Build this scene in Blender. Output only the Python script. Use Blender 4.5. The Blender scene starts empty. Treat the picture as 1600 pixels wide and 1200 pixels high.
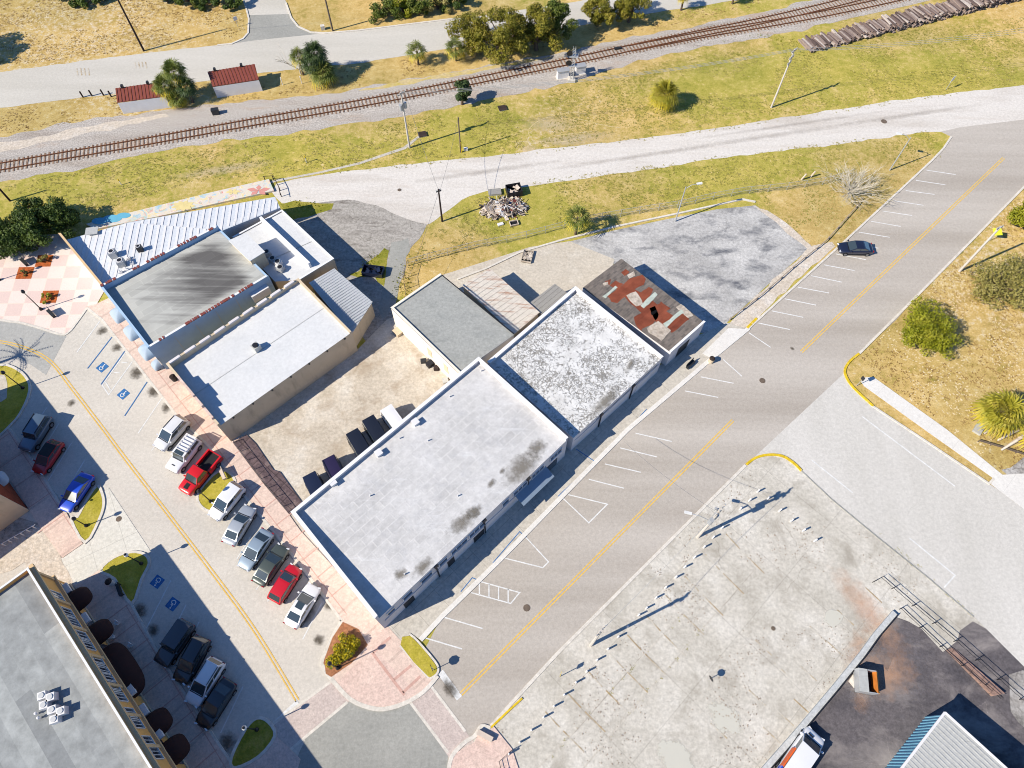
import bpy, bmesh, math, random
from mathutils import Vector, Matrix, noise as mnoise
random.seed(7)
S = bpy.context.scene
col = S.collection
PI = math.pi
def R(a): return math.radians(a)

# ------------------------------------------------------------------ camera
CAM_H, FPX = 80.0, 1080.0
TILT, ROLL = R(28.65), R(0.777)
CAMR = Matrix.Rotation(TILT, 3, 'X') @ Matrix.Rotation(ROLL, 3, 'Z')
cd = bpy.data.cameras.new('camera'); cam = bpy.data.objects.new('camera', cd); col.objects.link(cam)
cam.matrix_world = Matrix.Translation((0, 0, CAM_H)) @ CAMR.to_4x4()
cd.sensor_fit = 'HORIZONTAL'; cd.sensor_width = 36.0; cd.lens = 36.0 * FPX / 1600.0
cd.clip_start = 0.5; cd.clip_end = 2500
S.camera = cam
# ------------------------------------------------------------------ sky, sun, exposure
SUN_AZ, SUN_EL = R(206), R(38)
w = bpy.data.worlds.new('World'); S.world = w; w.use_nodes = True
nt = w.node_tree; nt.nodes.clear()
sky = nt.nodes.new('ShaderNodeTexSky'); sky.sky_type = 'NISHITA'; sky.sun_disc = False
sky.ozone_density = 10.0; sky.dust_density = 0.0; sky.air_density = 1.0; sky.sun_elevation = SUN_EL; sky.sun_rotation = R(90) - SUN_AZ
bg = nt.nodes.new('ShaderNodeBackground'); bg.inputs['Strength'].default_value = 0.095
wo = nt.nodes.new('ShaderNodeOutputWorld')
nt.links.new(sky.outputs[0], bg.inputs[0]); nt.links.new(bg.outputs[0], wo.inputs[0])
sd = bpy.data.lights.new('sun', 'SUN'); sd.energy = 4.6; sd.angle = R(0.5); sd.color = (1.0, 0.92, 0.785)
sun = bpy.data.objects.new('sun', sd); col.objects.link(sun)
SDIR = Vector((math.cos(SUN_EL) * math.cos(SUN_AZ), math.cos(SUN_EL) * math.sin(SUN_AZ), math.sin(SUN_EL)))
sun.rotation_euler = SDIR.to_track_quat('Z', 'Y').to_euler(); sun.location = SDIR * 200
S.view_settings.view_transform = 'Standard'; S.view_settings.look = 'None'
S.view_settings.gamma = 1.0; S.view_settings.exposure = 0.74
S.render.engine = 'CYCLES'
S.cycles.filter_width = 1.0; S.cycles.max_bounces = 6; S.cycles.transparent_max_bounces = 12

# ------------------------------------------------------------------ measuring: photo pixel (1600 wide) -> point at height z
def G(px, py, z=0.0):
    d = CAMR @ Vector((px - 800.0, 600.0 - py, -FPX))
    k = (CAM_H - z) / -d.z
    return Vector((d.x * k, d.y * k, z))
def GL(pts, z=0.0): return [G(p[0], p[1], z) for p in pts]

# ------------------------------------------------------------------ materials
KA = 0.74
def lin(c): return c / 12.92 if c <= 0.04045 else ((c + 0.055) / 1.055) ** 2.4
def pc(r, g, b, k=KA): return (lin(r / 255) * k, lin(g / 255) * k, lin(b / 255) * k, 1)
class N:
    def __init__(s, name):
        s.m = bpy.data.materials.new(name); s.m.use_nodes = True
        s.t = s.m.node_tree; s.t.nodes.clear()
        s.out = s.t.nodes.new('ShaderNodeOutputMaterial'); s.b = s.t.nodes.new('ShaderNodeBsdfPrincipled')
        s.t.links.new(s.b.outputs[0], s.out.inputs[0])
    def n(s, typ, **kw):
        x = s.t.nodes.new('ShaderNode' + typ)
        for k, v in kw.items(): setattr(x, k, v)
        return x
    def l(s, a, b): s.t.links.new(a, b)
    def setv(s, sock, v):
        if hasattr(v, 'is_output') or isinstance(v, bpy.types.NodeSocket): s.l(v, sock)
        else: sock.default_value = v
    def pos(s, rot=0, scale=(1, 1, 1), loc=(0, 0, 0), src='pos'):
        if src == 'pos': o = s.n('NewGeometry').outputs['Position']
        elif src == 'obj': o = s.n('TexCoord').outputs['Object']
        elif src == 'uv': o = s.n('TexCoord').outputs['UV']
        else: o = s.n('TexCoord').outputs['Generated']
        if rot == 0 and scale == (1, 1, 1) and loc == (0, 0, 0): return o
        m = s.n('Mapping'); s.l(o, m.inputs[0]); m.inputs['Rotation'].default_value = (0, 0, rot)
        m.inputs['Scale'].default_value = scale; m.inputs['Location'].default_value = loc
        return m.outputs[0]
    def noise(s, v, scale, detail=4, rough=0.55, dist=0.0):
        x = s.n('TexNoise'); s.l(v, x.inputs['Vector']); x.inputs['Scale'].default_value = scale
        x.inputs['Detail'].default_value = detail; x.inputs['Roughness'].default_value = rough; x.inputs['Distortion'].default_value = dist
        return x.outputs[0]
    def ramp(s, f, stops):
        x = s.n('ValToRGB'); s.l(f, x.inputs[0]); e = x.color_ramp.elements
        while len(e) < len(stops): e.new(0.5)
        for i, (p, c) in enumerate(stops):
            e[i].position = p; e[i].color = c if len(c) == 4 else (*c, 1)
        return x.outputs[0]
    def rng(s, f, a, b, c=0.0, d=1.0):
        x = s.n('MapRange'); s.l(f, x.inputs[0])
        for i, v in enumerate((a, b, c, d)): x.inputs[i + 1].default_value = v
        return x.outputs[0]
    def mix(s, f, a, b, mode='MIX'):
        x = s.n('Mix', data_type='RGBA', blend_type=mode)
        s.setv(x.inputs[0], f); s.setv(x.inputs[6], a); s.setv(x.inputs[7], b); return x.outputs[2]
    def mth(s, op, a, b=0.0):
        x = s.n('Math', operation=op); s.setv(x.inputs[0], a); s.setv(x.inputs[1], b); x.use_clamp = False; return x.outputs[0]
    def cracks(s, v, scale, width, cover=0.5, seed=0):
        nz = s.n('TexNoise'); s.l(v, nz.inputs['Vector']); nz.inputs['Scale'].default_value = scale * 2.3; nz.inputs['Detail'].default_value = 6
        ad = s.n('VectorMath', operation='MULTIPLY_ADD'); s.l(nz.outputs['Color'], ad.inputs[0]); ad.inputs[1].default_value = (0.9 / scale * 0.35,) * 3; s.l(v, ad.inputs[2])
        vo = s.n('TexVoronoi', feature='DISTANCE_TO_EDGE'); s.l(ad.outputs[0], vo.inputs['Vector']); vo.inputs['Scale'].default_value = scale
        c = s.rng(vo.outputs['Distance'], 0.0, width * scale, 1.0, 0.0)
        m = s.rng(s.noise(v, scale * 0.8, 2), 0.5 - (cover - 0.5), 0.62 - (cover - 0.5))
        return s.mth('MULTIPLY', c, m)
    def bump(s, f, strength=0.3, dist=0.05):
        x = s.n('Bump'); s.l(f, x.inputs['Height']); x.inputs['Strength'].default_value = strength; x.inputs['Distance'].default_value = dist
        s.l(x.outputs[0], s.b.inputs['Normal'])
    def done(s, color, rough=0.9, spec=0.25, metal=0.0):
        s.setv(s.b.inputs['Base Color'], color); s.setv(s.b.inputs['Roughness'], rough)
        s.b.inputs['Specular IOR Level'].default_value = spec; s.b.inputs['Metallic'].default_value = metal
        return s.m
def paint(name, c, rough=0.6, spec=0.4, metal=0.0, var=0.12, scale=1.2, coat=0.0, k=KA):
    s = N(name); v = s.pos(src='obj')
    a = pc(*c, k); b = tuple(x * (1 - var) for x in a[:3]) + (1,)
    c_ = s.mix(s.rng(s.noise(v, scale, 5), 0.35, 0.65), b, a)
    if coat: s.b.inputs['Coat Weight'].default_value = coat; s.b.inputs['Coat Roughness'].default_value = 0.05
    return s.done(c_, rough, spec, metal)
def surf(name, c1, c2, c3=None, scale=0.12, fine=2.5, fa=0.16, grain=0.10, crack=None, crack_w=0.03, cover=0.45, crack_k=0.55,
         stain=None, stain_c=(60, 58, 55), stain_t=(0.6, 0.75), stretch=None, rot=0.0, rough=0.92, joints=None, jw=0.02, jk=0.8, lineskew=None):
    s = N(name); v = s.pos()
    vs = s.pos(rot=rot, scale=stretch) if stretch else v
    f = s.noise(vs, scale, 6, 0.6)
    st = [(0.33, pc(*c1)), (0.66, pc(*c2))] if c3 is None else [(0.3, pc(*c1)), (0.5, pc(*c2)), (0.7, pc(*c3))]
    c = s.ramp(f, st)
    f2 = s.noise(v, fine, 5, 0.65)
    fa = fa * 1.35; grain = grain * 1.3
    c = s.mix(1.0, c, s.ramp(f2, [(0.33, (1 - fa,) * 3), (0.67, (1 + fa * 0.5,) * 3)]), 'MULTIPLY')
    f3 = s.noise(v, 5.5, 3, 0.8)
    c = s.mix(1.0, c, s.ramp(f3, [(0.3, (1 - grain,) * 3), (0.7, (1 + grain * 0.3,) * 3)]), 'MULTIPLY')
    if stain:
        m = s.rng(s.noise(vs, stain, 7, 0.65, 0.4), *stain_t)
        c = s.mix(m, c, pc(*stain_c))
    if joints:
        vj = s.pos(rot=rot); br = s.n('TexBrick'); s.l(vj, br.inputs['Vector']); br.offset = 0.0
        br.inputs['Scale'].default_value = 1.0; br.inputs['Brick Width'].default_value = joints[0]; br.inputs['Row Height'].default_value = joints[1]
        br.inputs['Mortar Size'].default_value = jw; br.inputs['Mortar Smooth'].default_value = 0.2
        c = s.mix(br.outputs['Fac'], c, s.mix(1.0, c, (jk, jk, jk, 1), 'MULTIPLY'))
    if crack:
        cr = s.cracks(v, crack, crack_w, cover)
        c = s.mix(s.mth('MULTIPLY', cr, 0.9), c, s.mix(1.0, c, (crack_k, crack_k * 0.97, crack_k * 0.93, 1), 'MULTIPLY'))
    s.bump(f2, 0.25, 0.04)
    return s.done(c, rough, 0.2)
M = {}
U45 = R(-45); PINKROT = R(45.5)
M['asphalt'] = surf('street asphalt', (184, 175, 164), (204, 196, 186), scale=0.16, stretch=(0.08, 1.3, 1), rot=R(-45), fa=0.07, grain=0.1, crack=0.07, crack_w=0.022, cover=0.42, crack_k=0.72)
M['patch_asphalt'] = surf('repaired asphalt', (178, 171, 162), (190, 183, 174), scale=0.3, fa=0.08, grain=0.1)
M['old_asphalt'] = surf('weathered asphalt', (158, 152, 144), (190, 184, 176), (170, 165, 156), scale=0.35, stretch=(0.4, 1.8, 1), rot=R(-60), fa=0.25, crack=0.6, crack_w=0.03, cover=0.6, stain=0.5, stain_c=(115, 108, 100), stain_t=(0.55, 0.72))
M['grey_asphalt'] = surf('grey asphalt', (160, 160, 154), (178, 177, 170), scale=0.1, fa=0.1, crack=0.12, crack_w=0.03, cover=0.42, crack_k=0.72)
M['loop_asphalt'] = surf('loop asphalt', (176, 176, 172), (190, 189, 184), scale=0.1, fa=0.1, crack=0.15, cover=0.4, crack_k=0.75)
M['street_concrete'] = surf('street concrete', (212, 205, 194), (224, 217, 206), scale=0.1, fa=0.08, crack=0.13, crack_w=0.025, cover=0.4, crack_k=0.74, rot=R(-57), stretch=(0.5, 1.6, 1))
M['side_concrete'] = surf('side street concrete', (212, 208, 200), (224, 220, 213), scale=0.1, fa=0.08, grain=0.1, crack=0.06, crack_w=0.03, cover=0.42, crack_k=0.75, stretch=(1.8, .4, 1), rot=R(-45))
M['top_concrete'] = surf('top road concrete', (206, 201, 190), (220, 215, 205), scale=0.08, fa=0.06, crack=0.05, crack_w=0.05, cover=0.4, crack_k=0.82, stretch=(0.3, 2, 1), rot=R(-12))
M['lime_rock'] = surf('crushed lime rock', (224, 217, 207), (234, 228, 220), (210, 201, 190), scale=0.12, fa=0.1, grain=0.12, stretch=(0.3, 1.7, 1), rot=R(-12), stain=0.3, stain_c=(205, 192, 180), stain_t=(0.58, 0.8))
M['yard'] = surf('yard concrete', (202, 190, 172), (220, 208, 190), (236, 228, 215), scale=0.24, fa=0.16, grain=0.1, crack=0.22, cover=0.5, crack_k=0.7, stain=0.28, stain_c=(172, 154, 132), stain_t=(0.52, 0.74))
M['pale_yard'] = surf('pale concrete', (222, 212, 196), (212, 202, 186), (230, 222, 208), scale=0.2, fa=0.14, crack=0.2, cover=0.4, crack_k=0.75, stain=0.3, stain_c=(180, 165, 145), stain_t=(0.58, 0.8))
M['mottled_lot'] = surf('mottled lot', (182, 180, 177), (204, 202, 199), (222, 220, 216), scale=0.2, fa=0.2, grain=0.14, crack=0.3, crack_w=0.03, cover=0.5, stain=0.35, stain_c=(104, 106, 112), stain_t=(0.5, 0.7), stretch=(0.7, 1.3, 1), rot=R(-25))
M['lot'] = surf('parking lot concrete', (200, 194, 181), (217, 211, 199), (233, 228, 218), scale=0.2, fa=0.15, grain=0.1, crack=0.09, crack_w=0.035, cover=0.52, crack_k=0.6, stain=0.3, stain_c=(170, 163, 150), stain_t=(0.52, 0.74), joints=(9, 9), jw=0.05, jk=0.84, rot=R(-45))
M['dark_lot'] = surf('dark lot asphalt', (94, 90, 94), (116, 110, 112), (80, 78, 84), scale=0.15, fa=0.2, grain=0.16, stain=0.2, stain_c=(168, 160, 156), stain_t=(0.5, 0.78), crack=0.12, crack_k=1.7, cover=0.55, rot=R(-45), stretch=(0.7, 1.3, 1))
M['wet_lot'] = surf('patched dark paving', (120, 116, 112), (175, 170, 165), (228, 226, 224), scale=0.3, fa=0.25, crack=0.4, cover=0.6)
M['walk'] = surf('sidewalk concrete', (205, 198, 186), (218, 211, 198), scale=0.15, fa=0.14, joints=(3.0, 3.0), jw=0.03, jk=0.72, rot=R(-45), stain=0.35, stain_c=(150, 146, 138), stain_t=(0.58, 0.75))
M['pale_walk'] = surf('pale sidewalk', (234, 230, 224), (241, 238, 232), scale=0.2, fa=0.06, joints=(3.6, 50), jw=0.03, jk=0.86, rot=R(-45 + 90))
M['kerb'] = surf('kerb concrete', (226, 219, 207), (236, 229, 218), scale=0.5, fa=0.12)
M['yellow_kerb'] = surf('yellow kerb paint', (232, 196, 40), (238, 206, 62), scale=0.6, fa=0.2, stain=0.9, stain_c=(225, 210, 170), stain_t=(0.6, 0.75))
M['drive'] = surf('driveway concrete', (226, 222, 210), (234, 230, 220), scale=0.15, fa=0.1, joints=(3.5, 3.5), jw=0.03, jk=0.75, rot=R(60), crack=.2, crack_k=.8)
M['pink'] = surf('pink pavers', (240, 216, 200), (236, 208, 193), scale=0.3, fa=0.1, grain=0.16, joints=(3.9, 60), jw=0.15, jk=0.85, rot=PINKROT)
M['pink_plain'] = surf('pink speckled pavers', (240, 214, 200), (234, 205, 192), scale=0.5, fa=0.12, grain=0.2)
M['pink_band'] = surf('rose paver band', (222, 182, 168), (216, 174, 160), scale=0.5, fa=0.1, grain=0.12)
M['cross'] = surf('crosswalk pavers', (212, 196, 188), (220, 204, 195), scale=0.4, fa=0.1, grain=0.2)
M['ballast'] = surf('rail ballast', (202, 192, 182), (214, 206, 197), (190, 178, 166), scale=0.15, fine=4, fa=0.24, grain=0.36, stretch=(0.35, 1.6, 1), rot=R(-12), stain=0.2, stain_c=(188, 158, 132), stain_t=(0.55, 0.8))
M['sand'] = surf('pale sand', (236, 226, 212), (226, 212, 194), (240, 232, 222), scale=0.3, fa=0.2, grain=0.2, stain=0.5, stain_c=(180, 165, 140), stain_t=(0.6, 0.8))
M['rut'] = surf('dry rut', (214, 192, 140), (226, 206, 160), scale=0.6, fa=0.2, stain=0.7, stain_c=(200, 180, 96), stain_t=(0.45, 0.65))
M['lowwall'] = surf('low wall concrete', (198, 202, 204), (212, 214, 214), scale=.5, fa=.15)
M['ramp'] = surf('ramp concrete', (176, 144, 130), (156, 128, 116), scale=.6, fa=.2, joints=(1.2, 9), jw=.05, jk=.6, rot=R(45))
M['mulch'] = surf('orange mulch', (206, 112, 58), (190, 96, 46), scale=1, fa=0.25, grain=0.3)
M['red_soil'] = surf('reddish soil', (196, 140, 100), (180, 122, 88), scale=0.8, fa=0.2, grain=0.3)
M['white_line'] = surf('white road paint', (240, 240, 238), (232, 232, 230), scale=0.8, fa=0.1, stain=1.4, stain_c=(214, 209, 202), stain_t=(0.6, 0.78))
M['yellow_line'] = surf('yellow road paint', (240, 200, 110), (236, 194, 98), scale=0.6, fa=0.1, stain=1.2, stain_c=(222, 200, 165), stain_t=(0.55, 0.75))
M['brown_line'] = surf('worn brown line', (190, 166, 130), (200, 186, 160), scale=0.5, fa=0.2, stain=0.5, stain_c=(208, 202, 190), stain_t=(0.45, 0.6))
M['blue_paint'] = surf('blue road paint', (70, 128, 188), (60, 116, 176), scale=0.8, fa=0.15)
M['green_grass'] = None
def grass(name, stops, scale=0.25, attr=False):
    s = N(name); v = s.pos()
    n1 = s.noise(v, scale, 6, 0.65); n2 = s.noise(v, 1.1, 8, 0.8); n3 = s.noise(v, 4.5, 4, 0.8)
    f = s.mth('ADD', s.mth('MULTIPLY', n1, 0.4), s.mth('MULTIPLY', n2, 0.6))
    c = s.ramp(f, stops)
    if attr:
        dry = s.n('Attribute', attribute_name='dry').outputs['Fac']; snd = s.n('Attribute', attribute_name='sand').outputs['Fac']
        tan = s.ramp(s.mth('ADD', s.mth('MULTIPLY', n1, .4), s.mth('MULTIPLY', n2, .6)), [(0.32, pc(168, 136, 80)), (0.5, pc(212, 182, 118)), (0.68, pc(236, 212, 158))])
        fd = s.rng(s.mth('ADD', dry, s.mth('MULTIPLY', s.mth('SUBTRACT', f, 0.5), 2.2)), 0.3, 0.7)
        c = s.mix(fd, c, tan)
        fs = s.rng(s.mth('ADD', snd, s.mth('MULTIPLY', s.mth('SUBTRACT', n2, 0.5), 3.2)), 0.5, 0.85)
        c = s.mix(fs, c, s.ramp(n3, [(0.3, pc(214, 194, 165)), (0.7, pc(240, 228, 210))]))
        spk = s.rng(s.noise(v, 2.2, 2, 0.5), 0.66, 0.72); c = s.mix(s.mth('MULTIPLY', spk, 0.55), c, pc(226, 206, 160))
    c = s.mix(1.0, c, s.ramp(n3, [(0.32, (0.74,) * 3), (0.68, (1.15,) * 3)]), 'MULTIPLY')
    c = s.mix(1.0, c, s.ramp(s.noise(v, 0.045, 3, 0.5), [(0.35, (0.86, 0.9, 0.85)), (0.65, (1.1, 1.06, 1.0))]), 'MULTIPLY')
    s.bump(n3, 0.5, 0.08)
    return s.done(c, 0.95, 0.1)
M['ground'] = grass('grass ground', [(0.34, pc(140, 142, 58)), (0.46, pc(176, 168, 80)), (0.58, pc(202, 186, 104)), (0.7, pc(222, 204, 140))], attr=True)
M['island_grass'] = grass('island grass', [(0.35, pc(160, 152, 50)), (0.5, pc(190, 176, 72)), (0.65, pc(208, 190, 100))])
M['weeds'] = grass('weedy grass', [(0.35, pc(110, 120, 40)), (0.5, pc(150, 148, 60)), (0.65, pc(190, 170, 100))])
M['dark_void'] = paint('dark interior', (22, 22, 24), 0.9, 0.1)
# vehicles, metal and glass
M['glass'] = None
def glass(name, c, rough=0.06):
    s = N(name); s.b.inputs['Coat Weight'].default_value = 0.5; s.b.inputs['Coat Roughness'].default_value = 0.03
    return s.done((*c, 1), rough, 0.8)
M['glass'] = glass('car glass', (0.035, 0.05, 0.058))
M['window_glass'] = glass('window glass', (0.03, 0.035, 0.05), 0.12)
M['tyre'] = paint('tyre rubber', (38, 38, 40), 0.9, 0.2)
M['rim'] = paint('alloy rim', (170, 172, 176), 0.35, 0.5, 0.8)
M['black_trim'] = paint('black trim', (34, 35, 38), 0.6, 0.3)
M['lamp_clear'] = paint('lamp lens', (228, 230, 235), 0.1, 0.8)
M['lamp_red'] = paint('tail lamp lens', (170, 20, 24), 0.15, 0.7)
def car_paint(name, c, metal=0.0, k=KA): return paint(name, c, 0.32, 0.5, metal, 0.04, 0.8, 0.8, k)
M['steel'] = paint('galvanised steel', (196, 198, 200), 0.5, 0.5, 0.3)
M['dark_steel'] = paint('dark painted steel', (52, 54, 58), 0.5, 0.4, 0.2)
M['black_metal'] = paint('black metal', (36, 36, 42), 0.5, 0.4)
M['wire'] = paint('wire', (120, 122, 126), 0.6, 0.4, 0.3)
M['wire_light'] = paint('bare wire', (205, 205, 200), 0.5, 0.4, 0.3)
M['concrete_pole'] = paint('concrete pole', (216, 208, 198), 0.85, 0.2, 0, 0.15)
M['wood_pole'] = paint('weathered wood pole', (124, 110, 98), 0.9, 0.1, 0, 0.3)
M['dark_wood'] = paint('creosoted wood', (74, 62, 58), 0.9, 0.15, 0, 0.35)
M['bleached_wood'] = paint('bleached wood', (222, 206, 190), 0.85, 0.2, 0, 0.15)
M['bleach_grey'] = paint('greyed timber', (188, 172, 156), 0.9, 0.1, 0, 0.3)
M['white'] = paint('white paint', (236, 234, 234), 0.6, 0.4, 0, 0.06)
M['globe'] = paint('milky globe', (238, 238, 236), 0.2, 0.5)
M['rust'] = surf('rusty rail', (142, 92, 62), (120, 76, 52), scale=0.8, fa=0.3, rough=0.7)
M['sleeper'] = surf('wooden sleeper', (186, 156, 132), (150, 122, 102), (200, 174, 152), scale=1.7, fa=0.35, grain=0.3)
def wallmat(name, c, stain=(0.5, 0.8), sc=(120, 108, 96), var=0.1):
    s = N(name); v = s.pos()
    vv = s.pos(scale=(1, 1, 0.25))
    a = pc(*c); b = tuple(x * (1 - var) for x in a[:3]) + (1,)
    c_ = s.mix(s.rng(s.noise(v, 0.5, 5), 0.35, 0.65), b, a)
    c_ = s.mix(s.mth('MULTIPLY', s.rng(s.noise(vv, 1.1, 6, 0.65), *stain), 0.55), c_, pc(*sc))
    f = s.noise(v, 8, 3); s.bump(f, 0.15, 0.02)
    return s.done(c_, 0.9, 0.2)
M['pale_blue_wall'] = wallmat('pale blue stucco', (178, 206, 232), (0.62, 0.95), (140, 165, 195))  # blue of the shaded side put into the wall's base colour
M['lilac_wall'] = wallmat('pale lilac stucco', (232, 226, 226), (0.6, 0.9), (170, 160, 158))
M['white_wall'] = wallmat('whitewashed block wall', (250, 240, 224), (0.62, 0.9), (190, 165, 130))
M['cream_wall'] = wallmat('tan stucco', (226, 206, 176), (0.52, 0.85), (128, 116, 100))
M['blue_white_wall'] = wallmat('white painted stucco', (214, 224, 236), (0.6, 0.95), (160, 172, 188))
M['orange_wall'] = wallmat('ochre stucco', (250, 190, 112), (0.62, 0.95), (170, 110, 60))
M['tan_trim'] = wallmat('tan cornice', (230, 196, 150), (0.6, 0.95), (140, 110, 80))
M['brick'] = surf('red brick', (168, 84, 56), (150, 72, 48), scale=1.0, fa=0.2, grain=0.2)
M['coping'] = wallmat('white coping', (246, 246, 248), (0.7, 0.98), (190, 190, 195))
def corrugated(name, c, c2, rough=0.45, metal=0.15, st=(0.6, 0.8)):
    s = N(name); v = s.pos(rot=R(-45), scale=(0.35, 2.2, 1))
    f = s.noise(v, 0.9, 6, 0.65)
    c_ = s.mix(s.rng(f, *st), pc(*c), pc(*c2))
    c_ = s.mix(1.0, c_, s.ramp(s.noise(s.pos(), 3, 4), [(0.3, (0.88,) * 3), (0.7, (1.04,) * 3)]), 'MULTIPLY')
    return s.done(c_, rough, 0.4, metal)
M['white_metal'] = corrugated('white metal sheet', (232, 236, 240), (190, 196, 204))
M['rusty_white_metal'] = corrugated('rust streaked white sheet', (238, 228, 212), (190, 138, 106), 0.6, 0.0, (0.53, 0.7))
M['grey_metal'] = corrugated('grey metal sheet', (205, 205, 200), (165, 165, 160))
M['grey_shed_metal'] = corrugated('weathered shed sheet', (176, 172, 164), (140, 135, 126))
M['galv_roof'] = corrugated('galvanised sheet', (214, 216, 216), (185, 187, 187))
M['red_metal'] = corrugated('red brown metal', (146, 78, 66), (120, 58, 50), 0.5, 0.1)
M['blue_metal'] = corrugated('pale blue metal siding', (130, 186, 212), (105, 160, 190), 0.5, 0.1)
# roofs
def roof_membrane():
    s = N('seamed white membrane'); v = s.pos(rot=R(-45))
    br = s.n('TexBrick'); s.l(v, br.inputs['Vector']); br.offset = 0.37; br.inputs['Scale'].default_value = 1
    br.inputs['Brick Width'].default_value = 2.1; br.inputs['Row Height'].default_value = 0.98; br.inputs['Mortar Size'].default_value = 0.1
    br.inputs['Mortar Smooth'].default_value = 0.6; br.inputs['Bias'].default_value = 0
    br.inputs['Color1'].default_value = pc(213, 211, 208); br.inputs['Color2'].default_value = pc(201, 199, 197); br.inputs['Mortar'].default_value = pc(219, 217, 214)
    p = s.pos()
    c = s.mix(s.rng(s.noise(p, 0.16, 6, 0.65), 0.4, 0.62), br.outputs['Color'], pc(226, 224, 222))
    c = s.mix(s.mth('MULTIPLY', s.rng(s.noise(p, 0.35, 7, 0.75, .6), 0.5, 0.68), 0.6), c, pc(196, 196, 198))
    c = s.mix(s.mth('MULTIPLY', s.rng(s.noise(s.pos(rot=R(-45), scale=(.4, 2.5, 1)), 0.5, 6, 0.7), 0.55, 0.7), 0.5), c, pc(240, 240, 240))
    c = s.mix(1.0, c, s.ramp(s.noise(p, 1.6, 7, 0.8), [(0.33, (0.8,) * 3), (0.67, (1.06,) * 3)]), 'MULTIPLY')
    c = s.mix(s.mth('MULTIPLY', s.rng(s.noise(p, 0.7, 7, 0.7, .5), 0.66, 0.76), 0.5), c, pc(160, 160, 160))
    s.bump(br.outputs['Fac'], 0.3, 0.02)
    return s.done(c, 0.75, 0.3)
M['membrane'] = roof_membrane()
def roof_cracked():
    s = N('flaking white roof coat'); p = s.pos()
    nz = s.n('TexNoise'); s.l(p, nz.inputs['Vector']); nz.inputs['Scale'].default_value = 1.1; nz.inputs['Detail'].default_value = 7
    ad = s.n('VectorMath', operation='MULTIPLY_ADD'); s.l(nz.outputs['Color'], ad.inputs[0]); ad.inputs[1].default_value = (1.9,) * 3; s.l(p, ad.inputs[2])
    vo = s.n('TexVoronoi', feature='DISTANCE_TO_EDGE'); s.l(ad.outputs[0], vo.inputs['Vector']); vo.inputs['Scale'].default_value = 2.3
    big = s.noise(p, 0.16, 5, 0.6)
    wv = s.mth('MULTIPLY', s.rng(s.noise(p, 0.3, 6, 0.75), 0.42, 0.66), 0.2)
    cr = s.rng(s.mth('SUBTRACT', wv, vo.outputs['Distance']), 0.0, 0.05)
    cr = s.mth('MAXIMUM', cr, s.rng(s.mth('ADD', s.noise(p, 2.4, 6, 0.7), s.mth('MULTIPLY', big, 0.35)), 0.74, 0.84))
    base = s.ramp(s.noise(p, 0.5, 7, 0.75), [(0.3, pc(214, 213, 210)), (0.6, pc(240, 239, 236))])
    base = s.mix(s.mth('MULTIPLY', s.rng(s.noise(p, 0.22, 7, 0.75), 0.52, 0.7), 0.6), base, pc(190, 188, 184))
    c = s.mix(s.mth('MULTIPLY', cr, 0.8), base, s.ramp(s.noise(p, 1.5, 4), [(0.35, pc(88, 83, 76)), (0.65, pc(150, 145, 136))]))
    s.bump(s.mth('SUBTRACT', 1.0, cr), 0.6, 0.06)
    return s.done(c, 0.85, 0.2)
M['cracked'] = roof_cracked()
def roof_streaky():
    s = N('sooty streaked grey roof'); v = s.pos(rot=R(-41))
    g = s.pos(src='gen')
    sep = s.n('SeparateXYZ'); s.l(s.pos(rot=R(-36), scale=(0.09, 1.1, 1)), sep.inputs[0])
    st = s.noise(s.pos(rot=R(-36), scale=(0.06, 1.1, 1)), 0.7, 7, 0.62)
    at = s.n('Attribute', attribute_name='soot').outputs['Fac']
    f = s.rng(s.mth('ADD', at, s.mth('MULTIPLY', s.mth('SUBTRACT', st, 0.5), 2.2)), 0.3, 0.95)
    base = s.ramp(s.noise(s.pos(), 0.35, 5), [(0.3, pc(184, 184, 178)), (0.7, pc(202, 202, 195))])
    c = s.mix(f, base, pc(106, 104, 102))
    br = s.n('TexBrick'); s.l(v, br.inputs['Vector']); br.offset = 0.3; br.inputs['Scale'].default_value = 1; br.inputs['Brick Width'].default_value = 3.2
    br.inputs['Row Height'].default_value = 0.95; br.inputs['Mortar Size'].default_value = 0.03
    br.inputs['Color1'].default_value = (1, 1, 1, 1); br.inputs['Color2'].default_value = (0.86, 0.86, 0.86, 1); br.inputs['Mortar'].default_value = (1.08, 1.08, 1.06, 1)
    c = s.mix(1.0, c, br.outputs['Color'], 'MULTIPLY')
    return s.done(c, 0.85, 0.25)
M['streaky'] = roof_streaky()
def roof_shingle(name, c1, c2, bw=1.0, rh=0.35, rot=R(-45), mort=0.03, bright=0.86):
    s = N(name); v = s.pos(rot=rot); br = s.n('TexBrick'); s.l(v, br.inputs['Vector']); br.offset = 0.43; br.inputs['Scale'].default_value = 1
    br.inputs['Brick Width'].default_value = bw; br.inputs['Row Height'].default_value = rh; br.inputs['Mortar Size'].default_value = mort
    br.inputs['Color1'].default_value = pc(*c1); br.inputs['Color2'].default_value = pc(*c2); br.inputs['Mortar'].default_value = tuple(x * bright for x in pc(*c1)[:3]) + (1,)
    c = s.mix(1.0, br.outputs['Color'], s.ramp(s.noise(s.pos(), 0.8, 6, 0.65), [(0.3, (0.72,) * 3), (0.7, (1.15,) * 3)]), 'MULTIPLY')
    s.bump(s.noise(s.pos(), 5, 3), 0.3, 0.03)
    return s.done(c, 0.9, 0.2)
M['shingle'] = roof_shingle('worn grey shingles', (138, 128, 120), (106, 100, 96), 0.7, 0.3)
M['rust_patch'] = roof_shingle('exposed rusty sheet', (150, 82, 60), (128, 66, 48), 3.0, 0.6)
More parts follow.
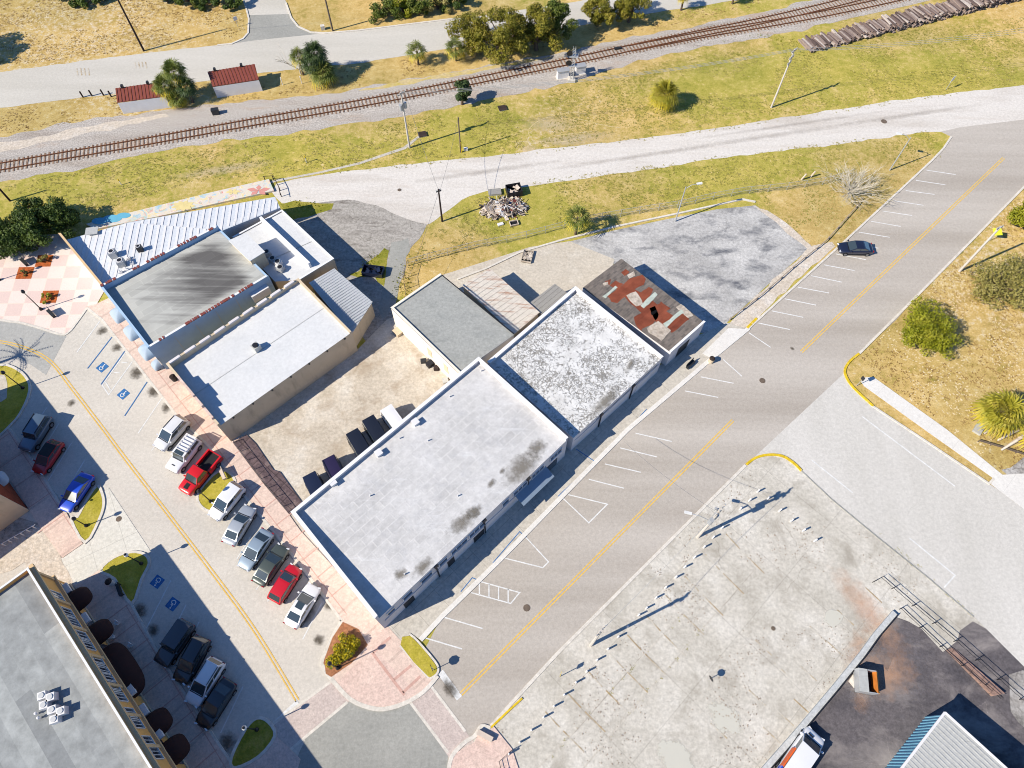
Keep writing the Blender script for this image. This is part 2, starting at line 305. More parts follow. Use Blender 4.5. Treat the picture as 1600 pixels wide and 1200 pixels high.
M['pale_patch'] = surf('torn pale underlay', (222, 210, 196), (190, 176, 160), scale=1.0, fa=0.25)
M['mint_patch'] = surf('pale green sheet', (205, 214, 202), (192, 202, 190), scale=1.0, fa=0.12)
M['grey_roof'] = surf('grey felt roof', (166, 168, 164), (178, 179, 174), (158, 160, 156), scale=0.35, fa=0.12, rot=R(-45), stretch=(0.5, 1.4, 1), joints=(8, 1.0), jw=0.02, jk=0.93)
M['white_flat'] = surf('white flat roof coat', (222, 223, 223), (230, 230, 229), scale=0.3, fa=0.06, grain=0.04, rot=R(-40), joints=(30, 1.4), jw=0.015, jk=0.96)
M['hall_roof'] = roof_shingle('grey membrane strips', (176, 179, 177), (148, 151, 151), 9.0, 1.6, rot=R(45.6), mort=0.015, bright=0.9)
M['awning_brown'] = paint('dark brown canvas', (62, 40, 38), 0.85, 0.2, 0, 0.15)
M['awning_white'] = paint('white canvas', (176, 190, 204), 0.8, 0.2, 0, 0.08)
M['awning_blue'] = paint('blue grey metal awning', (140, 158, 178), 0.6, 0.3, 0, 0.1)
# foliage
def leafmat(name, c1, c2, c3, scale=0.7):
    s = N(name); v = s.pos()
    c = s.ramp(s.noise(v, scale, 4, 0.7), [(0.32, pc(*c1, 0.6)), (0.5, pc(*c2, 0.6)), (0.68, pc(*c3, 0.6))])
    d = s.b; s.setv(d.inputs['Base Color'], c); d.inputs['Roughness'].default_value = 0.6; d.inputs['Specular IOR Level'].default_value = 0.3
    tr = s.n('BsdfTranslucent'); s.l(c, tr.inputs[0]); mx = s.n('MixShader'); mx.inputs[0].default_value = 0.25
    s.l(d.outputs[0], mx.inputs[1]); s.l(tr.outputs[0], mx.inputs[2]); s.l(mx.outputs[0], s.out.inputs[0])
    return s.m
M['leaf_oak'] = leafmat('oak leaves', (116, 118, 30), (156, 150, 46), (190, 170, 70))
M['leaf_dark'] = leafmat('dark evergreen leaves', (58, 80, 32), (88, 112, 44), (124, 142, 58))
M['leaf_lime'] = leafmat('lime green leaves', (130, 138, 18), (168, 170, 34), (196, 190, 66))
M['leaf_olive'] = leafmat('olive leaves', (146, 142, 60), (176, 166, 88), (204, 190, 124))
M['leaf_bush'] = leafmat('bush leaves', (80, 100, 30), (112, 128, 44), (150, 150, 66))
M['leaf_yellow'] = leafmat('yellow blossom', (206, 186, 10), (228, 206, 30), (150, 140, 20), 2.2)
M['palm_green'] = leafmat('palm fronds', (96, 116, 44), (136, 148, 66), (170, 168, 92))
M['palm_yellow'] = leafmat('yellowing palm fronds', (200, 184, 34), (228, 206, 50), (232, 210, 110))
M['palm_olive'] = leafmat('olive palm fronds', (158, 158, 44), (196, 186, 62), (222, 202, 96))
M['palm_dark'] = leafmat('dark palm fronds', (58, 82, 42), (84, 106, 58), (116, 132, 76))
M['bark'] = paint('bark', (122, 104, 88), 0.95, 0.1, 0, 0.35, 3)
M['bare_branch'] = paint('bleached bare branches', (226, 216, 196), 0.9, 0.1, 0, 0.3, 3)

# ------------------------------------------------------------------ mesh building
def org(p):
    o = Vector((0, 0, 0))
    while p is not None: o += p.location; p = p.parent
    return o
class MB:
    def __init__(s): s.v = []; s.f = []; s.mi = []; s.cur = 0
    def add(s, vs, fs):
        k = len(s.v); s.v += [Vector(x) for x in vs]
        for f in fs: s.f.append([i + k for i in f]); s.mi.append(s.cur)
        return s
    def prism(s, poly, z0, z1):
        n = len(poly); z1s = z1 if isinstance(z1, (list, tuple)) else [z1] * n; z0s = z0 if isinstance(z0, (list, tuple)) else [z0] * n
        vs = [(p[0], p[1], z0s[i]) for i, p in enumerate(poly)] + [(p[0], p[1], z1s[i]) for i, p in enumerate(poly)]
        a = sum(poly[i][0] * poly[(i + 1) % n][1] - poly[(i + 1) % n][0] * poly[i][1] for i in range(n))
        fs = [[i, (i + 1) % n, n + (i + 1) % n, n + i] for i in range(n)] + [list(range(n))[::-1], [n + i for i in range(n)]]
        if a < 0: fs = [f[::-1] for f in fs]
        return s.add(vs, fs)
    def box(s, c, d, rz=0.0, rot=None):
        m = rot if rot is not None else Matrix.Rotation(rz, 3, 'Z'); c = Vector(c); vs = []
        for x in (-.5, .5):
            for y in (-.5, .5):
                for z in (-.5, .5): vs.append(c + m @ Vector((x * d[0], y * d[1], z * d[2])))
        return s.add(vs, [[0, 1, 3, 2], [4, 6, 7, 5], [0, 4, 5, 1], [2, 3, 7, 6], [0, 2, 6, 4], [1, 5, 7, 3]])
    def bar(s, p, q, wd, ht):
        p = Vector(p); q = Vector(q); d = q - p
        x = d.normalized(); up = Vector((0, 0, 1)) if abs(x.z) < 0.95 else Vector((1, 0, 0))
        y = up.cross(x).normalized(); z = x.cross(y)
        return s.box((p + q) / 2, (d.length, wd, ht), rot=Matrix((x, y, z)).transposed())
    def tube(s, pts, r, n=6, cap=True):
        pts = [Vector(p) for p in pts]; rs = r if isinstance(r, (list, tuple)) else [r] * len(pts); vs = []; fs = []
        for i, p in enumerate(pts):
            t = (pts[min(i + 1, len(pts) - 1)] - pts[max(i - 1, 0)]).normalized()
            u = t.orthogonal().normalized() if abs(t.z) > 0.9 or abs(t.z) < 0.1 else t.cross(Vector((0, 0, 1))).normalized()
            if i and u.dot(lu) < 0: u = -u
            lu = u
            w_ = t.cross(u)
            for k in range(n): vs.append(p + (u * math.cos(2 * PI * k / n) + w_ * math.sin(2 * PI * k / n)) * rs[i])
        for i in range(len(pts) - 1):
            for k in range(n): a = i * n + k; b = i * n + (k + 1) % n; fs.append([a, b, b + n, a + n])
        if cap: fs.append(list(range(n))[::-1]); fs.append([(len(pts) - 1) * n + k for k in range(n)])
        return s.add(vs, fs)
    def ball(s, c, r, n=10, m=6, sz=1.0):
        vs = [Vector(c) + Vector((0, 0, -r * sz))]; fs = []
        for i in range(1, m):
            a = -PI / 2 + PI * i / m
            for k in range(n): vs.append(Vector(c) + Vector((r * math.cos(a) * math.cos(2 * PI * k / n), r * math.cos(a) * math.sin(2 * PI * k / n), r * sz * math.sin(a))))
        vs.append(Vector(c) + Vector((0, 0, r * sz)))
        for k in range(n): fs.append([0, 1 + (k + 1) % n, 1 + k])
        for i in range(m - 2):
            for k in range(n): a = 1 + i * n + k; b = 1 + i * n + (k + 1) % n; fs.append([a, b, b + n, a + n])
        L = len(vs) - 1
        for k in range(n): fs.append([L, 1 + (m - 2) * n + k, 1 + (m - 2) * n + (k + 1) % n])
        return s.add(vs, fs)
    def build(s, name, mats, parent=None, smooth=None, loc=None):
        me = bpy.data.meshes.new(name); o = bpy.data.objects.new(name, me); col.objects.link(o)
        off = Vector((0, 0, 0))
        if parent is not None: o.parent = parent; off = org(parent)
        elif loc is not None: o.location = loc; off = Vector(loc)
        me.from_pydata([v - off for v in s.v], [], s.f)
        for m in (mats if isinstance(mats, (list, tuple)) else [mats]): me.materials.append(m)
        me.polygons.foreach_set('material_index', s.mi)
        me.validate(); me.update()
        if smooth is not None:
            me.shade_smooth() if smooth >= 180 else me.set_sharp_from_angle(angle=R(smooth))
            if smooth < 180:
                me.polygons.foreach_set('use_smooth', [True] * len(me.polygons))
        return o
def tag(o, label=None, cat=None, group=None, kind=None):
    if label: o['label'] = label
    if cat: o['category'] = cat
    if group: o['group'] = group
    if kind: o['kind'] = kind
    return o
def empty(name, loc, label, cat, group=None):
    o = bpy.data.objects.new(name, None); o.empty_display_size = 0.3; col.objects.link(o); o.location = loc
    return tag(o, label, cat, group)
def copy_tree(o, parent=None):
    c = o.copy(); col.objects.link(c); c.parent = parent
    for ch in list(o.children): copy_tree(ch, c)
    return c
def relabel(o, label=None, group=None):
    if label: o['label'] = label
    if group: o['group'] = group
    return o
def setmat(o, name, mat):
    # give a copied thing its own paint: parts whose base name matches get their own mesh data
    for ch in o.children_recursive:
        if ch.name.split('.')[0] in name:
            ch.data = ch.data.copy(); ch.data.materials.clear(); ch.data.materials.append(mat)
def struct(name, o): o.name = name; o['kind'] = 'structure'; return o
def smooth_px(pts, n=4, closed=False):
    out = []; L = len(pts)
    for i in range(L - (0 if closed else 1)):
        p0 = pts[(i - 1) % L] if closed or i > 0 else pts[i]; p1 = pts[i]; p2 = pts[(i + 1) % L]
        p3 = pts[(i + 2) % L] if closed or i + 2 < L else p2
        for k in range(n):
            t = k / n
            out.append(tuple(0.5 * (2 * p1[j] + (p2[j] - p0[j]) * t + (2 * p0[j] - 5 * p1[j] + 4 * p2[j] - p3[j]) * t * t + (3 * p1[j] - p0[j] - 3 * p2[j] + p3[j]) * t ** 3) for j in (0, 1)))
    if not closed: out.append(pts[-1])
    return out
def ragged(pts, step=1.2, amp=0.35, seed=0):
    # irregular natural edge of a sheet, world-space points
    out = []
    for i in range(len(pts)):
        a = pts[i]; b = pts[(i + 1) % len(pts)]; d = b - a; n = max(1, int(d.length / step)); pr = Vector((-d.y, d.x, 0)).normalized()
        for k in range(n):
            p = a + d * (k / n); out.append(p + pr * amp * (mnoise.noise(p * 0.35 + Vector((seed, 0, 0))) * 1.6 + mnoise.noise(p * 1.3) * 0.8))
    return out
def poly_mesh(name, pts, z, mat, frame=None):
    me = bpy.data.meshes.new(name); bm = bmesh.new()
    f = bm.faces.new([bm.verts.new((p.x, p.y, z)) for p in pts]); f.normal_update()
    if f.normal.z < 0: f.normal_flip()
    bmesh.ops.triangulate(bm, faces=[f])
    if frame:
        uvl = bm.loops.layers.uv.new('UVMap'); O, u, v = frame; det = u.x * v.y - u.y * v.x
        for f in bm.faces:
            for l in f.loops:
                d = l.vert.co - O; l[uvl].uv = ((d.x * v.y - d.y * v.x) / det, (u.x * d.y - u.y * d.x) / det)
    bm.to_mesh(me); bm.free(); me.materials.append(mat)
    o = bpy.data.objects.new(name, me); col.objects.link(o); return o
def sheet(name, px, z, mat, rag=0.0, frame=None, step=1.2):
    pts = GL(px)
    if rag: pts = ragged(pts, step, rag, z * 1000)
    return struct(name, poly_mesh(name, pts, z, mat, frame))
def slab(name, px, h, mat, z0=0.0):
    return struct(name, MB().prism([(p.x, p.y) for p in GL(px)], z0, h).build(name, mat))
def offs(pts, d):
    out = []
    for i, p in enumerate(pts):
        a = pts[i - 1] if i else None; b = pts[i + 1] if i < len(pts) - 1 else None
        t1 = (p - a).to_2d().normalized() if a is not None else None; t2 = (b - p).to_2d().normalized() if b is not None else None
        t = t1 if t2 is None else t2 if t1 is None else (t1 + t2)
        t = t.normalized(); n = Vector((-t.y, t.x)); k = 1.0
        if t1 is not None and t2 is not None: k = 1 / max(0.5, n.dot(Vector((-t1.y, t1.x))))
        out.append(Vector((p.x + n.x * d * k, p.y + n.y * d * k, 0)))
    return out
def ribbon(mb, pts, wd, z, h=None, side=0.0):
    a = offs(pts, wd / 2 + side); b = offs(pts, -wd / 2 + side)
    for i in range(len(pts) - 1):
        q = [a[i], b[i], b[i + 1], a[i + 1]]
        if h is None: mb.add([(p.x, p.y, z) for p in q], [[0, 1, 2, 3]])
        else:
            vs = [(p.x, p.y, z) for p in q] + [(p.x, p.y, h) for p in q]
            fs = [[4, 5, 6, 7], [0, 3, 7, 4][::-1], [1, 2, 6, 5]]
            if i == 0: fs.append([0, 1, 5, 4])
            if i == len(pts) - 2: fs.append([2, 3, 7, 6])
            mb.add(vs, fs)
    return mb
def kerb(name, px, wd=0.3, h=0.15, mat=None, sm=0, closed=False):
    if sm: px = smooth_px(px, sm, closed)
    if closed: px = px + [px[0]]
    return struct(name, ribbon(MB(), GL(px), wd, -0.02, h).build(name, mat or M['kerb']))
def lines(name, segs, wd, z, mat):
    mb = MB()
    for sg in segs: ribbon(mb, GL(sg), wd, z)
    return struct(name, mb.build(name, mat))
_dm = {}
def decal_mat(name, c, strength=0.9, scale=3.0, soft=0.35, thr=0.0):
    s = N(name); g = s.pos(src='uv'); v = s.pos()
    sub = s.n('VectorMath', operation='SUBTRACT'); s.l(g, sub.inputs[0]); sub.inputs[1].default_value = (0.5, 0.5, 0)
    ln = s.n('VectorMath', operation='LENGTH'); s.l(sub.outputs[0], ln.inputs[0])
    f = s.mth('SUBTRACT', s.mth('ADD', s.mth('MULTIPLY', s.noise(v, scale, 6, 0.65), 1.1), -0.05 - thr), s.mth('MULTIPLY', ln.outputs['Value'], 2.0))
    a = s.mth('MULTIPLY', s.rng(f, -0.25, -0.25 + soft), strength)
    s.setv(s.b.inputs['Alpha'], a)
    return s.done(pc(*c), 0.9, 0.1)
M['oil'] = decal_mat('oil stain', (96, 88, 78), 0.75, 2.5, 0.6)
M['roof_soot'] = decal_mat('roof dirt', (138, 132, 122), 0.8, 1.8, 0.7)
M['rust_stain'] = decal_mat('orange rust wash', (228, 182, 150), 0.5, 1.0, 0.8)
M['patch_pale'] = decal_mat('pale patch', (228, 225, 212), 0.75, 0.8, 0.15)
M['scuff_dark'] = decal_mat('dark wear', (168, 158, 148), 0.35, 0.5, 1.0)
M['scuff_sand'] = decal_mat('sandy wear', (230, 212, 176), 0.6, 1.6, 0.8)
def decal(name, c, rx, ry, ang, z, mat, parent=None):
    me = bpy.data.meshes.new(name); ca, sa = math.cos(ang), math.sin(ang); off = org(parent) if parent else Vector((0, 0, 0))
    vs = [(c[0] + ca * x * rx - sa * y * ry - off.x, c[1] + sa * x * rx + ca * y * ry - off.y, z - off.z) for x, y in ((-1, -1), (1, -1), (1, 1), (-1, 1))]
    me.from_pydata(vs, [], [[0, 1, 2, 3]]); uv = me.uv_layers.new(name='UVMap')
    for i, q in enumerate(((0, 0), (1, 0), (1, 1), (0, 1))): uv.data[i].uv = q
    me.materials.append(mat); o = bpy.data.objects.new(name, me); col.objects.link(o)
    if parent: o.parent = parent
    else: o['kind'] = 'structure'
    return o

# ================================================================== THE SETTING
def ground():
    xs = [-700, -400, -220] + [-150 + 1.5 * i for i in range(201)] + [220, 400, 700]
    ys = [-400, -120, -40] + [-14 + 1.5 * i for i in range(141)] + [260, 420, 800]
    # photo px, radius (m), dryness, sandiness
    bl = [(60, 60, 22, 0.95, 0.45), (150, 60, 16, 0.8, 0.75), (190, 20, 14, 0.6, 0.6), (270, 45, 14, 1.0, 0.3), (340, 30, 12, 1.0, 0.25), (240, 70, 8, 0.8, 0.6), (40, 110, 12, 0.9, 0.5),
          (560, 30, 12, 0.85, 0.1), (680, 45, 12, 1.0, 0.1), (640, 25, 10, 0.9, 0.1), (470, 15, 8, 0.7, 0.1),
          (60, 185, 9, 1.0, 0.2), (140, 175, 8, 0.9, 0.4), (160, 165, 5, 0.8, 0.7), (20, 205, 5, 0.6, 0.1), (300, 180, 6, 1.0, 0.6), (240, 178, 6, 1.0, 0.55),
          (430, 145, 8, 0.9, 0.15), (480, 145, 8, 0.8, 0.2), (560, 130, 9, 0.75, 0.15), (620, 118, 8, 0.8, 0.1), (690, 108, 9, 0.8, 0.1), (760, 100, 8, 0.9, 0.1),
          (860, 78, 8, 1.0, 0.2), (940, 55, 9, 1.0, 0.2), (1010, 50, 8, 0.8, 0.15), (1080, 70, 7, 0.7, 0.1), (1000, 95, 5, 0.8, 0.1),
          (1150, 60, 6, 0.9, 0.1), (150, 262, 4, 0.7, 0.2), (260, 247, 4, 0.6, 0.1), (330, 236, 4, 0.8, 0.1), (560, 196, 4, 0.9, 0.2), (500, 206, 4, 0.7, 0.1), (430, 245, 8, 0.0, 0), (250, 272, 7, 0.0, 0), (120, 288, 8, 0.05, 0), (540, 235, 8, 0.1, 0), (720, 200, 8, 0.15, 0), (1120, 130, 10, 0.1, 0), (1300, 120, 12, 0.1, 0), (1480, 110, 10, 0.1, 0), (1010, 290, 0.1, 0, 0), (780, 330, 8, 0.0, 0), (1150, 280, 8, 0.1, 0), (1060, 290, 8, 0.25, 0),
          (290, 285, 6, 0.7, 0.5), (380, 272, 6, 0.7, 0.4), (180, 320, 6, 0.8, 0.3), (520, 265, 4, 0.6, 0.6), (600, 255, 5, 0.6, 0.5),
          (640, 175, 4, 0.9, 0.2), (880, 190, 8, 0.55, 0.5), (920, 185, 7, 0.7, 0.35), (950, 210, 7, 0.75, 0.2), (1040, 190, 6, 0.6, 0.1), (830, 225, 3, 0.5, 0.7), (1140, 190, 7, 0.55, 0.05), (1250, 175, 6, 0.6, 0.15), (1350, 160, 7, 0.5, 0.0),
          (1240, 35, 5, 0.3, 0.0), (1420, 40, 8, 0.75, 0.0), (1360, 52, 7, 0.7, 0.1), (1480, 45, 8, 0.6, 0.3), (1590, 10, 7, 1.0, 0.5), (1580, 60, 7, 0.6, 0.2), (1520, 70, 6, 0.5, 0.2),
          (1000, 310, 7, 0.65, 0.1), (940, 290, 6, 0.6, 0.0), (1400, 230, 5, 0.6, 0.0), (1340, 245, 5, 0.6, 0.0),
          (700, 395, 5, 0.9, 0.3), (660, 410, 5, 0.8, 0.3), (740, 380, 5, 0.9, 0.2), (590, 395, 4, 0.8, 0.2),
          (1260, 320, 5, 0.95, 0.05), (1210, 320, 4, 0.8, 0.15), (1300, 345, 5, 1.0, 0.2), (1380, 290, 6, 1.0, 0.1), (1420, 260, 4, 0.9, 0.0), (1280, 370, 4, 0.9, 0.4), (1340, 340, 3, 0.9, 0.4),
          (1500, 420, 7, 0.8, 0.5), (1470, 450, 7, 0.9, 0.4), (1540, 400, 7, 0.7, 0.6), (1570, 330, 6, 0.8, 0.5), (1420, 490, 7, 0.85, 0.3), (1520, 470, 7, 0.8, 0.6), (1580, 520, 9, 0.8, 0.5),
          (1400, 540, 8, 0.8, 0.15), (1450, 580, 8, 0.75, 0.25), (1520, 560, 8, 0.75, 0.3), (1480, 620, 8, 0.8, 0.15), (1560, 600, 8, 0.85, 0.3), (1540, 700, 7, 0.95, 0.2), (1360, 560, 5, 0.7, 0.3), (1590, 690, 6, 0.9, 0.5), (1430, 660, 6, 0.8, 0.3), (1500, 720, 6, 0.9, 0.4)]
    bl = [(G(a, b), r, d, s) for a, b, r, d, s in bl]
    vs = []; dry = []; snd = []
    for y in ys:
        for x in xs:
            vs.append((x, y, 0)); wd = 0.25; ad = 0.25 * 0.3; as_ = 0.0
            for c, r, d, s_ in bl:
                q = ((x - c.x) ** 2 + (y - c.y) ** 2) / (r * r)
                if q < 4: e = math.exp(-q * 1.2); wd += e; ad += e * d; as_ += e * s_
            dry.append(ad / wd); snd.append(as_ / wd)
    nx = len(xs); fs = [[j * nx + i, j * nx + i + 1, (j + 1) * nx + i + 1, (j + 1) * nx + i] for j in range(len(ys) - 1) for i in range(nx - 1)]
    me = bpy.data.meshes.new('ground'); me.from_pydata(vs, [], fs)
    for n_, d in (('dry', dry), ('sand', snd)):
        a = me.attributes.new(n_, 'FLOAT', 'POINT'); a.data.foreach_set('value', d)
    me.materials.append(M['ground']); o = bpy.data.objects.new('ground', me); col.objects.link(o); o['kind'] = 'structure'
ground()

# --- road along the top, beyond the railway
sheet('road', [(-120, 126), (0, 113), (90, 101), (230, 82), (340, 71), (362, 69), (380, 61), (388, 52), (389, 30), (380, 5), (372, -40), (436, -40), (447, 5), (455, 28), (466, 42), (486, 51), (510, 52), (560, 48), (640, 38),
               (715, 29), (800, 18), (900, 3), (960, -8), (1100, -34), (1260, -34), (1180, -4), (1090, 10), (1010, 22), (950, 32), (880, 45), (800, 60), (720, 73), (640, 86), (545, 101), (480, 106), (400, 115), (300, 130), (180, 147), (80, 158), (0, 169), (-120, 184)], 0.02, M['top_concrete'], 0.15)
sheet('road_apron', [(364, 68), (380, 61), (388, 52), (389, 36), (386, 24), (452, 22), (456, 30), (466, 43), (486, 52), (500, 53), (400, 63)], 0.028, M['grey_asphalt'])
lines('road_marking', [[(120 + k * 6, 107), (122 + k * 6, 118)] for k in range(4)] + [[(211 + k * 5.5, 97), (213 + k * 5.5, 107)] for k in range(4)], 0.2, 0.034, M['brown_line'])
kerb('kerb', [(340, 71), (362, 69), (380, 61), (388, 52), (389, 30), (384, 10)], 0.3, 0.14)
kerb('kerb', [(447, 5), (455, 28), (466, 42), (486, 51), (510, 52), (560, 48), (640, 38), (715, 29)], 0.3, 0.14)
# --- railway bed
bed_u = [(-120, 238), (0, 215), (100, 192), (200, 179), (270, 172), (330, 163), (470, 151), (520, 146), (650, 122), (740, 107), (800, 95), (860, 86), (960, 64), (1100, 38), (1200, 16), (1290, -4), (1400, -34)]
bed_l = [(1560, -34), (1500, -14), (1420, 8), (1330, 27), (1260, 44), (1200, 58), (1100, 74), (1000, 95), (900, 126), (860, 136), (780, 153), (650, 178), (560, 193), (400, 213), (300, 227), (200, 246), (100, 269), (0, 284), (-120, 306)]
sheet('ballast_bed', bed_u + bed_l, 0.012, M['ballast'], 0.5)
sheet('track_path', [(-60, 240), (0, 224), (60, 214), (120, 201), (190, 187), (260, 177), (265, 184), (200, 196), (120, 212), (60, 226), (0, 238), (-60, 254)], 0.02, M['sand'], 0.4)
sheet('dirt_strip', [(560, 142), (640, 124), (740, 108), (800, 97), (860, 88), (862, 93), (800, 103), (700, 121), (600, 138)], 0.02, M['rut'], 0.4)
main_c = [(-160, 291), (0, 263), (100, 245.5), (200, 228.5), (400, 192.5), (600, 157), (800, 116.5), (900, 96), (1000, 74), (1100, 53), (1200, 32.5), (1320, 4), (1470, -36)]
side_c = [(985, 78), (1100, 56), (1200, 39.5), (1300, 21), (1420, -5), (1560, -40)]
def resample(pts, step):
    out = [pts[0]]; acc = 0
    for i in range(len(pts) - 1):
        a, b = pts[i], pts[i + 1]; L = (b - a).length; t = step - acc
        while t <= L: out.append(a + (b - a) * (t / L)); t += step
        acc = (acc + L) % step
    return out
def track(cpx, label, zoff=0.0):
    pts = GL(smooth_px(cpx, 4)); c = resample(pts, 0.66)
    mound = offs(resample(pts, 3), 0)
    t = empty('railway_track', pts[0], label, 'railway')
    mb = MB(); a = offs(mound, 2.3); b = offs(mound, 1.55); d = offs(mound, -1.55); e = offs(mound, -2.3)
    for i in range(len(mound) - 1):
        for p, q, z0, z1 in ((a, b, 0.0, 0.2), (b, d, 0.2, 0.2), (d, e, 0.2, 0.0)):
            mb.add([(p[i].x, p[i].y, z0 + zoff), (q[i].x, q[i].y, z1 + zoff), (q[i + 1].x, q[i + 1].y, z1 + zoff), (p[i + 1].x, p[i + 1].y, z0 + zoff)], [[0, 1, 2, 3]])
    mb.build('ballast', M['ballast'], t)
    for sgn in (1, -1):
        r = MB(); ribbon(r, offs(resample(pts, 2.5), sgn * 0.78), 0.12, 0.25 + zoff, 0.39 + zoff); r.build('rail', M['rust'], t)
    # the hundred sleepers showing largest (nearest the camera) as parts, the others as one mesh
    order = sorted(range(1, len(c) - 1), key=lambda i: (c[i] - Vector((0, 0, 80))).length)
    rest = MB(); near = set(order[:100])
    for i in range(1, len(c) - 1):
        d_ = (c[i + 1] - c[i - 1]); ang = math.atan2(d_.y, d_.x) + random.uniform(-.03, .03); sh = random.uniform(-.12, .12)
        n_ = Vector((-d_.y, d_.x, 0)).normalized() * sh
        bx = ((c[i].x + n_.x, c[i].y + n_.y, 0.155 + zoff), (0.24, 2.8, 0.2), ang)
        if i in near: MB().box(*bx).build('sleeper', M['sleeper'], t)
        else: rest.box(*bx)
    if rest.v: tag(rest.build('sleepers', M['sleeper'], t), kind='stuff')
    return t
track(main_c, 'single main line of rusty rails on wooden sleepers crossing the whole photo')
track(side_c, 'rusty siding track curving off the main line toward the sleeper stacks', 0.013)

# --- pale lime rock road
sheet('gravel_road', [(425, 300), (432, 285), (520, 270), (600, 261), (700, 250), (800, 240), (900, 228), (1000, 217), (1100, 203), (1200, 188), (1300, 172), (1400, 157), (1500, 144), (1600, 134), (1720, 120), (1720, 200), (1600, 188), (1540, 196), (1500, 200), (1480, 206),
                      (1466, 205), (1400, 212), (1300, 227), (1200, 237), (1100, 251), (1000, 267), (900, 281), (830, 290), (760, 298), (722, 312), (690, 335), (672, 350), (640, 356), (560, 322), (500, 318), (440, 318)], 0.014, M['lime_rock'], 0.22)
a_ = G(1300, 200) - G(900, 252); a_ = math.atan2(a_.y, a_.x)
for px, py, rx, ry in ((1000, 244, 24, .8), (1200, 213, 26, .9), (1420, 180, 22, .8), (760, 268, 20, .9), (1230, 196, 24, .6)): decal('wheel_track', G(px, py), rx, ry, a_ + .02, .017 + .0005 * rx / 24 + px * 1e-7, M['scuff_dark'])
sheet('drain_kerb', [(400, 291), (430, 281), (500, 268), (560, 254), (630, 230), (655, 211), (657, 213.5), (634, 233), (562, 257), (500, 271), (432, 284), (400, 294)], 0.03, M['walk'])
# --- cracked asphalt behind the small shops
sheet('old_lot', [(440, 330), (500, 316), (545, 311), (600, 326), (640, 345), (669, 351), (655, 372), (640, 392), (626, 440), (618, 480), (640, 520), (700, 590), (600, 560), (560, 520), (500, 450)], 0.018, M['old_asphalt'], 0.3)
sheet('lane', [(612, 380), (640, 372), (640, 392), (626, 430), (618, 478), (600, 500), (590, 480), (600, 440)], 0.024, M['grey_asphalt'], 0.25)
sheet('weed_strip', [(545, 428), (560, 424), (575, 412), (590, 397), (600, 388), (606, 392), (604, 420), (600, 448), (590, 440), (585, 430), (560, 433)], 0.03, M['weeds'], 0.3)
sheet('weed_strip', [(440, 322), (460, 314), (500, 316), (522, 318), (518, 326), (480, 338), (455, 345)], 0.03, M['weeds'], 0.3)
# --- yards between the buildings
sheet('yard', [(360, 690), (420, 640), (560, 545), (604, 500), (622, 492), (640, 520), (720, 590), (765, 545), (800, 530), (700, 700), (470, 830), (440, 800)], 0.026, M['yard'])
sheet('back_yard', [(690, 430), (760, 408), (828, 386), (890, 377), (960, 405), (950, 440), (900, 480), (830, 520), (760, 560), (700, 500)], 0.02, M['pale_yard'])
sheet('lot', [(888, 378), (960, 360), (1040, 343), (1120, 327), (1180, 321), (1225, 350), (1268, 385), (1200, 445), (1140, 500), (1120, 520), (1040, 520), (960, 440), (958, 406)], 0.016, M['mottled_lot'])
sheet('sandy_verge', [(1130, 512), (1200, 446), (1267, 386), (1300, 378), (1306, 386), (1260, 424), (1200, 480), (1172, 512), (1160, 530), (1136, 520)], 0.022, M['sand'], 0.3)
sheet('sandy_verge', [(1176, 320), (1200, 328), (1228, 350), (1268, 384), (1262, 390), (1222, 356), (1190, 332)], 0.024, M['sand'], 0.3)
# --- the street running to the upper right
sheet('street', [(610, 1150), (640, 1060), (690, 964), (780, 876), (875, 779), (980, 672), (1110, 562), (1170, 513), (1240, 449), (1309, 387), (1400, 303), (1455, 252), (1474, 232), (1486, 214), (1470, 206), (1500, 199), (1600, 187), (1760, 150), (1760, 130), (1760, 190), (1700, 205),
                (1600, 292), (1520, 374), (1440, 455), (1400, 500), (1342, 553), (1322, 570), (1318, 588), (1200, 700), (1165, 727), (1080, 812), (1000, 892), (925, 967), (870, 1022), (800, 1098), (765, 1137), (745, 1152), (700, 1190)], 0.03, M['asphalt'])
# --- concrete side street at the right
sheet('side_street', [(1318, 584), (1330, 604), (1362, 634), (1545, 756), (1600, 792), (1760, 890), (1760, 1140), (1600, 1042), (1523, 965), (1450, 903), (1369, 838), (1299, 780), (1262, 745), (1238, 722), (1200, 711), (1165, 727)], 0.036, M['side_concrete'])
sheet('sidewalk', [(1345, 597), (1352, 590), (1364, 589), (1480, 672), (1566, 742), (1600, 740), (1760, 830), (1760, 900), (1600, 796), (1548, 757), (1552, 748), (1450, 676), (1350, 604)], 0.06, M['pale_walk'])
kerb('kerb', [(1342, 553), (1440, 455), (1520, 374), (1600, 292), (1700, 205)], 0.32, 0.13)
kerb('kerb', [(1362, 634), (1450, 692), (1545, 756), (1552, 748)], 0.25, 0.12)
kerb('yellow_kerb', [(1342, 553), (1328, 564), (1320, 577), (1322, 590), (1334, 607), (1364, 635)], 0.3, 0.16, M['yellow_kerb'], 3)
kerb('yellow_kerb', [(1166, 726), (1180, 716), (1200, 711), (1222, 713), (1240, 724), (1252, 736)], 0.3, 0.16, M['yellow_kerb'], 3)
lines('side_street_marking', [[(1347, 651), (1492, 760)], [(1268, 719), (1332, 770)], [(1421, 841), (1492, 899), (1475, 918)]], 0.16, 0.044, M['white_line'])
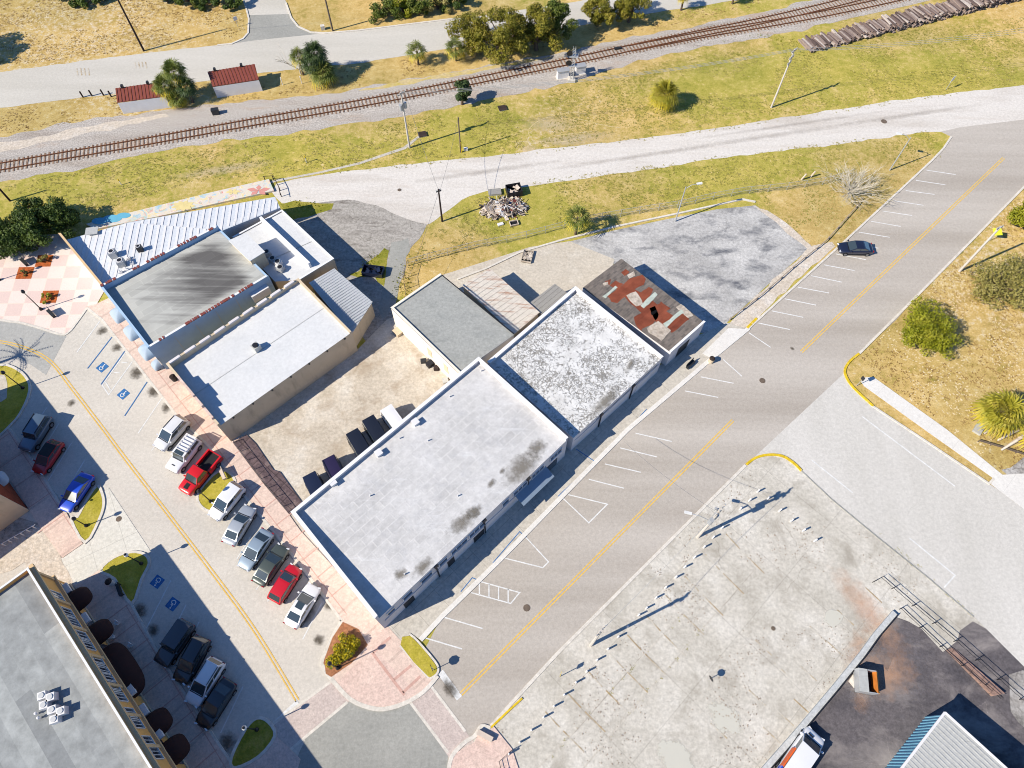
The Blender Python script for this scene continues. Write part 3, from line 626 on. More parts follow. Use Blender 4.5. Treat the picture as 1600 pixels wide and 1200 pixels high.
# --- concrete lot, bottom centre
sheet('parking_lot', [(738, 1154), (765, 1137), (870, 1022), (925, 967), (1000, 892), (1080, 812), (1165, 727), (1200, 711), (1238, 722), (1262, 745), (1299, 780), (1369, 838), (1450, 903), (1523, 965), (1600, 1042), (1760, 1170), (1760, 1320), (700, 1320), (680, 1230)], 0.024, M['lot'])
sheet('dark_lot', [(1398, 962), (1440, 982), (1474, 1020), (1494, 1000), (1498, 984), (1520, 970), (1560, 990), (1610, 1045), (1760, 1180), (1760, 1330), (1160, 1320), (1200, 1200), (1300, 1088)], 0.032, M['dark_lot'], 0.2)
sheet('patched_paving', [(1575, 1052), (1600, 1046), (1660, 1120), (1660, 1200), (1575, 1110), (1580, 1075)], 0.04, M['wet_lot'], 0.4)
sheet('patched_paving', [(1565, 735), (1600, 715), (1700, 760), (1700, 810), (1600, 752), (1585, 748)], 0.034, M['wet_lot'], 0.3)
kerb('kerb', [(745, 1152), (765, 1137), (800, 1098), (870, 1022), (925, 967), (1000, 892), (1080, 812), (1165, 727)], 0.35, 0.1)
kerb('yellow_kerb', [(767, 1137), (792, 1113), (816, 1091)], 0.2, 0.14, M['yellow_kerb'])
kerb('kerb', [(1252, 736), (1299, 780), (1369, 838), (1450, 903), (1521, 964)], 0.14, 0.09, M['grey_asphalt'])
segs = []
for x, y in ((917, 1021 + 28), (950, 1020), (978, 992), (1008, 962), (884, 1082), (850, 1112), (1038, 930), (1068, 900), (1100, 866), (1132, 834)):
    segs += [[(x + 2, y), (x + 24, y + 24)], [(x + 30, y + 30), (x + 62, y + 62)]]
for x, y in ((1170, 1078), (1192, 1136), (1210, 1036), (1250, 1040), (1290, 1000), (1308, 953), (1265, 978), (1352, 918), (1214, 1110), (1240, 1092), (1180, 1000), (1110, 1130)):
    segs.append([(x, y), (x + 26, y + 24)])
lines('parking_lot_marking', segs, 0.13, 0.04, M['brown_line'])
lines('parking_lot_seam', [[(840, 1200), (905, 1136), (980, 1050), (1068, 958)], [(912, 1200), (1000, 1095), (1110, 968)], [(1110, 968), (1190, 880)]], 0.16, 0.036, M['walk'])
# --- street to the lower left
sheet('street', [(-160, 470), (0, 500), (30, 504), (60, 512), (100, 522), (135, 482), (170, 470), (300, 560), (560, 940), (560, 1110), (480, 1155), (440, 1260), (-160, 1260)], 0.02, M['street_concrete'])
sheet('loop_road', [(-160, 480), (0, 500), (30, 504), (60, 514), (104, 525), (72, 586), (48, 570), (20, 560), (0, 572), (-160, 640)], 0.03, M['loop_asphalt'])
sheet('crossroads', [(430, 1260), (478, 1153), (505, 1124), (540, 1097), (560, 1085), (640, 1094), (672, 1135), (700, 1174), (700, 1220), (690, 1280)], 0.034, M['grey_asphalt'])
sheet('crosswalk', [(517, 1062), (548, 1094), (478, 1153), (440, 1182), (402, 1150), (442, 1120)], 0.042, M['cross'])
sheet('crosswalk', [(672, 1068), (727, 1142), (741, 1160), (702, 1184), (640, 1096), (636, 1090)], 0.042, M['cross'])
lines('crosswalk_edge', [[(517, 1065), (442, 1120), (400, 1151)], [(543, 1097), (478, 1151), (444, 1180)], [(672, 1070), (727, 1143)], [(640, 1096), (700, 1176)]], 0.28, 0.05, M['kerb'])
# --- checker plaza
O = G(30, 418); tu = Vector((2.232, 0.096, 0)); tv = Vector((0.229, -2.121, 0))
def checker_mat():
    s = N('checker pavers'); v = s.pos(src='uv'); c = s.n('TexChecker'); s.l(v, c.inputs['Vector']); c.inputs['Scale'].default_value = 1.0
    c.inputs['Color1'].default_value = pc(237, 212, 202); c.inputs['Color2'].default_value = pc(243, 229, 218)
    g = s.noise(s.pos(), 9, 3, 0.8)
    cc = s.mix(1.0, c.outputs['Color'], s.ramp(g, [(0.3, (0.86,) * 3), (0.7, (1.04,) * 3)]), 'MULTIPLY')
    br = s.n('TexBrick'); s.l(v, br.inputs['Vector']); br.offset = 0.0; br.inputs['Scale'].default_value = 1; br.inputs['Brick Width'].default_value = 1; br.inputs['Row Height'].default_value = 1; br.inputs['Mortar Size'].default_value = 0.025
    cc = s.mix(s.mth('MULTIPLY', br.outputs['Fac'], 0.6), cc, pc(248, 226, 206))
    return s.done(cc, 0.9, 0.2)
plaza_px = [(-140, 440), (-60, 420), (0, 398), (60, 380), (120, 372), (150, 360), (96, 372), (165, 452), (163, 472), (146, 480), (136, 482), (128, 494), (112, 514), (100, 523), (60, 512), (30, 504), (0, 500), (-140, 476)]
plaza_px = [(-140, 400), (-60, 380), (0, 370), (96, 366), (165, 452), (150, 478), (138, 481), (128, 494), (112, 514), (100, 523), (60, 512), (30, 504), (0, 500), (-140, 474)]
sheet('plaza', plaza_px, 0.06, checker_mat(), frame=(O, tu, tv))
kerb('kerb', [(-140, 474), (0, 500), (30, 504), (60, 512), (96, 523), (108, 519), (118, 507), (129, 492), (136, 482)], 0.3, 0.1, None, 3)
# --- pink sidewalk along the left street and the corner
pk = [(160, 500), (277, 650), (301, 672), (331, 702), (387, 781), (431, 835), (487, 906), (534, 970)]
slab('sidewalk', [(134, 480), (150, 476), (205, 450), (310, 588), (368, 668), (378, 698), (470, 830), (606, 985), (690, 1062), (686, 1058), (662, 1080), (632, 1098), (600, 1107), (575, 1104), (548, 1092), (524, 1066), (534, 970), (487, 906), (431, 835), (387, 781), (331, 702), (301, 672), (277, 650), (160, 500), (140, 484)][:7] +
     [(640, 1016), (686, 1050), (662, 1080), (632, 1098), (600, 1107), (575, 1104), (548, 1092), (524, 1066), (506, 1042), (503, 1030), (534, 970), (487, 906), (431, 835), (387, 781), (331, 702), (301, 672), (277, 650), (160, 500), (140, 484)], 0.12, M['pink'])
kerb('kerb', [(136, 481), (160, 500), (218, 575), (277, 650), (301, 672), (331, 702), (387, 781), (431, 835), (487, 906), (534, 970)], 0.3, 0.135)
kerb('kerb', [(534, 970), (518, 1000), (504, 1030), (506, 1044), (524, 1068), (548, 1093), (575, 1105), (600, 1108), (632, 1099), (662, 1081), (684, 1056)], 0.42, 0.135, None, 3)
sheet('corner_paving', [(527, 1066), (583, 1012), (650, 1082), (632, 1096), (600, 1104), (575, 1101), (549, 1090)], 0.128, M['pink_plain'])
lines('paver_band', [[(582, 1020), (632, 1086)], [(616, 1062), (643, 1040)], [(630, 1082), (657, 1057)], [(583, 1020), (610, 996)]], 0.3, 0.136, M['pink_band'])
struct('planter_bed', poly_mesh('planter_bed', GL(smooth_px([(536, 972), (575, 1008), (518, 1058), (508, 1040), (508, 1028)], 2, True)), 0.142, M['red_soil']))
struct('verge', MB().prism([(p.x, p.y) for p in GL(smooth_px([(642, 994), (680, 1038), (682, 1050), (670, 1058), (626, 1008)], 2, True))], 0, 0.15).build('verge', M['island_grass']))
kerb('kerb', [(640, 991), (652, 1001), (680, 1034), (685, 1046), (682, 1054), (672, 1061)], 0.22, 0.17, None, 3)
lines('pink_verge_edge', [[(625, 1009), (670, 1060)]], 0.2, 0.14, M['kerb'])
# cross bands of the pink sidewalks
def bands(p0, p1, n0, n1, ln, z, off=0.0):
    a, b = G(*p0), G(*p1); e = (b - a) / 5; d = e.normalized(); nr = Vector((-d.y, d.x, 0)); nr = nr if ln > 0 else -nr; mb = MB()
    for k in range(n0, n1):
        q = a + e * (k + off); ribbon(mb, [q + nr * .15, q + nr * abs(ln)], .13, z)
    ribbon(mb, [a + e * n0 + nr * .32, a + e * n1 + nr * .32], .1, z + .001)
    struct('paver_band', mb.build('paver_band', M['pink_band']))
bands((409, 797), (515.6, 934), -13, 6, 3.9, .126); bands((202, 944), (286, 1080), 0, 9, -4.0, .126); bands((0, 646), (104, 802), -2, 6, -3.6, .126)
# sidewalk along the main building
slab('sidewalk', [(600, 984), (625, 1008), (642, 990), (657, 1000), (690, 964), (780, 876), (875, 779), (980, 672), (1110, 562), (1168, 515), (1136, 505), (1090, 525), (1020, 580), (880, 700), (700, 880)], 0.1, M['walk'])
kerb('kerb', [(657, 1000), (690, 964), (780, 876), (875, 779), (980, 672), (1110, 562), (1170, 513)], 0.55, 0.125, M['pale_walk'])
kerb('kerb', [(1170, 513), (1240, 449), (1309, 387), (1400, 303), (1455, 252), (1474, 232), (1486, 214)], 0.3, 0.13)
kerb('yellow_kerb', [(1167, 513), (1182, 498)], 0.35, 0.16, M['yellow_kerb'])
slab('ramp', [(1097, 553), (1138, 513), (1166, 515), (1112, 561)], 0.115, M['pale_walk'])
lines('sidewalk_line', [[(720, 925), (738, 903), (750, 908)], [(770, 880), (812, 831), (822, 840)], [(872, 776), (880, 768), (955, 700), (1010, 640)], [(900, 702), (930, 722)]], 0.1, 0.108, M['blue_paint'])
# street markings
pl = [[(1447, 266), (1493, 273)], [(1431, 282), (1477, 289)], [(1415, 298), (1460, 304)], [(1397, 314), (1443, 321)], [(1379, 330), (1425, 337)], [(1361, 346), (1407, 354)], [(1342, 363), (1390, 371)], [(1325, 379), (1372, 388)], [(1306, 397), (1353, 406)],
      [(1287, 414), (1335, 423)], [(1267, 431), (1315, 441)], [(1247, 449), (1295, 458)], [(1226, 467), (1275, 477)], [(1206, 486), (1255, 496)], [(1185, 505), (1234, 515)], [(1170, 520), (1204, 543)], [(1130, 562), (1159, 588)], [(1095, 589), (1146, 599)], [(1070, 611), (1122, 621)],
      [(993, 677), (1050, 690)], [(969, 700), (1026, 714)], [(945, 725), (1001, 738)], [(920, 749), (975, 763)], [(888, 773), (949, 788), (920, 817), (880, 779)], [(822, 840), (857, 878), (848, 887), (784, 871)],
      [(736, 926), (798, 943), (812, 926), (748, 908)], [(749, 911), (749, 929)], [(764, 913), (764, 933)], [(779, 918), (779, 937)], [(794, 921), (794, 941)], [(678, 960), (754, 982)], [(662, 996), (722, 1014)]]
lines('parking_marking', pl, 0.14, 0.038, M['white_line'])
lines('stop_line', [[(688, 1050), (718, 1091)]], 0.7, 0.038, M['white_line'])
def centre(px, name):
    mb = MB(); p = GL(px)
    ribbon(mb, p, 0.14, 0.038, None, 0.16); ribbon(mb, p, 0.14, 0.038, None, -0.16); struct(name, mb.build(name, M['yellow_line']))
centre([(720, 1085), (1145, 657)], 'centre_line'); centre([(1252, 550), (1568, 247)], 'centre_line')
centre(smooth_px([(-60, 530), (0, 534), (45, 546), (80, 566), (112, 606), (155, 662), (200, 722), (260, 800), (340, 905), (400, 988), (465, 1095)], 4), 'centre_line')
lines('stop_line', [[(466, 1097), (425, 1136)]], 0.6, 0.038, M['white_line'])
lw = [[(156, 502), (120, 551)], [(254, 621), (216, 677)], [(262, 670), (237, 704)], [(290, 692), (261, 728)], [(362, 818), (346, 842)], [(392, 838), (370, 874)], [(432, 875), (400, 922)], [(450, 888), (418, 940)], [(478, 918), (442, 974)], [(503, 942), (473, 999)],
      [(197, 550), (160, 602), (170, 617), (207, 565)], [(190, 566), (199, 567)], [(178, 582), (188, 583)], [(165, 597), (173, 610)],
      [(74, 636), (65, 649)], [(92, 662), (75, 690)], [(112, 692), (75, 752)], [(132, 720), (115, 748)], [(267, 907), (229, 982)], [(291, 945), (262, 1003)], [(311, 972), (280, 1040)], [(332, 1004), (300, 1078)], [(356, 1037), (322, 1112)], [(380, 1072), (345, 1145)]]
lines('parking_marking', lw, 0.13, 0.034, M['white_line'])
lines('parking_marking', [[(175, 527), (137, 576)], [(195, 549), (158, 601)], [(230, 597), (195, 650)]], 0.14, 0.044, M['blue_paint'])
def access(px, py, ang):
    c = G(px, py); e = struct('accessible_parking_symbol', MB().prism([(c.x + math.cos(ang + PI / 4 + k * PI / 2) * 0.85, c.y + math.sin(ang + PI / 4 + k * PI / 2) * 0.85) for k in range(4)], 0.03, 0.042).build('accessible_parking_symbol', M['blue_paint']))
    mb = MB(); m = Matrix.Rotation(ang, 3, 'Z')
    def tr(p): q = m @ Vector((p[0], p[1], 0)); return Vector((c.x + q.x, c.y + q.y, 0))
    arc = [(0.02 + 0.26 * math.cos(a), -0.16 + 0.26 * math.sin(a)) for a in [R(140 + 20 * k) for k in range(12)]]
    ribbon(mb, [tr(p) for p in arc], 0.09, 0.05)
    for sg in ([(-0.06, 0.3), (-0.04, -0.02), (0.22, -0.04), (0.34, -0.3)], [(-0.05, 0.14), (0.14, 0.12)]): ribbon(mb, [tr(p) for p in sg], 0.1, 0.05)
    h = [tr((-0.06 + 0.1 * math.cos(k * PI / 4), 0.43 + 0.1 * math.sin(k * PI / 4))) for k in range(8)]
    mb.add([(p.x, p.y, 0.05) for p in h], [list(range(8))])
    struct('accessible_parking_mark', mb.build('accessible_parking_mark', M['white_line']))
access(160, 574, R(-35)); access(193, 616, R(-35)); access(246, 909, R(150)); access(270, 944, R(150))
# islands and sidewalks on the far left
def island(px, h=0.14, mat='island_grass', sm=3, kw=0.3):
    c = smooth_px(px, sm, True)
    struct('verge', MB().prism([(p.x, p.y) for p in GL(c)], 0, h).build('verge', M[mat])); kerb('kerb', c, kw, h + 0.03, None, 0, True)
island([(-60, 590), (0, 571), (28, 578), (44, 594), (47, 612), (36, 640), (18, 664), (-20, 690), (-80, 660)])
slab('island_paving', smooth_px([(-60, 600), (0, 586), (11, 594), (12, 612), (4, 628), (-60, 640)], 3, True), 0.155, M['pale_yard'])
island([(152, 760), (160, 770), (163, 788), (156, 812), (134, 848), (112, 812), (122, 808), (134, 786)])
island([(158, 892), (178, 872), (205, 863), (226, 866), (234, 880), (222, 905), (206, 944), (180, 905)])
island([(384, 1140), (402, 1122), (420, 1128), (430, 1150), (405, 1182), (368, 1200), (362, 1184)], mat='weeds')
island([(312, 768), (345, 735), (368, 752), (352, 790), (330, 800), (312, 788)])
slab('sidewalk', [(-120, 560), (0, 650), (40, 700), (104, 800), (130, 850), (98, 872), (62, 822), (20, 755), (-120, 640)], 0.12, M['pink'])
slab('sidewalk', [(118, 916), (160, 888), (208, 948), (250, 1025), (322, 1132), (366, 1196), (440, 1300), (340, 1300), (250, 1180), (140, 960)], 0.12, M['pink'])
slab('sidewalk', [(366, 1196), (432, 1150), (470, 1186), (440, 1300), (400, 1250)], 0.118, M['pink_plain'])
kerb('kerb', [(-120, 560), (0, 650), (40, 702), (104, 802)], 0.25, 0.135); kerb('kerb', [(206, 944), (250, 1025), (322, 1132), (362, 1192)], 0.25, 0.135)
slab('driveway', [(60, 872), (98, 872), (130, 850), (160, 770), (170, 762), (236, 862), (205, 863), (158, 892), (120, 920), (85, 912)], 0.05, M['drive'])
sheet('rubble_yard', [(-60, 850), (0, 850), (62, 822), (98, 880), (120, 922), (60, 920), (40, 880), (0, 900), (-60, 930)], 0.06, M['sand'], 0.3)
sheet('gravel_court', [(-80, 800), (0, 800), (62, 818), (10, 850), (-80, 900)], 0.055, M['old_asphalt'])
# corner at the bottom
slab('sidewalk', [(741, 1160), (752, 1138), (770, 1133), (800, 1170), (830, 1260), (690, 1300), (706, 1180)], 0.12, M['pink_plain'])
kerb('kerb', [(700, 1210), (706, 1182), (726, 1160), (742, 1150), (752, 1135), (766, 1138)], 0.4, 0.14, None, 3)
# right-hand corner details: manholes, stains, tyre wear
mb = MB()
for px, py, r in ((823, 950, .4), (1191, 595, .4), (1381, 190, .5), (186, 811, .35), (1208, 982, .25), (624, 297, .3)):
    c = G(px, py); mb.add([(c.x + r * math.cos(k * PI / 6), c.y + r * math.sin(k * PI / 6), 0.058) for k in range(12)], [list(range(12))])
struct('manhole_cover', mb.build('manhole_cover', M['wood_pole']))
for px, py, r in ((160, 517, 1), (183, 543, 1.1), (213, 583, 1.3), (240, 612, 1.2), (260, 637, 1.2), (478, 958, 1.4), (515, 946, 1), (40, 792, 1.2), (60, 760, .8), (85, 792, 1.4), (218, 955, 1.3), (355, 1160, 1.6), (240, 985, 1), (112, 630, .8), (498, 1000, .9), (350, 800, .8)):
    decal('oil_stain', G(px, py), r, r * random.uniform(.8, 1.3), random.uniform(0, 3), 0.05 + random.uniform(0, .006), M['oil'])
for px, py, rx, ry, a in () and ((950, 850, 26, 1.6, 45), (1050, 750, 30, 1.6, 45), (830, 985, 16, 1.5, 45), (1200, 600, 30, 1.8, 45), (1350, 450, 34, 2, 45), (1000, 720, 20, 1.2, 45), (880, 880, 20, 1.2, 45)):
    decal('tyre_wear', G(px, py), rx, ry, R(a), 0.044 + random.uniform(0, .004), M['scuff_dark'])
for px, py, rx, ry in ((1133, 1122, 2.6, 1.8), (1057, 1185, 2.6, 2), (1302, 965, 1.5, 1.5)):
    decal('pale_patch', G(px, py), rx, ry, R(-40), 0.046, M['patch_pale'])
for px, py, rx, ry, a in ((1360, 960, 9, 2.6, -60), (1340, 1020, 5, 2, 60), (1385, 1052, 5, 3.5, 20), (1345, 1095, 2, 1.4, 60)):
    decal('rust_stain', G(px, py), rx, ry, R(a), 0.047, M['rust_stain'])
for px, py, rx, ry, a in ((860, 195, 7, 3, 0), (905, 215, 9, 2, 8), (880, 222, 7, 1.5, 0), (830, 235, 2, 3, 60), (350, 265, 12, 1.6, 14), (470, 283, 6, 1.5, 10)):
    decal('sandy_wear', G(px, py), rx, ry, R(a), 0.008 + random.uniform(0, .002), M['scuff_sand'])
# wheel ruts circling in the grass
lp = [(855, 178), (905, 186), (940, 195), (970, 200)], [(940, 182), (900, 176), (870, 180), (848, 186), (834, 194), (826, 204), (829, 214), (840, 221), (870, 222), (905, 218)], [(835, 211), (870, 211), (900, 208), (925, 205)]
mb = MB()
for q in lp: ribbon(mb, GL(smooth_px(list(q), 5)), 0.16, 0.012)
struct('wheel_rut', mb.build('wheel_rut', M['rut']))

# ================================================================== BUILDINGS
def inset(poly, d):
    n = len(poly); a = sum(poly[i].x * poly[(i + 1) % n].y - poly[(i + 1) % n].x * poly[i].y for i in range(n)); sg = 1 if a > 0 else -1
    out = []
    for i in range(n):
        p0, p1, p2 = poly[i - 1].to_2d(), poly[i].to_2d(), poly[(i + 1) % n].to_2d()
        e1 = (p1 - p0).normalized(); e2 = (p2 - p1).normalized(); n1 = Vector((-e1.y, e1.x)) * sg; n2 = Vector((-e2.y, e2.x)) * sg
        q1 = p1 + n1 * d[i - 1]; q2 = p1 + n2 * d[i]; cr = e1.x * e2.y - e1.y * e2.x
        if abs(cr) < 1e-4: out.append(q1); continue
        t = ((q2 - q1).x * e2.y - (q2 - q1).y * e2.x) / cr; out.append(q1 + e1 * t)
    return out
def shell(t, P, deck, wall, roof, top=None, par=None, th=0.3, cop=None, copw=0.05, split=None, roofname='roof'):
    """P: world corners; deck: height of the roof deck at each corner; top: parapet top at each corner; par: which edges carry a parapet"""
    n = len(P); deck = deck if isinstance(deck, (list, tuple)) else [deck] * n
    MB().prism([(p.x, p.y) for p in P], -0.05, [d - 0.012 for d in deck]).build('wall', wall, t)
    par = par or [0] * n
    I = inset(P, [th if q else 0.0 for q in par])
    mb = MB(); mb.add([(p.x, p.y, deck[i]) for i, p in enumerate(I)], [list(range(n))]); r = mb.build(roofname, roof, t)
    if top:
        top = top if isinstance(top, (list, tuple)) else [top] * n
        for i in range(n):
            if not par[i]: continue
            j = (i + 1) % n; q = [P[i], P[j], I[j], I[i]]
            MB().prism([(p.x, p.y) for p in q], [deck[i] - 0.008, deck[j] - 0.008, deck[j] - 0.008, deck[i] - 0.008], [top[i], top[j], top[j], top[i]]).build('parapet', wall, t)
            if cop:
                J = inset(P, [-copw] * n); K = inset(P, [(th + copw) if q_ else 0.0 for q_ in par]); q = [J[i], J[j], K[j], K[i]]
                MB().prism([(p.x, p.y) for p in q], [top[i] + .005, top[j] + .005, top[j] + .005, top[i] + .005], [top[i] + .08, top[j] + .08, top[j] + .08, top[i] + .08]).build('coping', cop, t)
    return r
def wall_frame(a, b):
    e = (b - a).to_2d(); L = e.length; e.normalize(); return a.to_2d(), e, Vector((e.y, -e.x)), L
def window(t, a, b, c, wd, z0, z1, frame=None, out=1, mull=1, sill=True):
    A, e, nrm, L = wall_frame(a, b); nrm = nrm * out; m = A + e * (c * L if abs(c) <= 1 else c); ang = math.atan2(e.y, e.x)
    def bx(s, z, w_, h_, d_, mbx, o=0.0): p = m + e * s + nrm * o; mbx.box((p.x, p.y, z), (w_, d_, h_), ang)
    mb = MB(); bx(0, (z0 + z1) / 2, wd, z1 - z0, 0.05, mb, 0.01); wn = mb.build('window', M['window_glass'], t)
    f = MB(); h = z1 - z0
    bx(0, z1 + .04, wd + .16, .08, .14, f, .04); bx(0, z0 - .04, wd + .16, .08, .2 if sill else .14, f, .05)
    bx(-wd / 2 - .04, (z0 + z1) / 2, .08, h, .14, f, .04); bx(wd / 2 + .04, (z0 + z1) / 2, .08, h, .14, f, .04)
    for k in range(mull): bx(-wd / 2 + wd * (k + 1) / (mull + 1), (z0 + z1) / 2, .06, h, .08, f, .03)
    f.build('frame', frame or M['white'], wn); return wn
def panel(t, name, mat, a, b, c, wd, z0, z1, d=0.06, out=1):
    A, e, nrm, L = wall_frame(a, b); m = A + e * (c * L if abs(c) <= 1 else c) + nrm * out * (d / 2 - 0.005)
    return MB().box((m.x, m.y, (z0 + z1) / 2), (wd, d, z1 - z0), math.atan2(e.y, e.x)).build(name, mat, t)
def downpipe(t, a, b, c, z0, z1, out=1):
    A, e, nrm, L = wall_frame(a, b); m = A + e * c * L + nrm * out * 0.1; ang = math.atan2(e.y, e.x)
    mb = MB().box((m.x, m.y, z1 - .18), (.5, .26, .36), ang); mb.tube([(m.x, m.y, z1 - .3), (m.x, m.y, z0)], 0.09, 6); return mb.build('downpipe', M['black_metal'], t)
def dome(t, name, mat, a, b, c, wd, dp, z0, ht, out=1, power=1.0, loose=0.0):
    A, e, nrm, L = wall_frame(a, b); nrm = nrm * out; m = A + e * (c * L if abs(c) <= 1 else c) + nrm * 0.02; mb = MB(); vs = []; fs = []; nu, nv = 14, 5
    for j in range(nv + 1):
        v = PI / 2 * j / nv
        for i in range(nu + 1):
            u = PI * i / nu; cu = math.copysign(abs(math.cos(u)) ** power, math.cos(u)); su = abs(math.sin(u)) ** power
            q = m + e * (wd / 2 * cu * math.cos(v)) + nrm * (dp * su * math.cos(v)); vs.append((q.x, q.y, z0 + ht * math.sin(v)))
    for j in range(nv):
        for i in range(nu): p = j * (nu + 1) + i; fs.append([p, p + 1, p + nu + 2, p + nu + 1])
    return mb.add(vs, fs).build(name, mat, t, 180)
def ribs(P, along, spacing, wd, ht, z, mat, t, name='rib', mb=None):
    """raised seams running in direction 'along' over polygon P; z(x,y) gives the deck height"""
    al = Vector(along).normalized(); ac = Vector((-al.y, al.x)); pts = [p.to_2d() for p in P]
    lo = min(p.dot(ac) for p in pts); hi = max(p.dot(ac) for p in pts); own = mb is None; mb = mb or MB(); k = lo + spacing / 2
    while k < hi:
        ts = []
        for i in range(len(pts)):
            a, b = pts[i], pts[(i + 1) % len(pts)]; da, db = a.dot(ac) - k, b.dot(ac) - k
            if da * db < 0: q = a + (b - a) * (da / (da - db)); ts.append(q.dot(al))
        if len(ts) >= 2:
            p, q = al * min(ts) + ac * k, al * max(ts) + ac * k
            if (q - p).length > .4: mb.bar((p.x, p.y, z(p.x, p.y) + ht / 2 - .01), (q.x, q.y, z(q.x, q.y) + ht / 2 - .01), wd, ht)
        k += spacing
    return mb.build(name, mat, t) if own else mb
def plane_z(P, zs):
    a, b, c = P[0], P[1], P[2]; za, zb, zc = zs[0], zs[1], zs[2]
    u = Vector((b.x - a.x, b.y - a.y, zb - za)); v = Vector((c.x - a.x, c.y - a.y, zc - za)); n_ = u.cross(v)
    return lambda x, y: za - (n_.x * (x - a.x) + n_.y * (y - a.y)) / n_.z

# --- A: large white building in the middle
def main_building():
    dz = [5.75, 5.75, 5.15, 5.15]
    P = [G(455, 800, 6.3), G(748, 558, 6.3), G(887, 685, 5.5), G(586, 966, 6.3)]   # W, N, E, S corners
    t = empty('white_building', P[0].to_2d().to_3d(), 'largest white building with a seamed flat roof and small windows facing the wide street', 'building')
    r = shell(t, P, dz, M['lilac_wall'], M['membrane'], [6.3, 6.25, 5.75, 6.4], [1, 1, 0, 1], 0.32, M['coping'])
    a, b = P[2], P[3]      # street wall runs E -> S
    def fr(px): # fraction along the wall from the photo x of its top edge
        return (887 - px) / (887 - 586)
    for px, w_ in ((867, 1.9), (835, 2.0), (805, 2.2), (780, .95), (733, 2.3), (705, 2.3), (680, 1.1), (655, 1.5), (627, 1.2), (603, .9)):
        window(t, a, b, fr(px), w_, 3.45, 4.45, M['white'], -1, 2 if w_ > 1.5 else 0)
    for px in (818, 745, 670): downpipe(t, a, b, fr(px), 0.2, 4.95, -1)
    for px, w_, z1 in ((735, 1.6, 1.9), (858, 2.6, 2.2), (690, 1.0, 2.2), (625, 1.4, 2.1)): panel(t, 'door', M['dark_steel'] if w_ < 2 else M['window_glass'], a, b, fr(px), w_, 0.1, z1, 0.06, -1)
    for f0, f1 in ((.3, .62), (.63, .98)): panel(t, 'wall_band', M['lilac_wall'], a, b, (f0 + f1) / 2, (f1 - f0) * (a - b).length, 2.72, 2.84, 0.1, -1)
    A, e, nrm, L = wall_frame(a, b); nrm = -nrm; f = fr(823); mm = A + e * f * L
    q = [mm - e * 2.6, mm + e * 2.6]; mb = MB(); lo, hi = 2.5, 3.1
    vs = [(q[0].x, q[0].y, hi), (q[1].x, q[1].y, hi), (q[1].x + nrm.x * 1.5, q[1].y + nrm.y * 1.5, lo), (q[0].x + nrm.x * 1.5, q[0].y + nrm.y * 1.5, lo)]
    vs += [(x, y, z - .08) for x, y, z in vs]
    mb.add(vs, [[0, 3, 2, 1], [4, 5, 6, 7], [0, 4, 7, 3], [1, 2, 6, 5], [2, 3, 7, 6], [0, 1, 5, 4]]).build('awning', M['awning_blue'], t)
    panel(t, 'door', M['window_glass'], a, b, f, 3.8, 0.1, 2.3, 0.06, -1)
    pz = plane_z(P, dz)
    for px, py in ((522, 757), (593, 711), (650, 663), ):
        c = G(px, py, 5.5); z = pz(c.x, c.y); mb = MB(); mb.box((c.x, c.y, z + .25), (.62, .62, .5), R(40)); v = mb.build('roof_vent', M['white'], t)
        MB().box((c.x, c.y, z + .56), (.8, .8, .1), R(40)).build('vent_cap', M['white'], v)
    for px, py in ((703, 622), (669, 690), (579, 776), (752, 582), (625, 687), (715, 775), (632, 897)):
        c = G(px, py, 5.4); z = pz(c.x, c.y); MB().tube([(c.x, c.y, z - .05), (c.x, c.y, z + .4)], .07, 6).build('vent_pipe', M['white'], t)
    for px, py, rx, ry, an in ((815, 730, 3.0, 1.7, 48), (838, 700, 1.6, 1.2, 50), (724, 815, 2.3, 1.1, 40), (740, 800, 1.2, .8, 45), (661, 885, 1.6, .8, 45), (626, 897, .9, .7, 40), (768, 755, .8, .4, 50), (785, 736, .5, .35, 50)):
        c = G(px, py, 5.3); q = decal('roof_stain', c, rx * 1.3, ry * 1.3, R(an), 0, M['roof_soot'], t); me = q.data; off = org(t)
        for v in me.vertices: v.co.z = pz(v.co.x + off.x, v.co.y + off.y) + .012 - off.z
main_building()
# --- B: white building with the flaking roof
def flaking_building():
    P = [G(762, 566, 4.4), G(899, 449, 4.4), G(1036, 557, 4.3), G(896, 684, 4.1)]
    t = empty('white_building', P[1].to_2d().to_3d(), 'white building with a flaking blotchy roof, between the seamed and rusty patched roofs', 'building')
    dz = [4.1, 4.1, 4.0, 4.0]
    shell(t, P, dz, M['lilac_wall'], M['cracked'], [4.55, 4.55, 4.25, 4.2], [1, 1, 0, 0], 0.35, M['coping'])
    a, b = P[2], P[3]
    for f in (0.34, 0.7): downpipe(t, a, b, f, 0.2, 3.8, -1)
    panel(t, 'wall_band', M['lilac_wall'], a, b, .5, (a - b).length * .96, 2.75, 2.85, .08, -1)
    panel(t, 'wall_pipe', M['dark_steel'], a, b, .4, (a - b).length * .7, 3.2, 3.25, .05, -1)
    panel(t, 'door', M['lilac_wall'], a, b, .2, 2.4, 0.1, 2.5, .07, -1)
    for px, py, rx, ry, an in ((945, 628, 4.5, 1.1, 48), (985, 570, 2, .6, 60)):
        c = G(px, py, 4.05); decal('roof_stain', c, rx, ry, R(an), 4.112, M['roof_soot'], t)
flaking_building()
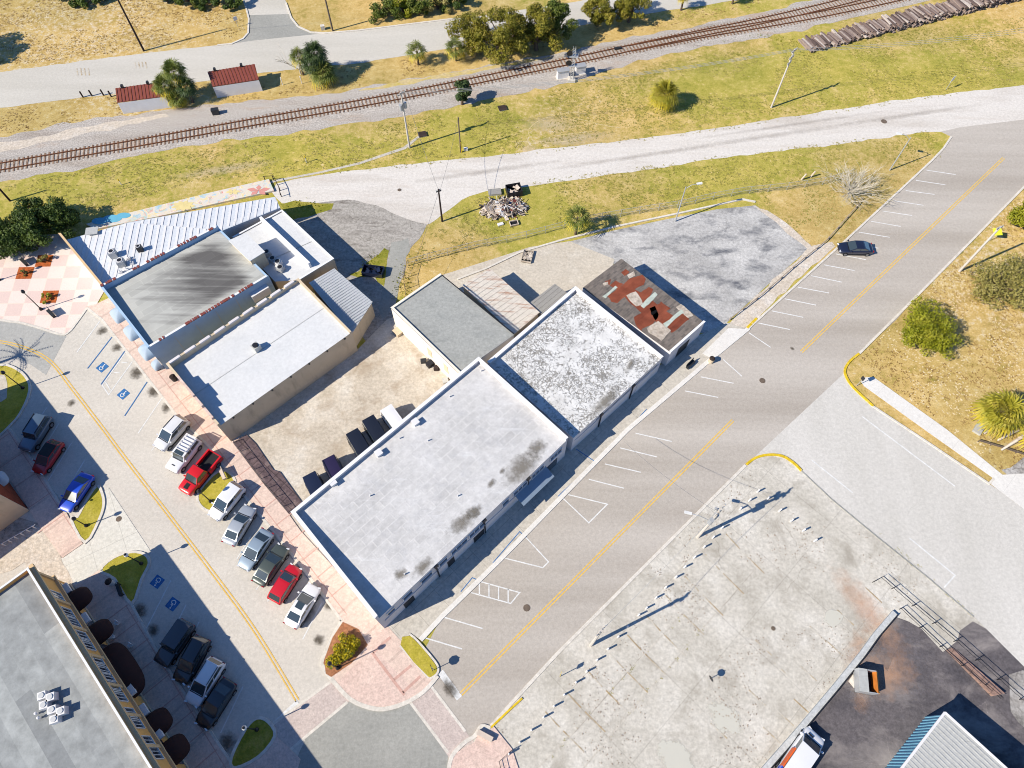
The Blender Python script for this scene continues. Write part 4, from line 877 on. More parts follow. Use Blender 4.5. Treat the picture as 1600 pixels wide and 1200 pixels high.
# --- C: the rusty patched roof
def rusty_building():
    P = [G(910, 450, 3.5), G(971, 404, 3.5), G(1101, 504, 3.5), G(1048, 551, 3.5)]
    t = empty('rusty_roof_building', P[1].to_2d().to_3d(), 'low building whose grey shingle roof is torn open to rusty red patches', 'building')
    shell(t, P, 3.5, M['lilac_wall'], M['shingle'], 3.68, [0, 0, 1, 0], .2, M['coping'])
    def patch(px, mat, z, name='roof_patch'):
        q = GL(px, 3.5); MB().prism([(p.x, p.y) for p in ragged(q, .5, .14, z)], 3.5, z).build(name, mat, t)
    for px in ([(948, 462), (984, 436), (1003, 430), (1009, 436), (1005, 444), (984, 455), (976, 463), (965, 473), (955, 472)], [(995, 466), (1014, 448), (1021, 452), (1012, 466), (1003, 474)], [(1015, 482), (1034, 470), (1048, 482), (1036, 492), (1027, 506)],
               [(990, 495), (1010, 484), (1024, 478), (1030, 492), (1020, 506), (1000, 518), (992, 508)], [(1041, 508), (1066, 490), (1076, 498), (1050, 520)], [(945, 440), (955, 436), (952, 446)], [(971, 426), (978, 420), (984, 425), (976, 431)]): patch(px, M['rust_patch'], 3.515)
    for px in ([(941, 463), (962, 446), (966, 450), (946, 467)], [(1001, 478), (1024, 456), (1028, 461), (1006, 482)], [(1036, 506), (1064, 484), (1068, 488), (1041, 512)]): patch(px, M['mint_patch'], 3.53)
    for px in ([(979, 462), (992, 456), (1004, 474), (994, 479)], [(1010, 512), (1028, 502), (1048, 516), (1034, 532), (1012, 520)], [(1056, 480), (1064, 475), (1082, 492), (1076, 496)], [(980, 430), (990, 424), (992, 430), (984, 435)], [(942, 443), (950, 440), (950, 445), (944, 447)]): patch(px, M['pale_patch'], 3.525)
    patch([(975, 462), (990, 452), (1006, 462), (1030, 476), (1060, 500), (1048, 512), (1020, 500), (1000, 488)], M['rust_patch'], 3.508); patch([(952, 446), (962, 438), (975, 444), (966, 454)], M['rust_patch'], 3.51)
    patch([(1017, 489), (1025, 484), (1028, 487), (1019, 493)], M['dark_void'], 3.536, 'roof_hole')
    a, b = P[2], P[3]; panel(t, 'door', M['dark_steel'], a, b, .55, 2.2, 0.1, 2.3, .06, -1)
rusty_building()
# --- D, E, F behind
def grey_roof_building():
    P = [G(611, 481, 4.6), G(688, 428, 4.6), G(803, 522, 4.6), G(717, 583, 4.6)]
    t = empty('whitewashed_building', P[0].to_2d().to_3d(), 'whitewashed block building with a plain grey felt roof facing the sandy yard', 'building')
    shell(t, P, 4.45, M['white_wall'], M['grey_roof'], [4.62, 4.62, 4.6, 4.6], [1, 0, 0, 1], .22, M['white_wall'])
    a, b = P[3], P[0]
    for f in (.44, .2): panel(t, 'blocked_window', M['cream_wall'], a, b, f, .8, 1.5, 3.2, .05, -1)
    for i in (1, 3):
        p, q = P[i], P[(i + 1) % 4]; mb = MB(); mb.bar((p.x, p.y, 4.64), (q.x, q.y, 4.64), .12, .08); mb.build('roof_edge', M['black_metal'], t)
    mb = MB(); c = a.lerp(b, .82); panel(t, 'buttress', M['cream_wall'], a, b, .93, 1.2, 0, .5, .9, -1)
grey_roof_building()
def lean_to(px, zs, mat, label, cat, wall, along, sp=0.75, ribh=.05, name='shed'):
    P = [G(p[0], p[1], z) for p, z in zip(px, zs)]
    t = empty(name, P[0].to_2d().to_3d(), label, cat); mb = MB().prism([(p.x, p.y) for p in P], 0, [z - .1 for z in zs]); mb.build('wall', wall, t)
    J = inset(P, [-.15] * 4); MB().prism([(p.x, p.y) for p in J], [z - .07 for z in zs], zs).build('roof', mat, t)
    ribs([p.to_3d() for p in J], along, sp, .1, ribh, plane_z(P, zs), mat, t, 'roof_rib'); return t, P
U = (math.cos(R(45)), math.sin(R(45))); V = (math.cos(R(-45)), math.sin(R(-45)))
lean_to([(724, 446), (765, 421), (841, 488), (803, 520)], [3.4, 2.9, 2.9, 3.4], M['rusty_white_metal'], 'low lean-to with a white metal roof streaked with rust beside the grey felt roof', 'shed', M['cream_wall'], U, .7)
lean_to([(829, 474), (867, 445), (884, 458), (846, 489)], [2.6, 2.6, 2.6, 2.6], M['grey_shed_metal'], 'small shed with a dull grey metal roof tucked behind the flaking white roof', 'shed', M['grey_metal'], U, .6)
# --- G: cream shop with white roof, and its corrugated annex
def cream_building():
    z = 4.7; P = [G(262, 572, 5.0), G(467, 436, z), G(549, 518, z), G(339, 664, 5.0)]   # W, N, E, S
    t = empty('tan_building', P[0].to_2d().to_3d(), 'long tan stucco shop with a plain white flat roof and a stepped front', 'building')
    shell(t, P, 4.5, M['cream_wall'], M['white_flat'], [5.6, 4.95, 4.75, 5.0], [1, 1, 0, 1], .3, None)
    # stepped front: three raised pieces
    A, e, nrm, L = wall_frame(P[3], P[0])
    for f0, f1, zt in ((.08, .92, 5.45), (.25, .75, 5.95), (.40, .6, 6.25)):
        q0 = A + e * L * f0; q1 = A + e * L * f1; pr = [(q0.x, q0.y), (q1.x, q1.y), ((q1 + nrm * .28).x, (q1 + nrm * .28).y), ((q0 + nrm * .28).x, (q0 + nrm * .28).y)]
        MB().prism(pr, 4.95, zt).build('front_step', M['pink_plain'], t)
    # stepped coping blocks on the party wall
    A, e, nrm, L = wall_frame(P[0], P[1])
    for k in range(9):
        f0, f1 = .02 + k * .108, .02 + k * .108 + .075; q0 = A + e * L * f0; q1 = A + e * L * f1
        MB().prism([((q0 - nrm * .02).x, (q0 - nrm * .02).y), ((q1 - nrm * .02).x, (q1 - nrm * .02).y), ((q1 + nrm * .34).x, (q1 + nrm * .34).y), ((q0 + nrm * .34).x, (q0 + nrm * .34).y)], 5.0 + (1 - f0) * .4, 5.22 + (1 - f0) * .4).build('coping_block', M['lilac_wall'], t)
    a, b = P[2], P[3]
    for k in range(7): panel(t, 'scupper', M['dark_steel'], a, b, .06 + k * .14, .22, 4.2, 4.42, .14, -1)
    mb = MB(); p0, p1 = G(302, 618, 4.5), G(508, 480, 4.5); mb.bar((p0.x, p0.y, 4.515), (p1.x, p1.y, 4.515), .1, .03); mb.build('roof_seam', M['grey_metal'], t)
    c = G(402, 545, 4.6); v = MB().box((c.x, c.y, 4.95), (.9, .9, .9), R(50)).build('roof_fan', M['grey_metal'], t); MB().tube([(c.x, c.y, 5.4), (c.x, c.y, 5.55)], .36, 12).build('fan_cowl', M['black_metal'], v)
    panel(t, 'door', M['dark_steel'], P[3], P[0], .3, 1.6, .1, 2.3, .06, 1)
cream_building()
t_, P_ = lean_to([(485, 442), (522, 421), (580, 472), (549, 519)], [3.6, 3.3, 3.3, 3.6], M['galv_roof'], 'corrugated galvanised annex at the back of the long tan shop', 'annex', M['cream_wall'], U, .42, .05, 'annex')
# --- H: old shop with sooty roof
def sooty_building():
    z = 5.4; P = [G(159, 451, z), G(341, 354, z), G(420, 431, z), G(232, 545, z)]   # W, N, E, S
    t = empty('sooty_roof_building', P[0].to_2d().to_3d(), 'shop with a grey roof darkened by sooty streaks and white domed awnings', 'building')
    n = 24; dk = 5.1; I = inset(P, [.3, .3, .1, .3])
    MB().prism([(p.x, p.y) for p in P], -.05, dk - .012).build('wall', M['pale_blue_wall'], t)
    vs = []; soot = []
    for j in range(n + 1):
        for i in range(n + 1):
            u, v = i / n, j / n; a = I[0].lerp(I[1], u); b = I[3].lerp(I[2], u); p = a.lerp(b, v); vs.append((p.x, p.y, dk))
            s_ = max(0, min(1, (u - .12) / .5)) * max(0, min(1, (1.04 - u) / .2)) * max(0, min(1, (v + .02) / .22)) * max(0, min(1, (1.0 - v) / .15)); soot.append(s_ * 1.0)
    o = MB().add(vs, [[j * (n + 1) + i, (j + 1) * (n + 1) + i, (j + 1) * (n + 1) + i + 1, j * (n + 1) + i + 1] for j in range(n) for i in range(n)]).build('roof', M['streaky'], t)
    o.data.attributes.new('soot', 'FLOAT', 'POINT').data.foreach_set('value', soot)
    I = [p.to_3d() for p in I]
    for i, (z0, z1) in enumerate(((6.0, 5.7), (5.3, 5.3), (5.45, 5.55), (5.6, 6.0))):
        if i == 1: continue
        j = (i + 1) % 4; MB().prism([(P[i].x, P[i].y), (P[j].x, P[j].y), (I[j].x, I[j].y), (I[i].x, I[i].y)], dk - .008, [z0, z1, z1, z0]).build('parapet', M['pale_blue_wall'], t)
    # broken red tile copings along both long walls
    for i in (0, 2):
        A, e, nrm, L = wall_frame(P[i], P[(i + 1) % 4]); mb = MB(); k = .3; q0 = A + e * .25 + nrm * .15; q1 = A + e * (L - .3) + nrm * .15; mb.cur = 1; mb.bar((q0.x, q0.y, 6.02 if i == 0 else 5.46), (q1.x, q1.y, 5.72 if i == 0 else 5.56), .3, .06); mb.cur = 0
        while k < L - .4:
            wd = random.uniform(.18, .4)
            if mnoise.noise(Vector((k * .45, i * 7.3, 0))) > -.02:
                q = A + e * k + nrm * .15; zt = (6.0 + (5.7 - 6.0) * k / L) if i == 0 else (5.45 + .1 * k / L); mb.box((q.x, q.y, zt + .06), (wd, .4, .12), math.atan2(e.y, e.x))
            k += wd + random.uniform(.02, .25)
        mb.build('tile_coping', [M['red_metal'], M['coping']], t)
    a, b = P[3], P[0]      # front wall, S -> W
    for f in (.18, .5, .8): dome(t, 'awning', M['awning_white'], a, b, f, 2.5, 1.3, 2.3, 1.0, -1, .3)
    for f in (.18, .5, .8): panel(t, 'shop_window', M['window_glass'], a, b, f, 2.0, .6, 2.3, .05, -1)
    dome(t, 'awning', M['awning_white'], a, b, -.03, 1.5, 1.1, 2.3, .8, -1, .35)
    a, b = P[2], P[3]
    panel(t, 'hood', M['white'], a, b, .12, 2.6, 3.0, 4.3, .7, -1)
    for k in range(4): panel(t, 'wall_joint', M['grey_metal'], a, b, .3 + k * .17, .05, .2, 4.9, .03, -1)
    # stair house at the back edge
    q = [G(360, 377, 6.0), G(384, 366, 6.0), G(412, 394, 6.0), G(391, 407, 6.0)]
    MB().prism([(p.x, p.y) for p in q], 3.0, 6.0).build('stair_house', M['cream_wall'], t); MB().prism([(p.x, p.y) for p in inset(q, [-.15] * 4)], 6.005, 6.12).build('stair_house_roof', M['white_flat'], t)
sooty_building()
# --- I: low white roofs at the back
def back_building():
    P = [G(364, 371, 3.4), G(441, 329, 3.4), G(522, 405, 3.4), G(497, 421, 3.4), G(473, 428, 3.4), G(428, 452, 3.4)]
    P = [G(364, 371, 3.4), G(441, 329, 3.4), G(522, 405, 3.4), G(470, 437, 3.4), G(430, 440, 3.4)]
    t = empty('back_shop', P[1].to_2d().to_3d(), 'low flat white-roofed rear building holding four round fans, behind the sooty roof', 'building')
    shell(t, P, 3.4, M['cream_wall'], M['white_flat'], 3.5, [1, 1, 1, 0, 0], .18, M['coping'], .03)
    p, q = G(411, 344, 3.5), G(487, 416, 3.5); A, e, nrm, L = wall_frame(p, q)
    MB().prism([(p.x, p.y), (q.x, q.y), ((q.to_2d() + nrm * .35).x, (q.to_2d() + nrm * .35).y), ((p.to_2d() + nrm * .35).x, (p.to_2d() + nrm * .35).y)], 3.41, 4.35).build('party_wall', M['coping'], t)
    mb = MB(); p, q = G(425, 405, 3.4), G(486, 378, 3.4); mb.bar((p.x, p.y, 3.44), (q.x, q.y, 3.44), .08, .06); mb.build('roof_pipe', M['grey_metal'], t)
back_building()
for i, (px, py) in enumerate(((418, 397), (427, 407), (435, 412), (439, 421))):
    c = G(px, py, 3.6); f = empty('roof_fan', (c.x, c.y, 3.42), ['round condenser fan nearest the stair house', 'second round condenser fan from the stair house', 'white cased condenser fan, third from the stair house', 'round condenser fan farthest from the stair house'][i], 'fan unit', 'condenser fans on the back roof')
    MB().box((c.x, c.y, 3.75), (.85, .85, .66), R(40 + i * 9)).build('casing', M['white'] if i == 2 else M['steel'], f); MB().tube([(c.x, c.y, 4.08), (c.x, c.y, 4.2)], .4, 14).build('cowl', M['grey_metal'], f); MB().tube([(c.x, c.y, 4.19), (c.x, c.y, 4.205)], .33, 14).build('fan_grille', M['black_metal'], f)
# --- J: white corrugated building with the mural terrace
def corrugated_building():
    P = [G(92, 366, 4.2), G(200, 345, 3.9), G(429, 306, 3.9), G(437, 323, 3.9), G(346, 359, 3.9), G(160, 449, 4.2)]
    t = empty('white_metal_building', P[0].to_2d().to_3d(), 'wedge shaped building with a ribbed white metal roof beside the checkered plaza', 'building')
    dz = [2.9, 3.6, 3.7, 3.7, 3.7, 3.3]
    MB().prism([(p.x, p.y) for p in P], -.05, [d - .012 for d in dz]).build('wall', M['blue_white_wall'], t)
    n = len(P); I = inset(P, [.08, .08, .08, .08, .08, .3])
    bm_ = [(p.x, p.y, dz[i]) for i, p in enumerate(I)]
    MB().add(bm_, [[0, 1, 5], [1, 4, 5], [1, 2, 4], [2, 3, 4]]).build('roof', M['white_metal'], t)
    MB().prism([(P[5].x, P[5].y), (P[0].x, P[0].y), (I[0].x, I[0].y), (I[5].x, I[5].y)], [3.2, 2.8, 2.8, 3.2], [4.4, 4.4, 4.4, 4.4]).build('parapet', M['blue_white_wall'], t)
    MB().prism([(P[5].x, P[5].y), (P[0].x, P[0].y), (I[0].x, I[0].y), (I[5].x, I[5].y)], 4.405, 4.46).build('coping', M['tan_trim'], t)
    tri = [((0, 1, 5)), ((1, 4, 5)), ((1, 2, 4)), ((2, 3, 4))]
    al = (G(300, 300) - G(292, 345)).to_2d()
    rb = MB()
    for tr in tri:
        Q = [Vector(bm_[k]) for k in tr]; ribs(Q, al, 0.95, .3, .07, plane_z(Q, [q.z for q in Q]), M['white'], t, 'roof_rib', rb)
    rb.build('roof_rib', M['white'], t)
    g = G(145, 363, 3.3); MB().box((g.x, g.y, 3.6), (1.7, 1.3, .12), R(10)).build('skylight', M['grey_metal'], t)
corrugated_building()
for i, (px, py, lb) in enumerate(((176, 396, 'rooftop air conditioner on the ribbed white roof, nearest the plaza parapet'), (189, 410, 'rooftop air conditioner on the ribbed white roof, beside the sooty roof'), (218, 388, 'small dark rooftop air conditioner standing apart from the other two'))):
    c = G(px, py, 4.0); f = empty('air_conditioner', (c.x, c.y, 3.45), lb, 'air conditioner', 'air conditioners on the ribbed white roof'); s_ = .95 if i < 2 else .7
    MB().box((c.x, c.y, 3.97), (s_, s_, 1.0), R(20)).build('casing', M['steel'] if i < 2 else M['dark_steel'], f); MB().tube([(c.x, c.y, 4.47), (c.x, c.y, 4.55)], s_ * .42, 14).build('fan_cowl', M['white'], f); MB().tube([(c.x, c.y, 4.54), (c.x, c.y, 4.56)], s_ * .32, 12).build('fan_grille', M['black_metal'], f)
for px, py in ((200, 402), (205, 410), (187, 424), (197, 420)):
    c = G(px, py, 3.8); tag(MB().box((c.x, c.y, 3.62), (.5, .35, .3), R(15)).tube([(c.x, c.y, 3.7), (c.x, c.y, 4.1)], .06, 6).build('roof_vent', M['white'], None, None, (c.x, c.y, 3.5)), 'small white vent box among the air conditioners on the ribbed white roof', 'roof vent', 'vents among the air conditioners')
# mural terrace
def mural():
    px = [(136, 352), (180, 340), (230, 328), (330, 303), (421, 282), (429, 300), (330, 322), (250, 340), (150, 360)]
    s = N('painted mural'); v = s.pos()
    f = s.noise(v, .42, 3, .5, 1.2); q = s.mth('FRACT', s.mth('MULTIPLY', f, 4.0))
    c = s.ramp(q, [(0.0, pc(150, 200, 225)), (.16, pc(232, 224, 210)), (.34, pc(236, 214, 140)), (.5, pc(240, 234, 224)), (.66, pc(224, 150, 140)), (.82, pc(190, 214, 190)), (1.0, pc(170, 196, 220))])
    s.t.nodes[-1]; c = s.mix(s.rng(s.noise(v, 1.2, 5), .4, .6), c, pc(226, 218, 206)); m = s.done(c, .85, .2)
    o = slab('painted_terrace', px, .32, m)
    mb = MB(); zz = .33
    def flower(cx, cy, r, k, mat, ph=0):
        c_ = G(cx, cy); mm = MB()
        for j in range(k):
            a = ph + 2 * PI * j / k; tip = Vector((c_.x + r * math.cos(a), c_.y + r * .6 * math.sin(a))); sd_ = Vector((-math.sin(a), math.cos(a))) * r * .22; md = Vector((c_.x + r * .55 * math.cos(a), c_.y + r * .33 * math.sin(a)))
            zj = zz + .004 * (j + 1); mm.add([(c_.x, c_.y, zj), (md.x + sd_.x, md.y + sd_.y, zj), (tip.x, tip.y, zj), (md.x - sd_.x, md.y - sd_.y, zj)], [[0, 3, 2, 1]])
        struct('painted_flower', mm.build('painted_flower', mat))
    yl = paint('mural yellow', (236, 218, 156), .85, .2); rd = paint('mural red', (224, 156, 146), .85, .2); bl_ = paint('mural blue', (112, 188, 216), .85, .2)
    flower(288, 324, 1.9, 9, yl); flower(405, 300, 1.9, 5, rd, .4); flower(365, 302, 1.2, 6, yl, .2)
    for cx, cy, rr, zz in ((158, 347.5, .95, .336), (177, 344, 1.1, .34), (195, 339, .8, .344)):
        c_ = G(cx, cy); mm = MB().add([(c_.x + rr * 1.3 * math.cos(k * PI / 10), c_.y + rr * .7 * math.sin(k * PI / 10), zz) for k in range(20)], [list(range(20))]); struct('painted_wave', mm.build('painted_wave', bl_))
mural()
# --- K: ochre building, lower left
def ochre_building():
    h = 8.0; A0 = G(44, 887, h); A1 = G(270, 1252, h); e = (A1 - A0).to_2d().normalized(); n_ = Vector((-e.y, e.x))
    if n_.x < 0: n_ = -n_
    L = 62.0
    def W(s_, o, z): p = A0.to_2d() + e * s_ + n_ * o; return Vector((p.x, p.y, z))
    t = empty('ochre_building', (A0.x, A0.y, 0), 'two storey ochre building with dark domed awnings and a big pale grey roof', 'building')
    P = [W(0, 0, 0), W(L, 0, 0), W(L, -32, 0), W(0, -32, 0)]
    shell(t, P, 7.45, M['orange_wall'], M['hall_roof'], 8.0, [1, 1, 1, 1], .16, M['coping'], .02)
    # dark band painting the gutter's shadow, and cornice below the street front's parapet
    def strip(name, mat, s0, s1, o0, o1, z0, z1): MB().prism([tuple(W(s0, o0, 0))[:2], tuple(W(s1, o0, 0))[:2], tuple(W(s1, o1, 0))[:2], tuple(W(s0, o1, 0))[:2]], z0, z1).build(name, mat, t)
    strip('cornice', M['tan_trim'], -.3, L, 0.0, .42, 7.45, 7.75); strip('roof_band', M['dark_steel'], -.2, L, .0, .26, 7.0, 7.4)
    strip('belt_course', M['tan_trim'], -.1, L, 0.0, .28, 3.5, 3.8); strip('plinth', M['cream_wall'], -.1, L, 0.0, .12, .1, .5)
    for k in range(17): strip('pilaster', M['tan_trim'], .2 + k * 3.7, .55 + k * 3.7, 0.0, .16, 3.85, 6.95)
    a, b = W(0, 0, 0), W(L, 0, 0)
    sg = 1 if wall_frame(a, b)[2].dot(n_) > 0 else -1
    def at(py): # photo row along the upper storey -> distance along the front
        return ((py - 893) / 359.0) * (A1 - A0).length + 1.0
    for zy in (90, 205, 265, 365, 420, 525, 580, 640, 695, 750, 860, 915, 1030, 1095): window(t, a, b, at(900 + zy / 4) / L, 1.25, 4.6, 6.3, M['white'], sg, 2)
    for zx in range(3, 31): window(t, a, b, (24 + zx * 2.1) / L if 24 + zx * 2.1 > 31 else .99, 1.25, 4.6, 6.3, M['white'], sg, 1) if zx > 4 and 24 + zx * 2.1 < L - 1 else None
    for zy, wd in ((150, 2.4), (385, 2.4), (640, 6.6), (990, 2.6), (1155, 2.6)): dome(t, 'awning', M['awning_brown'], a, b, at(900 + zy / 4 - 14) / L, wd, 1.9, 2.3, 1.3, sg, .6)
    for k in range(8): panel(t, 'shop_window', M['window_glass'], a, b, (1.8 + k * 4.3) / L, 2.6, .5, 2.6, .06, sg)
    for zy in (70, 285, 770, 1045, 900): panel(t, 'lamp_shade', M['white'], a, b, at(900 + zy / 4 - 14) / L, 1.2, 2.9, 3.25, .7, sg)
    for zy in (210, 430, 880, 1070): panel(t, 'hanging_sign', M['dark_steel'], a, b, at(900 + zy / 4 - 14) / L, .9, 2.5, 3.3, .12, sg)
    return W
KW = ochre_building()
for i, (px, py, lb) in enumerate(((76, 1094, 'white rooftop air handling unit on the big grey roof, upper of two'), (92, 1116, 'white rooftop air handling unit on the big grey roof, lower of two'))):
    c = G(px, py, 7.6); f = empty('air_handler', (c.x, c.y, 7.3), lb, 'air handler', 'units on the ochre building roof')
    for dx, dy in ((-.45, .35), (.4, .25), (0, -.45)):
        MB().box((c.x + dx, c.y + dy, 7.8), (.75, .7, .9), R(20)).build('casing', M['white'], f); MB().tube([(c.x + dx, c.y + dy, 8.25), (c.x + dx, c.y + dy, 8.32)], .26, 10).build('fan_cowl', M['steel'], f)
for px, py in ((60, 1115), (64, 1122)):
    c = G(px, py, 7.4); tag(MB().tube([(c.x, c.y, 7.25), (c.x, c.y, 7.8)], .1, 8).ball((c.x, c.y, 7.85), .16, 8, 5).build('vent_pipe', M['white'], None, None, (c.x, c.y, 7.3)), 'short capped white vent pipe beside the air handling units', 'vent pipe', 'vent pipes on the ochre building roof')
# --- L: brick building at the left edge
def brick_building():
    h = 7.2; B = G(45, 797); B2 = G(0, 733); e = (B2 - B).to_2d().normalized(); n_ = Vector((-e.y, e.x))
    if n_.x > 0: n_ = -n_
    def W(s_, o): p = B.to_2d() + e * s_ + n_ * o; return Vector((p.x, p.y, 0))
    t = empty('brick_building', (B.x, B.y, 0), 'red brick shop at the left edge with a beige end wall and white awnings', 'building')
    P = [W(0, 0), W(0, 26), W(19.6, 26), W(19.6, 0)]
    shell(t, P, 6.7, M['brick'], M['white_flat'], h, [1, 1, 1, 1], .35, M['coping'])
    MB().prism([tuple(W(-.12, -.05))[:2], tuple(W(-.12, 26))[:2], tuple(W(-.005, 26))[:2], tuple(W(-.005, -.05))[:2]], 0, 6.6).build('end_wall', M['cream_wall'], t)
    a, b = P[3], P[0]; sg = 1 if wall_frame(a, b)[2].dot(-n_) > 0 else -1
    for k in range(4): dome(t, 'awning', M['awning_white'], a, b, .2 + k * .2, 2.2, .9, 2.6, 1.0, sg, .6); window(t, a, b, .2 + k * .2, 1.5, 4.0, 5.8, M['white'], sg, 1)
brick_building()
# --- M: blue metal shed, lower right
def blue_shed():
    z = 3.6; c0 = G(1477, 1116, z); c1 = G(1390, 1228, z); c2 = G(1640, 1254, z); e1 = (c1 - c0).to_2d().normalized(); e2 = Vector((-e1.y, e1.x))
    if e2.x < 0: e2 = -e2
    P = [c0.to_2d(), c0.to_2d() + e1 * 18, c0.to_2d() + e1 * 18 + e2 * 15, c0.to_2d() + e2 * 15]; P = [p.to_3d() for p in P]
    t = empty('blue_shed', (c0.x, c0.y, 0), 'pale blue ribbed metal shed with a grey ribbed roof at the lower right', 'shed')
    MB().prism([(p.x, p.y) for p in P], 0, [3.5, 3.5, 4.6, 4.6]).build('wall', M['blue_metal'], t)
    J = inset(P, [-.12] * 4); zs = [3.6, 3.6, 4.7, 4.7]; MB().prism([(p.x, p.y) for p in J], [q - .08 for q in zs], zs).build('roof', M['grey_metal'], t)
    ribs([p.to_3d() for p in J], (e2.x, e2.y), .45, .12, .05, plane_z(P, zs), M['grey_metal'], t, 'roof_rib')
    mb = MB(); k = .2
    while k < 18: p = P[0].to_2d() + e1 * k - e2 * .03; mb.box((p.x, p.y, 1.7), (.12, .08, 3.4), math.atan2(e1.y, e1.x)); k += .42
    mb.build('wall_rib', M['blue_metal'], t)
    mb = MB(); Jt = [Vector((p.x, p.y, zs[i])) for i, p in enumerate(J)]
    for a, b in ((0, 1), (0, 3)): mb.bar(Jt[a], Jt[b], .22, .1)
    mb.build('trim', M['white'], t)
blue_shed()
# --- two little red roofed shelters beside the top road
def shelter(rf, base, label):
    zs = [2.9, 2.9, 2.3, 2.3]; P = [G(p[0], p[1], z) for p, z in zip(rf, zs)]; B = GL(base)
    t = empty('shelter', P[3].to_2d().to_3d(), label, 'shelter', 'red roofed shelters beside the top road')
    MB().prism([(p.x, p.y) for p in P], [z - .1 for z in zs], zs).build('roof', M['red_metal'], t)
    al = (P[0] - P[3]).to_2d(); ribs(P, al, .55, .14, .06, plane_z(P, zs), M['rust_patch'], t, 'roof_rib')
    MB().prism([(B[0].x, B[0].y), (B[1].x, B[1].y), (P[2].x, P[2].y + .0), (P[3].x, P[3].y)], 0, [.12, .12, 2.15, 2.15]).build('back_wall', M['white'], t)
    W_ = (P[1] - P[0]); mb = MB()
    for f in (.16, .72): p = P[0] + W_ * f; mb.box((p.x, p.y, 3.1), (.35, .5, .45), .2)
    mb.build('roof_vent', M['dark_steel'], t)
    for f in (.03, .97): p = P[0] + W_ * f; MB().box((p.x, p.y - .15, 1.4), (.15, .15, 2.8)).build('post', M['dark_wood'], t)
shelter([(180, 138), (251, 128), (258, 150), (183, 160)], [(193, 178), (264, 166)], 'red ribbed roof shelter left of the roadside palm clump')
shelter([(324, 112), (398, 100), (404, 124), (332, 135)], [(340, 152), (408, 140)], 'red ribbed roof shelter right of the roadside palm clump')

# ================================================================== VEHICLES
def loft(mb, rings, cap=True):
    n = len(rings[0]); vs = [p for r in rings for p in r]; fs = []
    for i in range(len(rings) - 1):
        for k in range(n - 1): a = i * n + k; fs.append([a, a + n, a + n + 1, a + 1])
    if cap: fs.append(list(range(n))); fs.append([(len(rings) - 1) * n + k for k in range(n)][::-1])
    return mb.add(vs, fs)
def hull_ring(x, w, zb, zs, zt, crown=0.5):
    h = [(w * .9, zb), (w, zb + .14), (w * 1.0, zs - .16), (w * .955, zs - .03), (w * .86, zt - .015), (w * crown, zt + .02), (0, zt + .03)]
    return [(x, -a, b) for a, b in h] + [(x, a, b) for a, b in h[::-1][1:]]
KINDS = {
 # L length, W width, body stations (x fraction 0 rear .. 1 front, width fraction, shoulder z, top z), cabin: rear base, rear top, front top, front base (fractions), roof z, top width fraction
 'sedan': dict(L=4.85, W=1.88, st=[(0, .78, .66, .72), (.02, .9, .84, .9), (.08, .97, .92, .99), (.2, 1, .93, 1.0), (.45, 1, .92, .95), (.7, 1, .9, .96), (.8, .99, .86, .92), (.92, .95, .76, .82), (.975, .86, .68, .72), (1, .74, .6, .62)], cab=(.12, .30, .54, .735), roof=1.43, tw=.77),
 'hatch': dict(L=4.35, W=1.84, st=[(0, .82, .72, .78), (.015, .92, .9, .95), (.08, .97, .96, 1.0), (.3, 1, .95, .98), (.7, 1, .92, .98), (.8, .99, .89, .95), (.92, .94, .8, .85), (.975, .86, .7, .74), (1, .74, .6, .62)], cab=(.03, .16, .55, .755), roof=1.48, tw=.78),
 'wagon': dict(L=4.75, W=1.92, st=[(0, .84, .8, .86), (.015, .93, 1.0, 1.05), (.08, .98, 1.05, 1.08), (.3, 1, 1.04, 1.06), (.7, 1, 1.02, 1.07), (.8, .99, .99, 1.05), (.92, .95, .9, .96), (.975, .88, .8, .84), (1, .76, .66, .7)], cab=(.02, .1, .55, .755), roof=1.68, tw=.8),
 'boxy': dict(L=4.75, W=1.9, st=[(0, .93, .95, 1.0), (.02, .97, 1.1, 1.14), (.2, 1, 1.12, 1.14), (.7, 1, 1.1, 1.14), (.8, .99, 1.08, 1.14), (.95, .97, 1.02, 1.08), (.985, .92, .95, 1.0), (1, .86, .8, .84)], cab=(.02, .05, .60, .68), roof=1.83, tw=.86),
 'van': dict(L=5.2, W=1.98, st=[(0, .92, .95, 1.0), (.015, .97, 1.1, 1.14), (.2, 1, 1.14, 1.16), (.7, 1, 1.13, 1.16), (.83, .99, 1.08, 1.14), (.93, .95, .98, 1.04), (.98, .88, .86, .92), (1, .78, .72, .76)], cab=(.015, .05, .68, .83), roof=2.05, tw=.82),
 'pickup': dict(L=5.7, W=1.98, st=[(.40, 1, 1.08, 1.1), (.5, 1, 1.1, 1.12), (.73, 1, 1.1, 1.14), (.8, .99, 1.08, 1.14), (.93, .96, 1.02, 1.08), (.98, .9, .95, 1.0), (1, .82, .8, .84)], cab=(.41, .44, .64, .745), roof=1.82, tw=.78),
}
def quad_in(a, b, c, d, s, off):
    q = [Vector(x) for x in (a, b, c, d)]; m = sum(q, Vector()) / 4; nn = (q[1] - q[0]).cross(q[3] - q[0]).normalized()
    if nn.dot(m - Vector((0, 0, .8))) < 0: nn = -nn
    su, sv = s
    def P(u, v): return (q[0] * (1 - u) + q[1] * u) * (1 - v) + (q[3] * (1 - u) + q[2] * u) * v + nn * off
    return [P(su, sv), P(1 - su, sv), P(1 - su, 1 - sv), P(su, 1 - sv)]
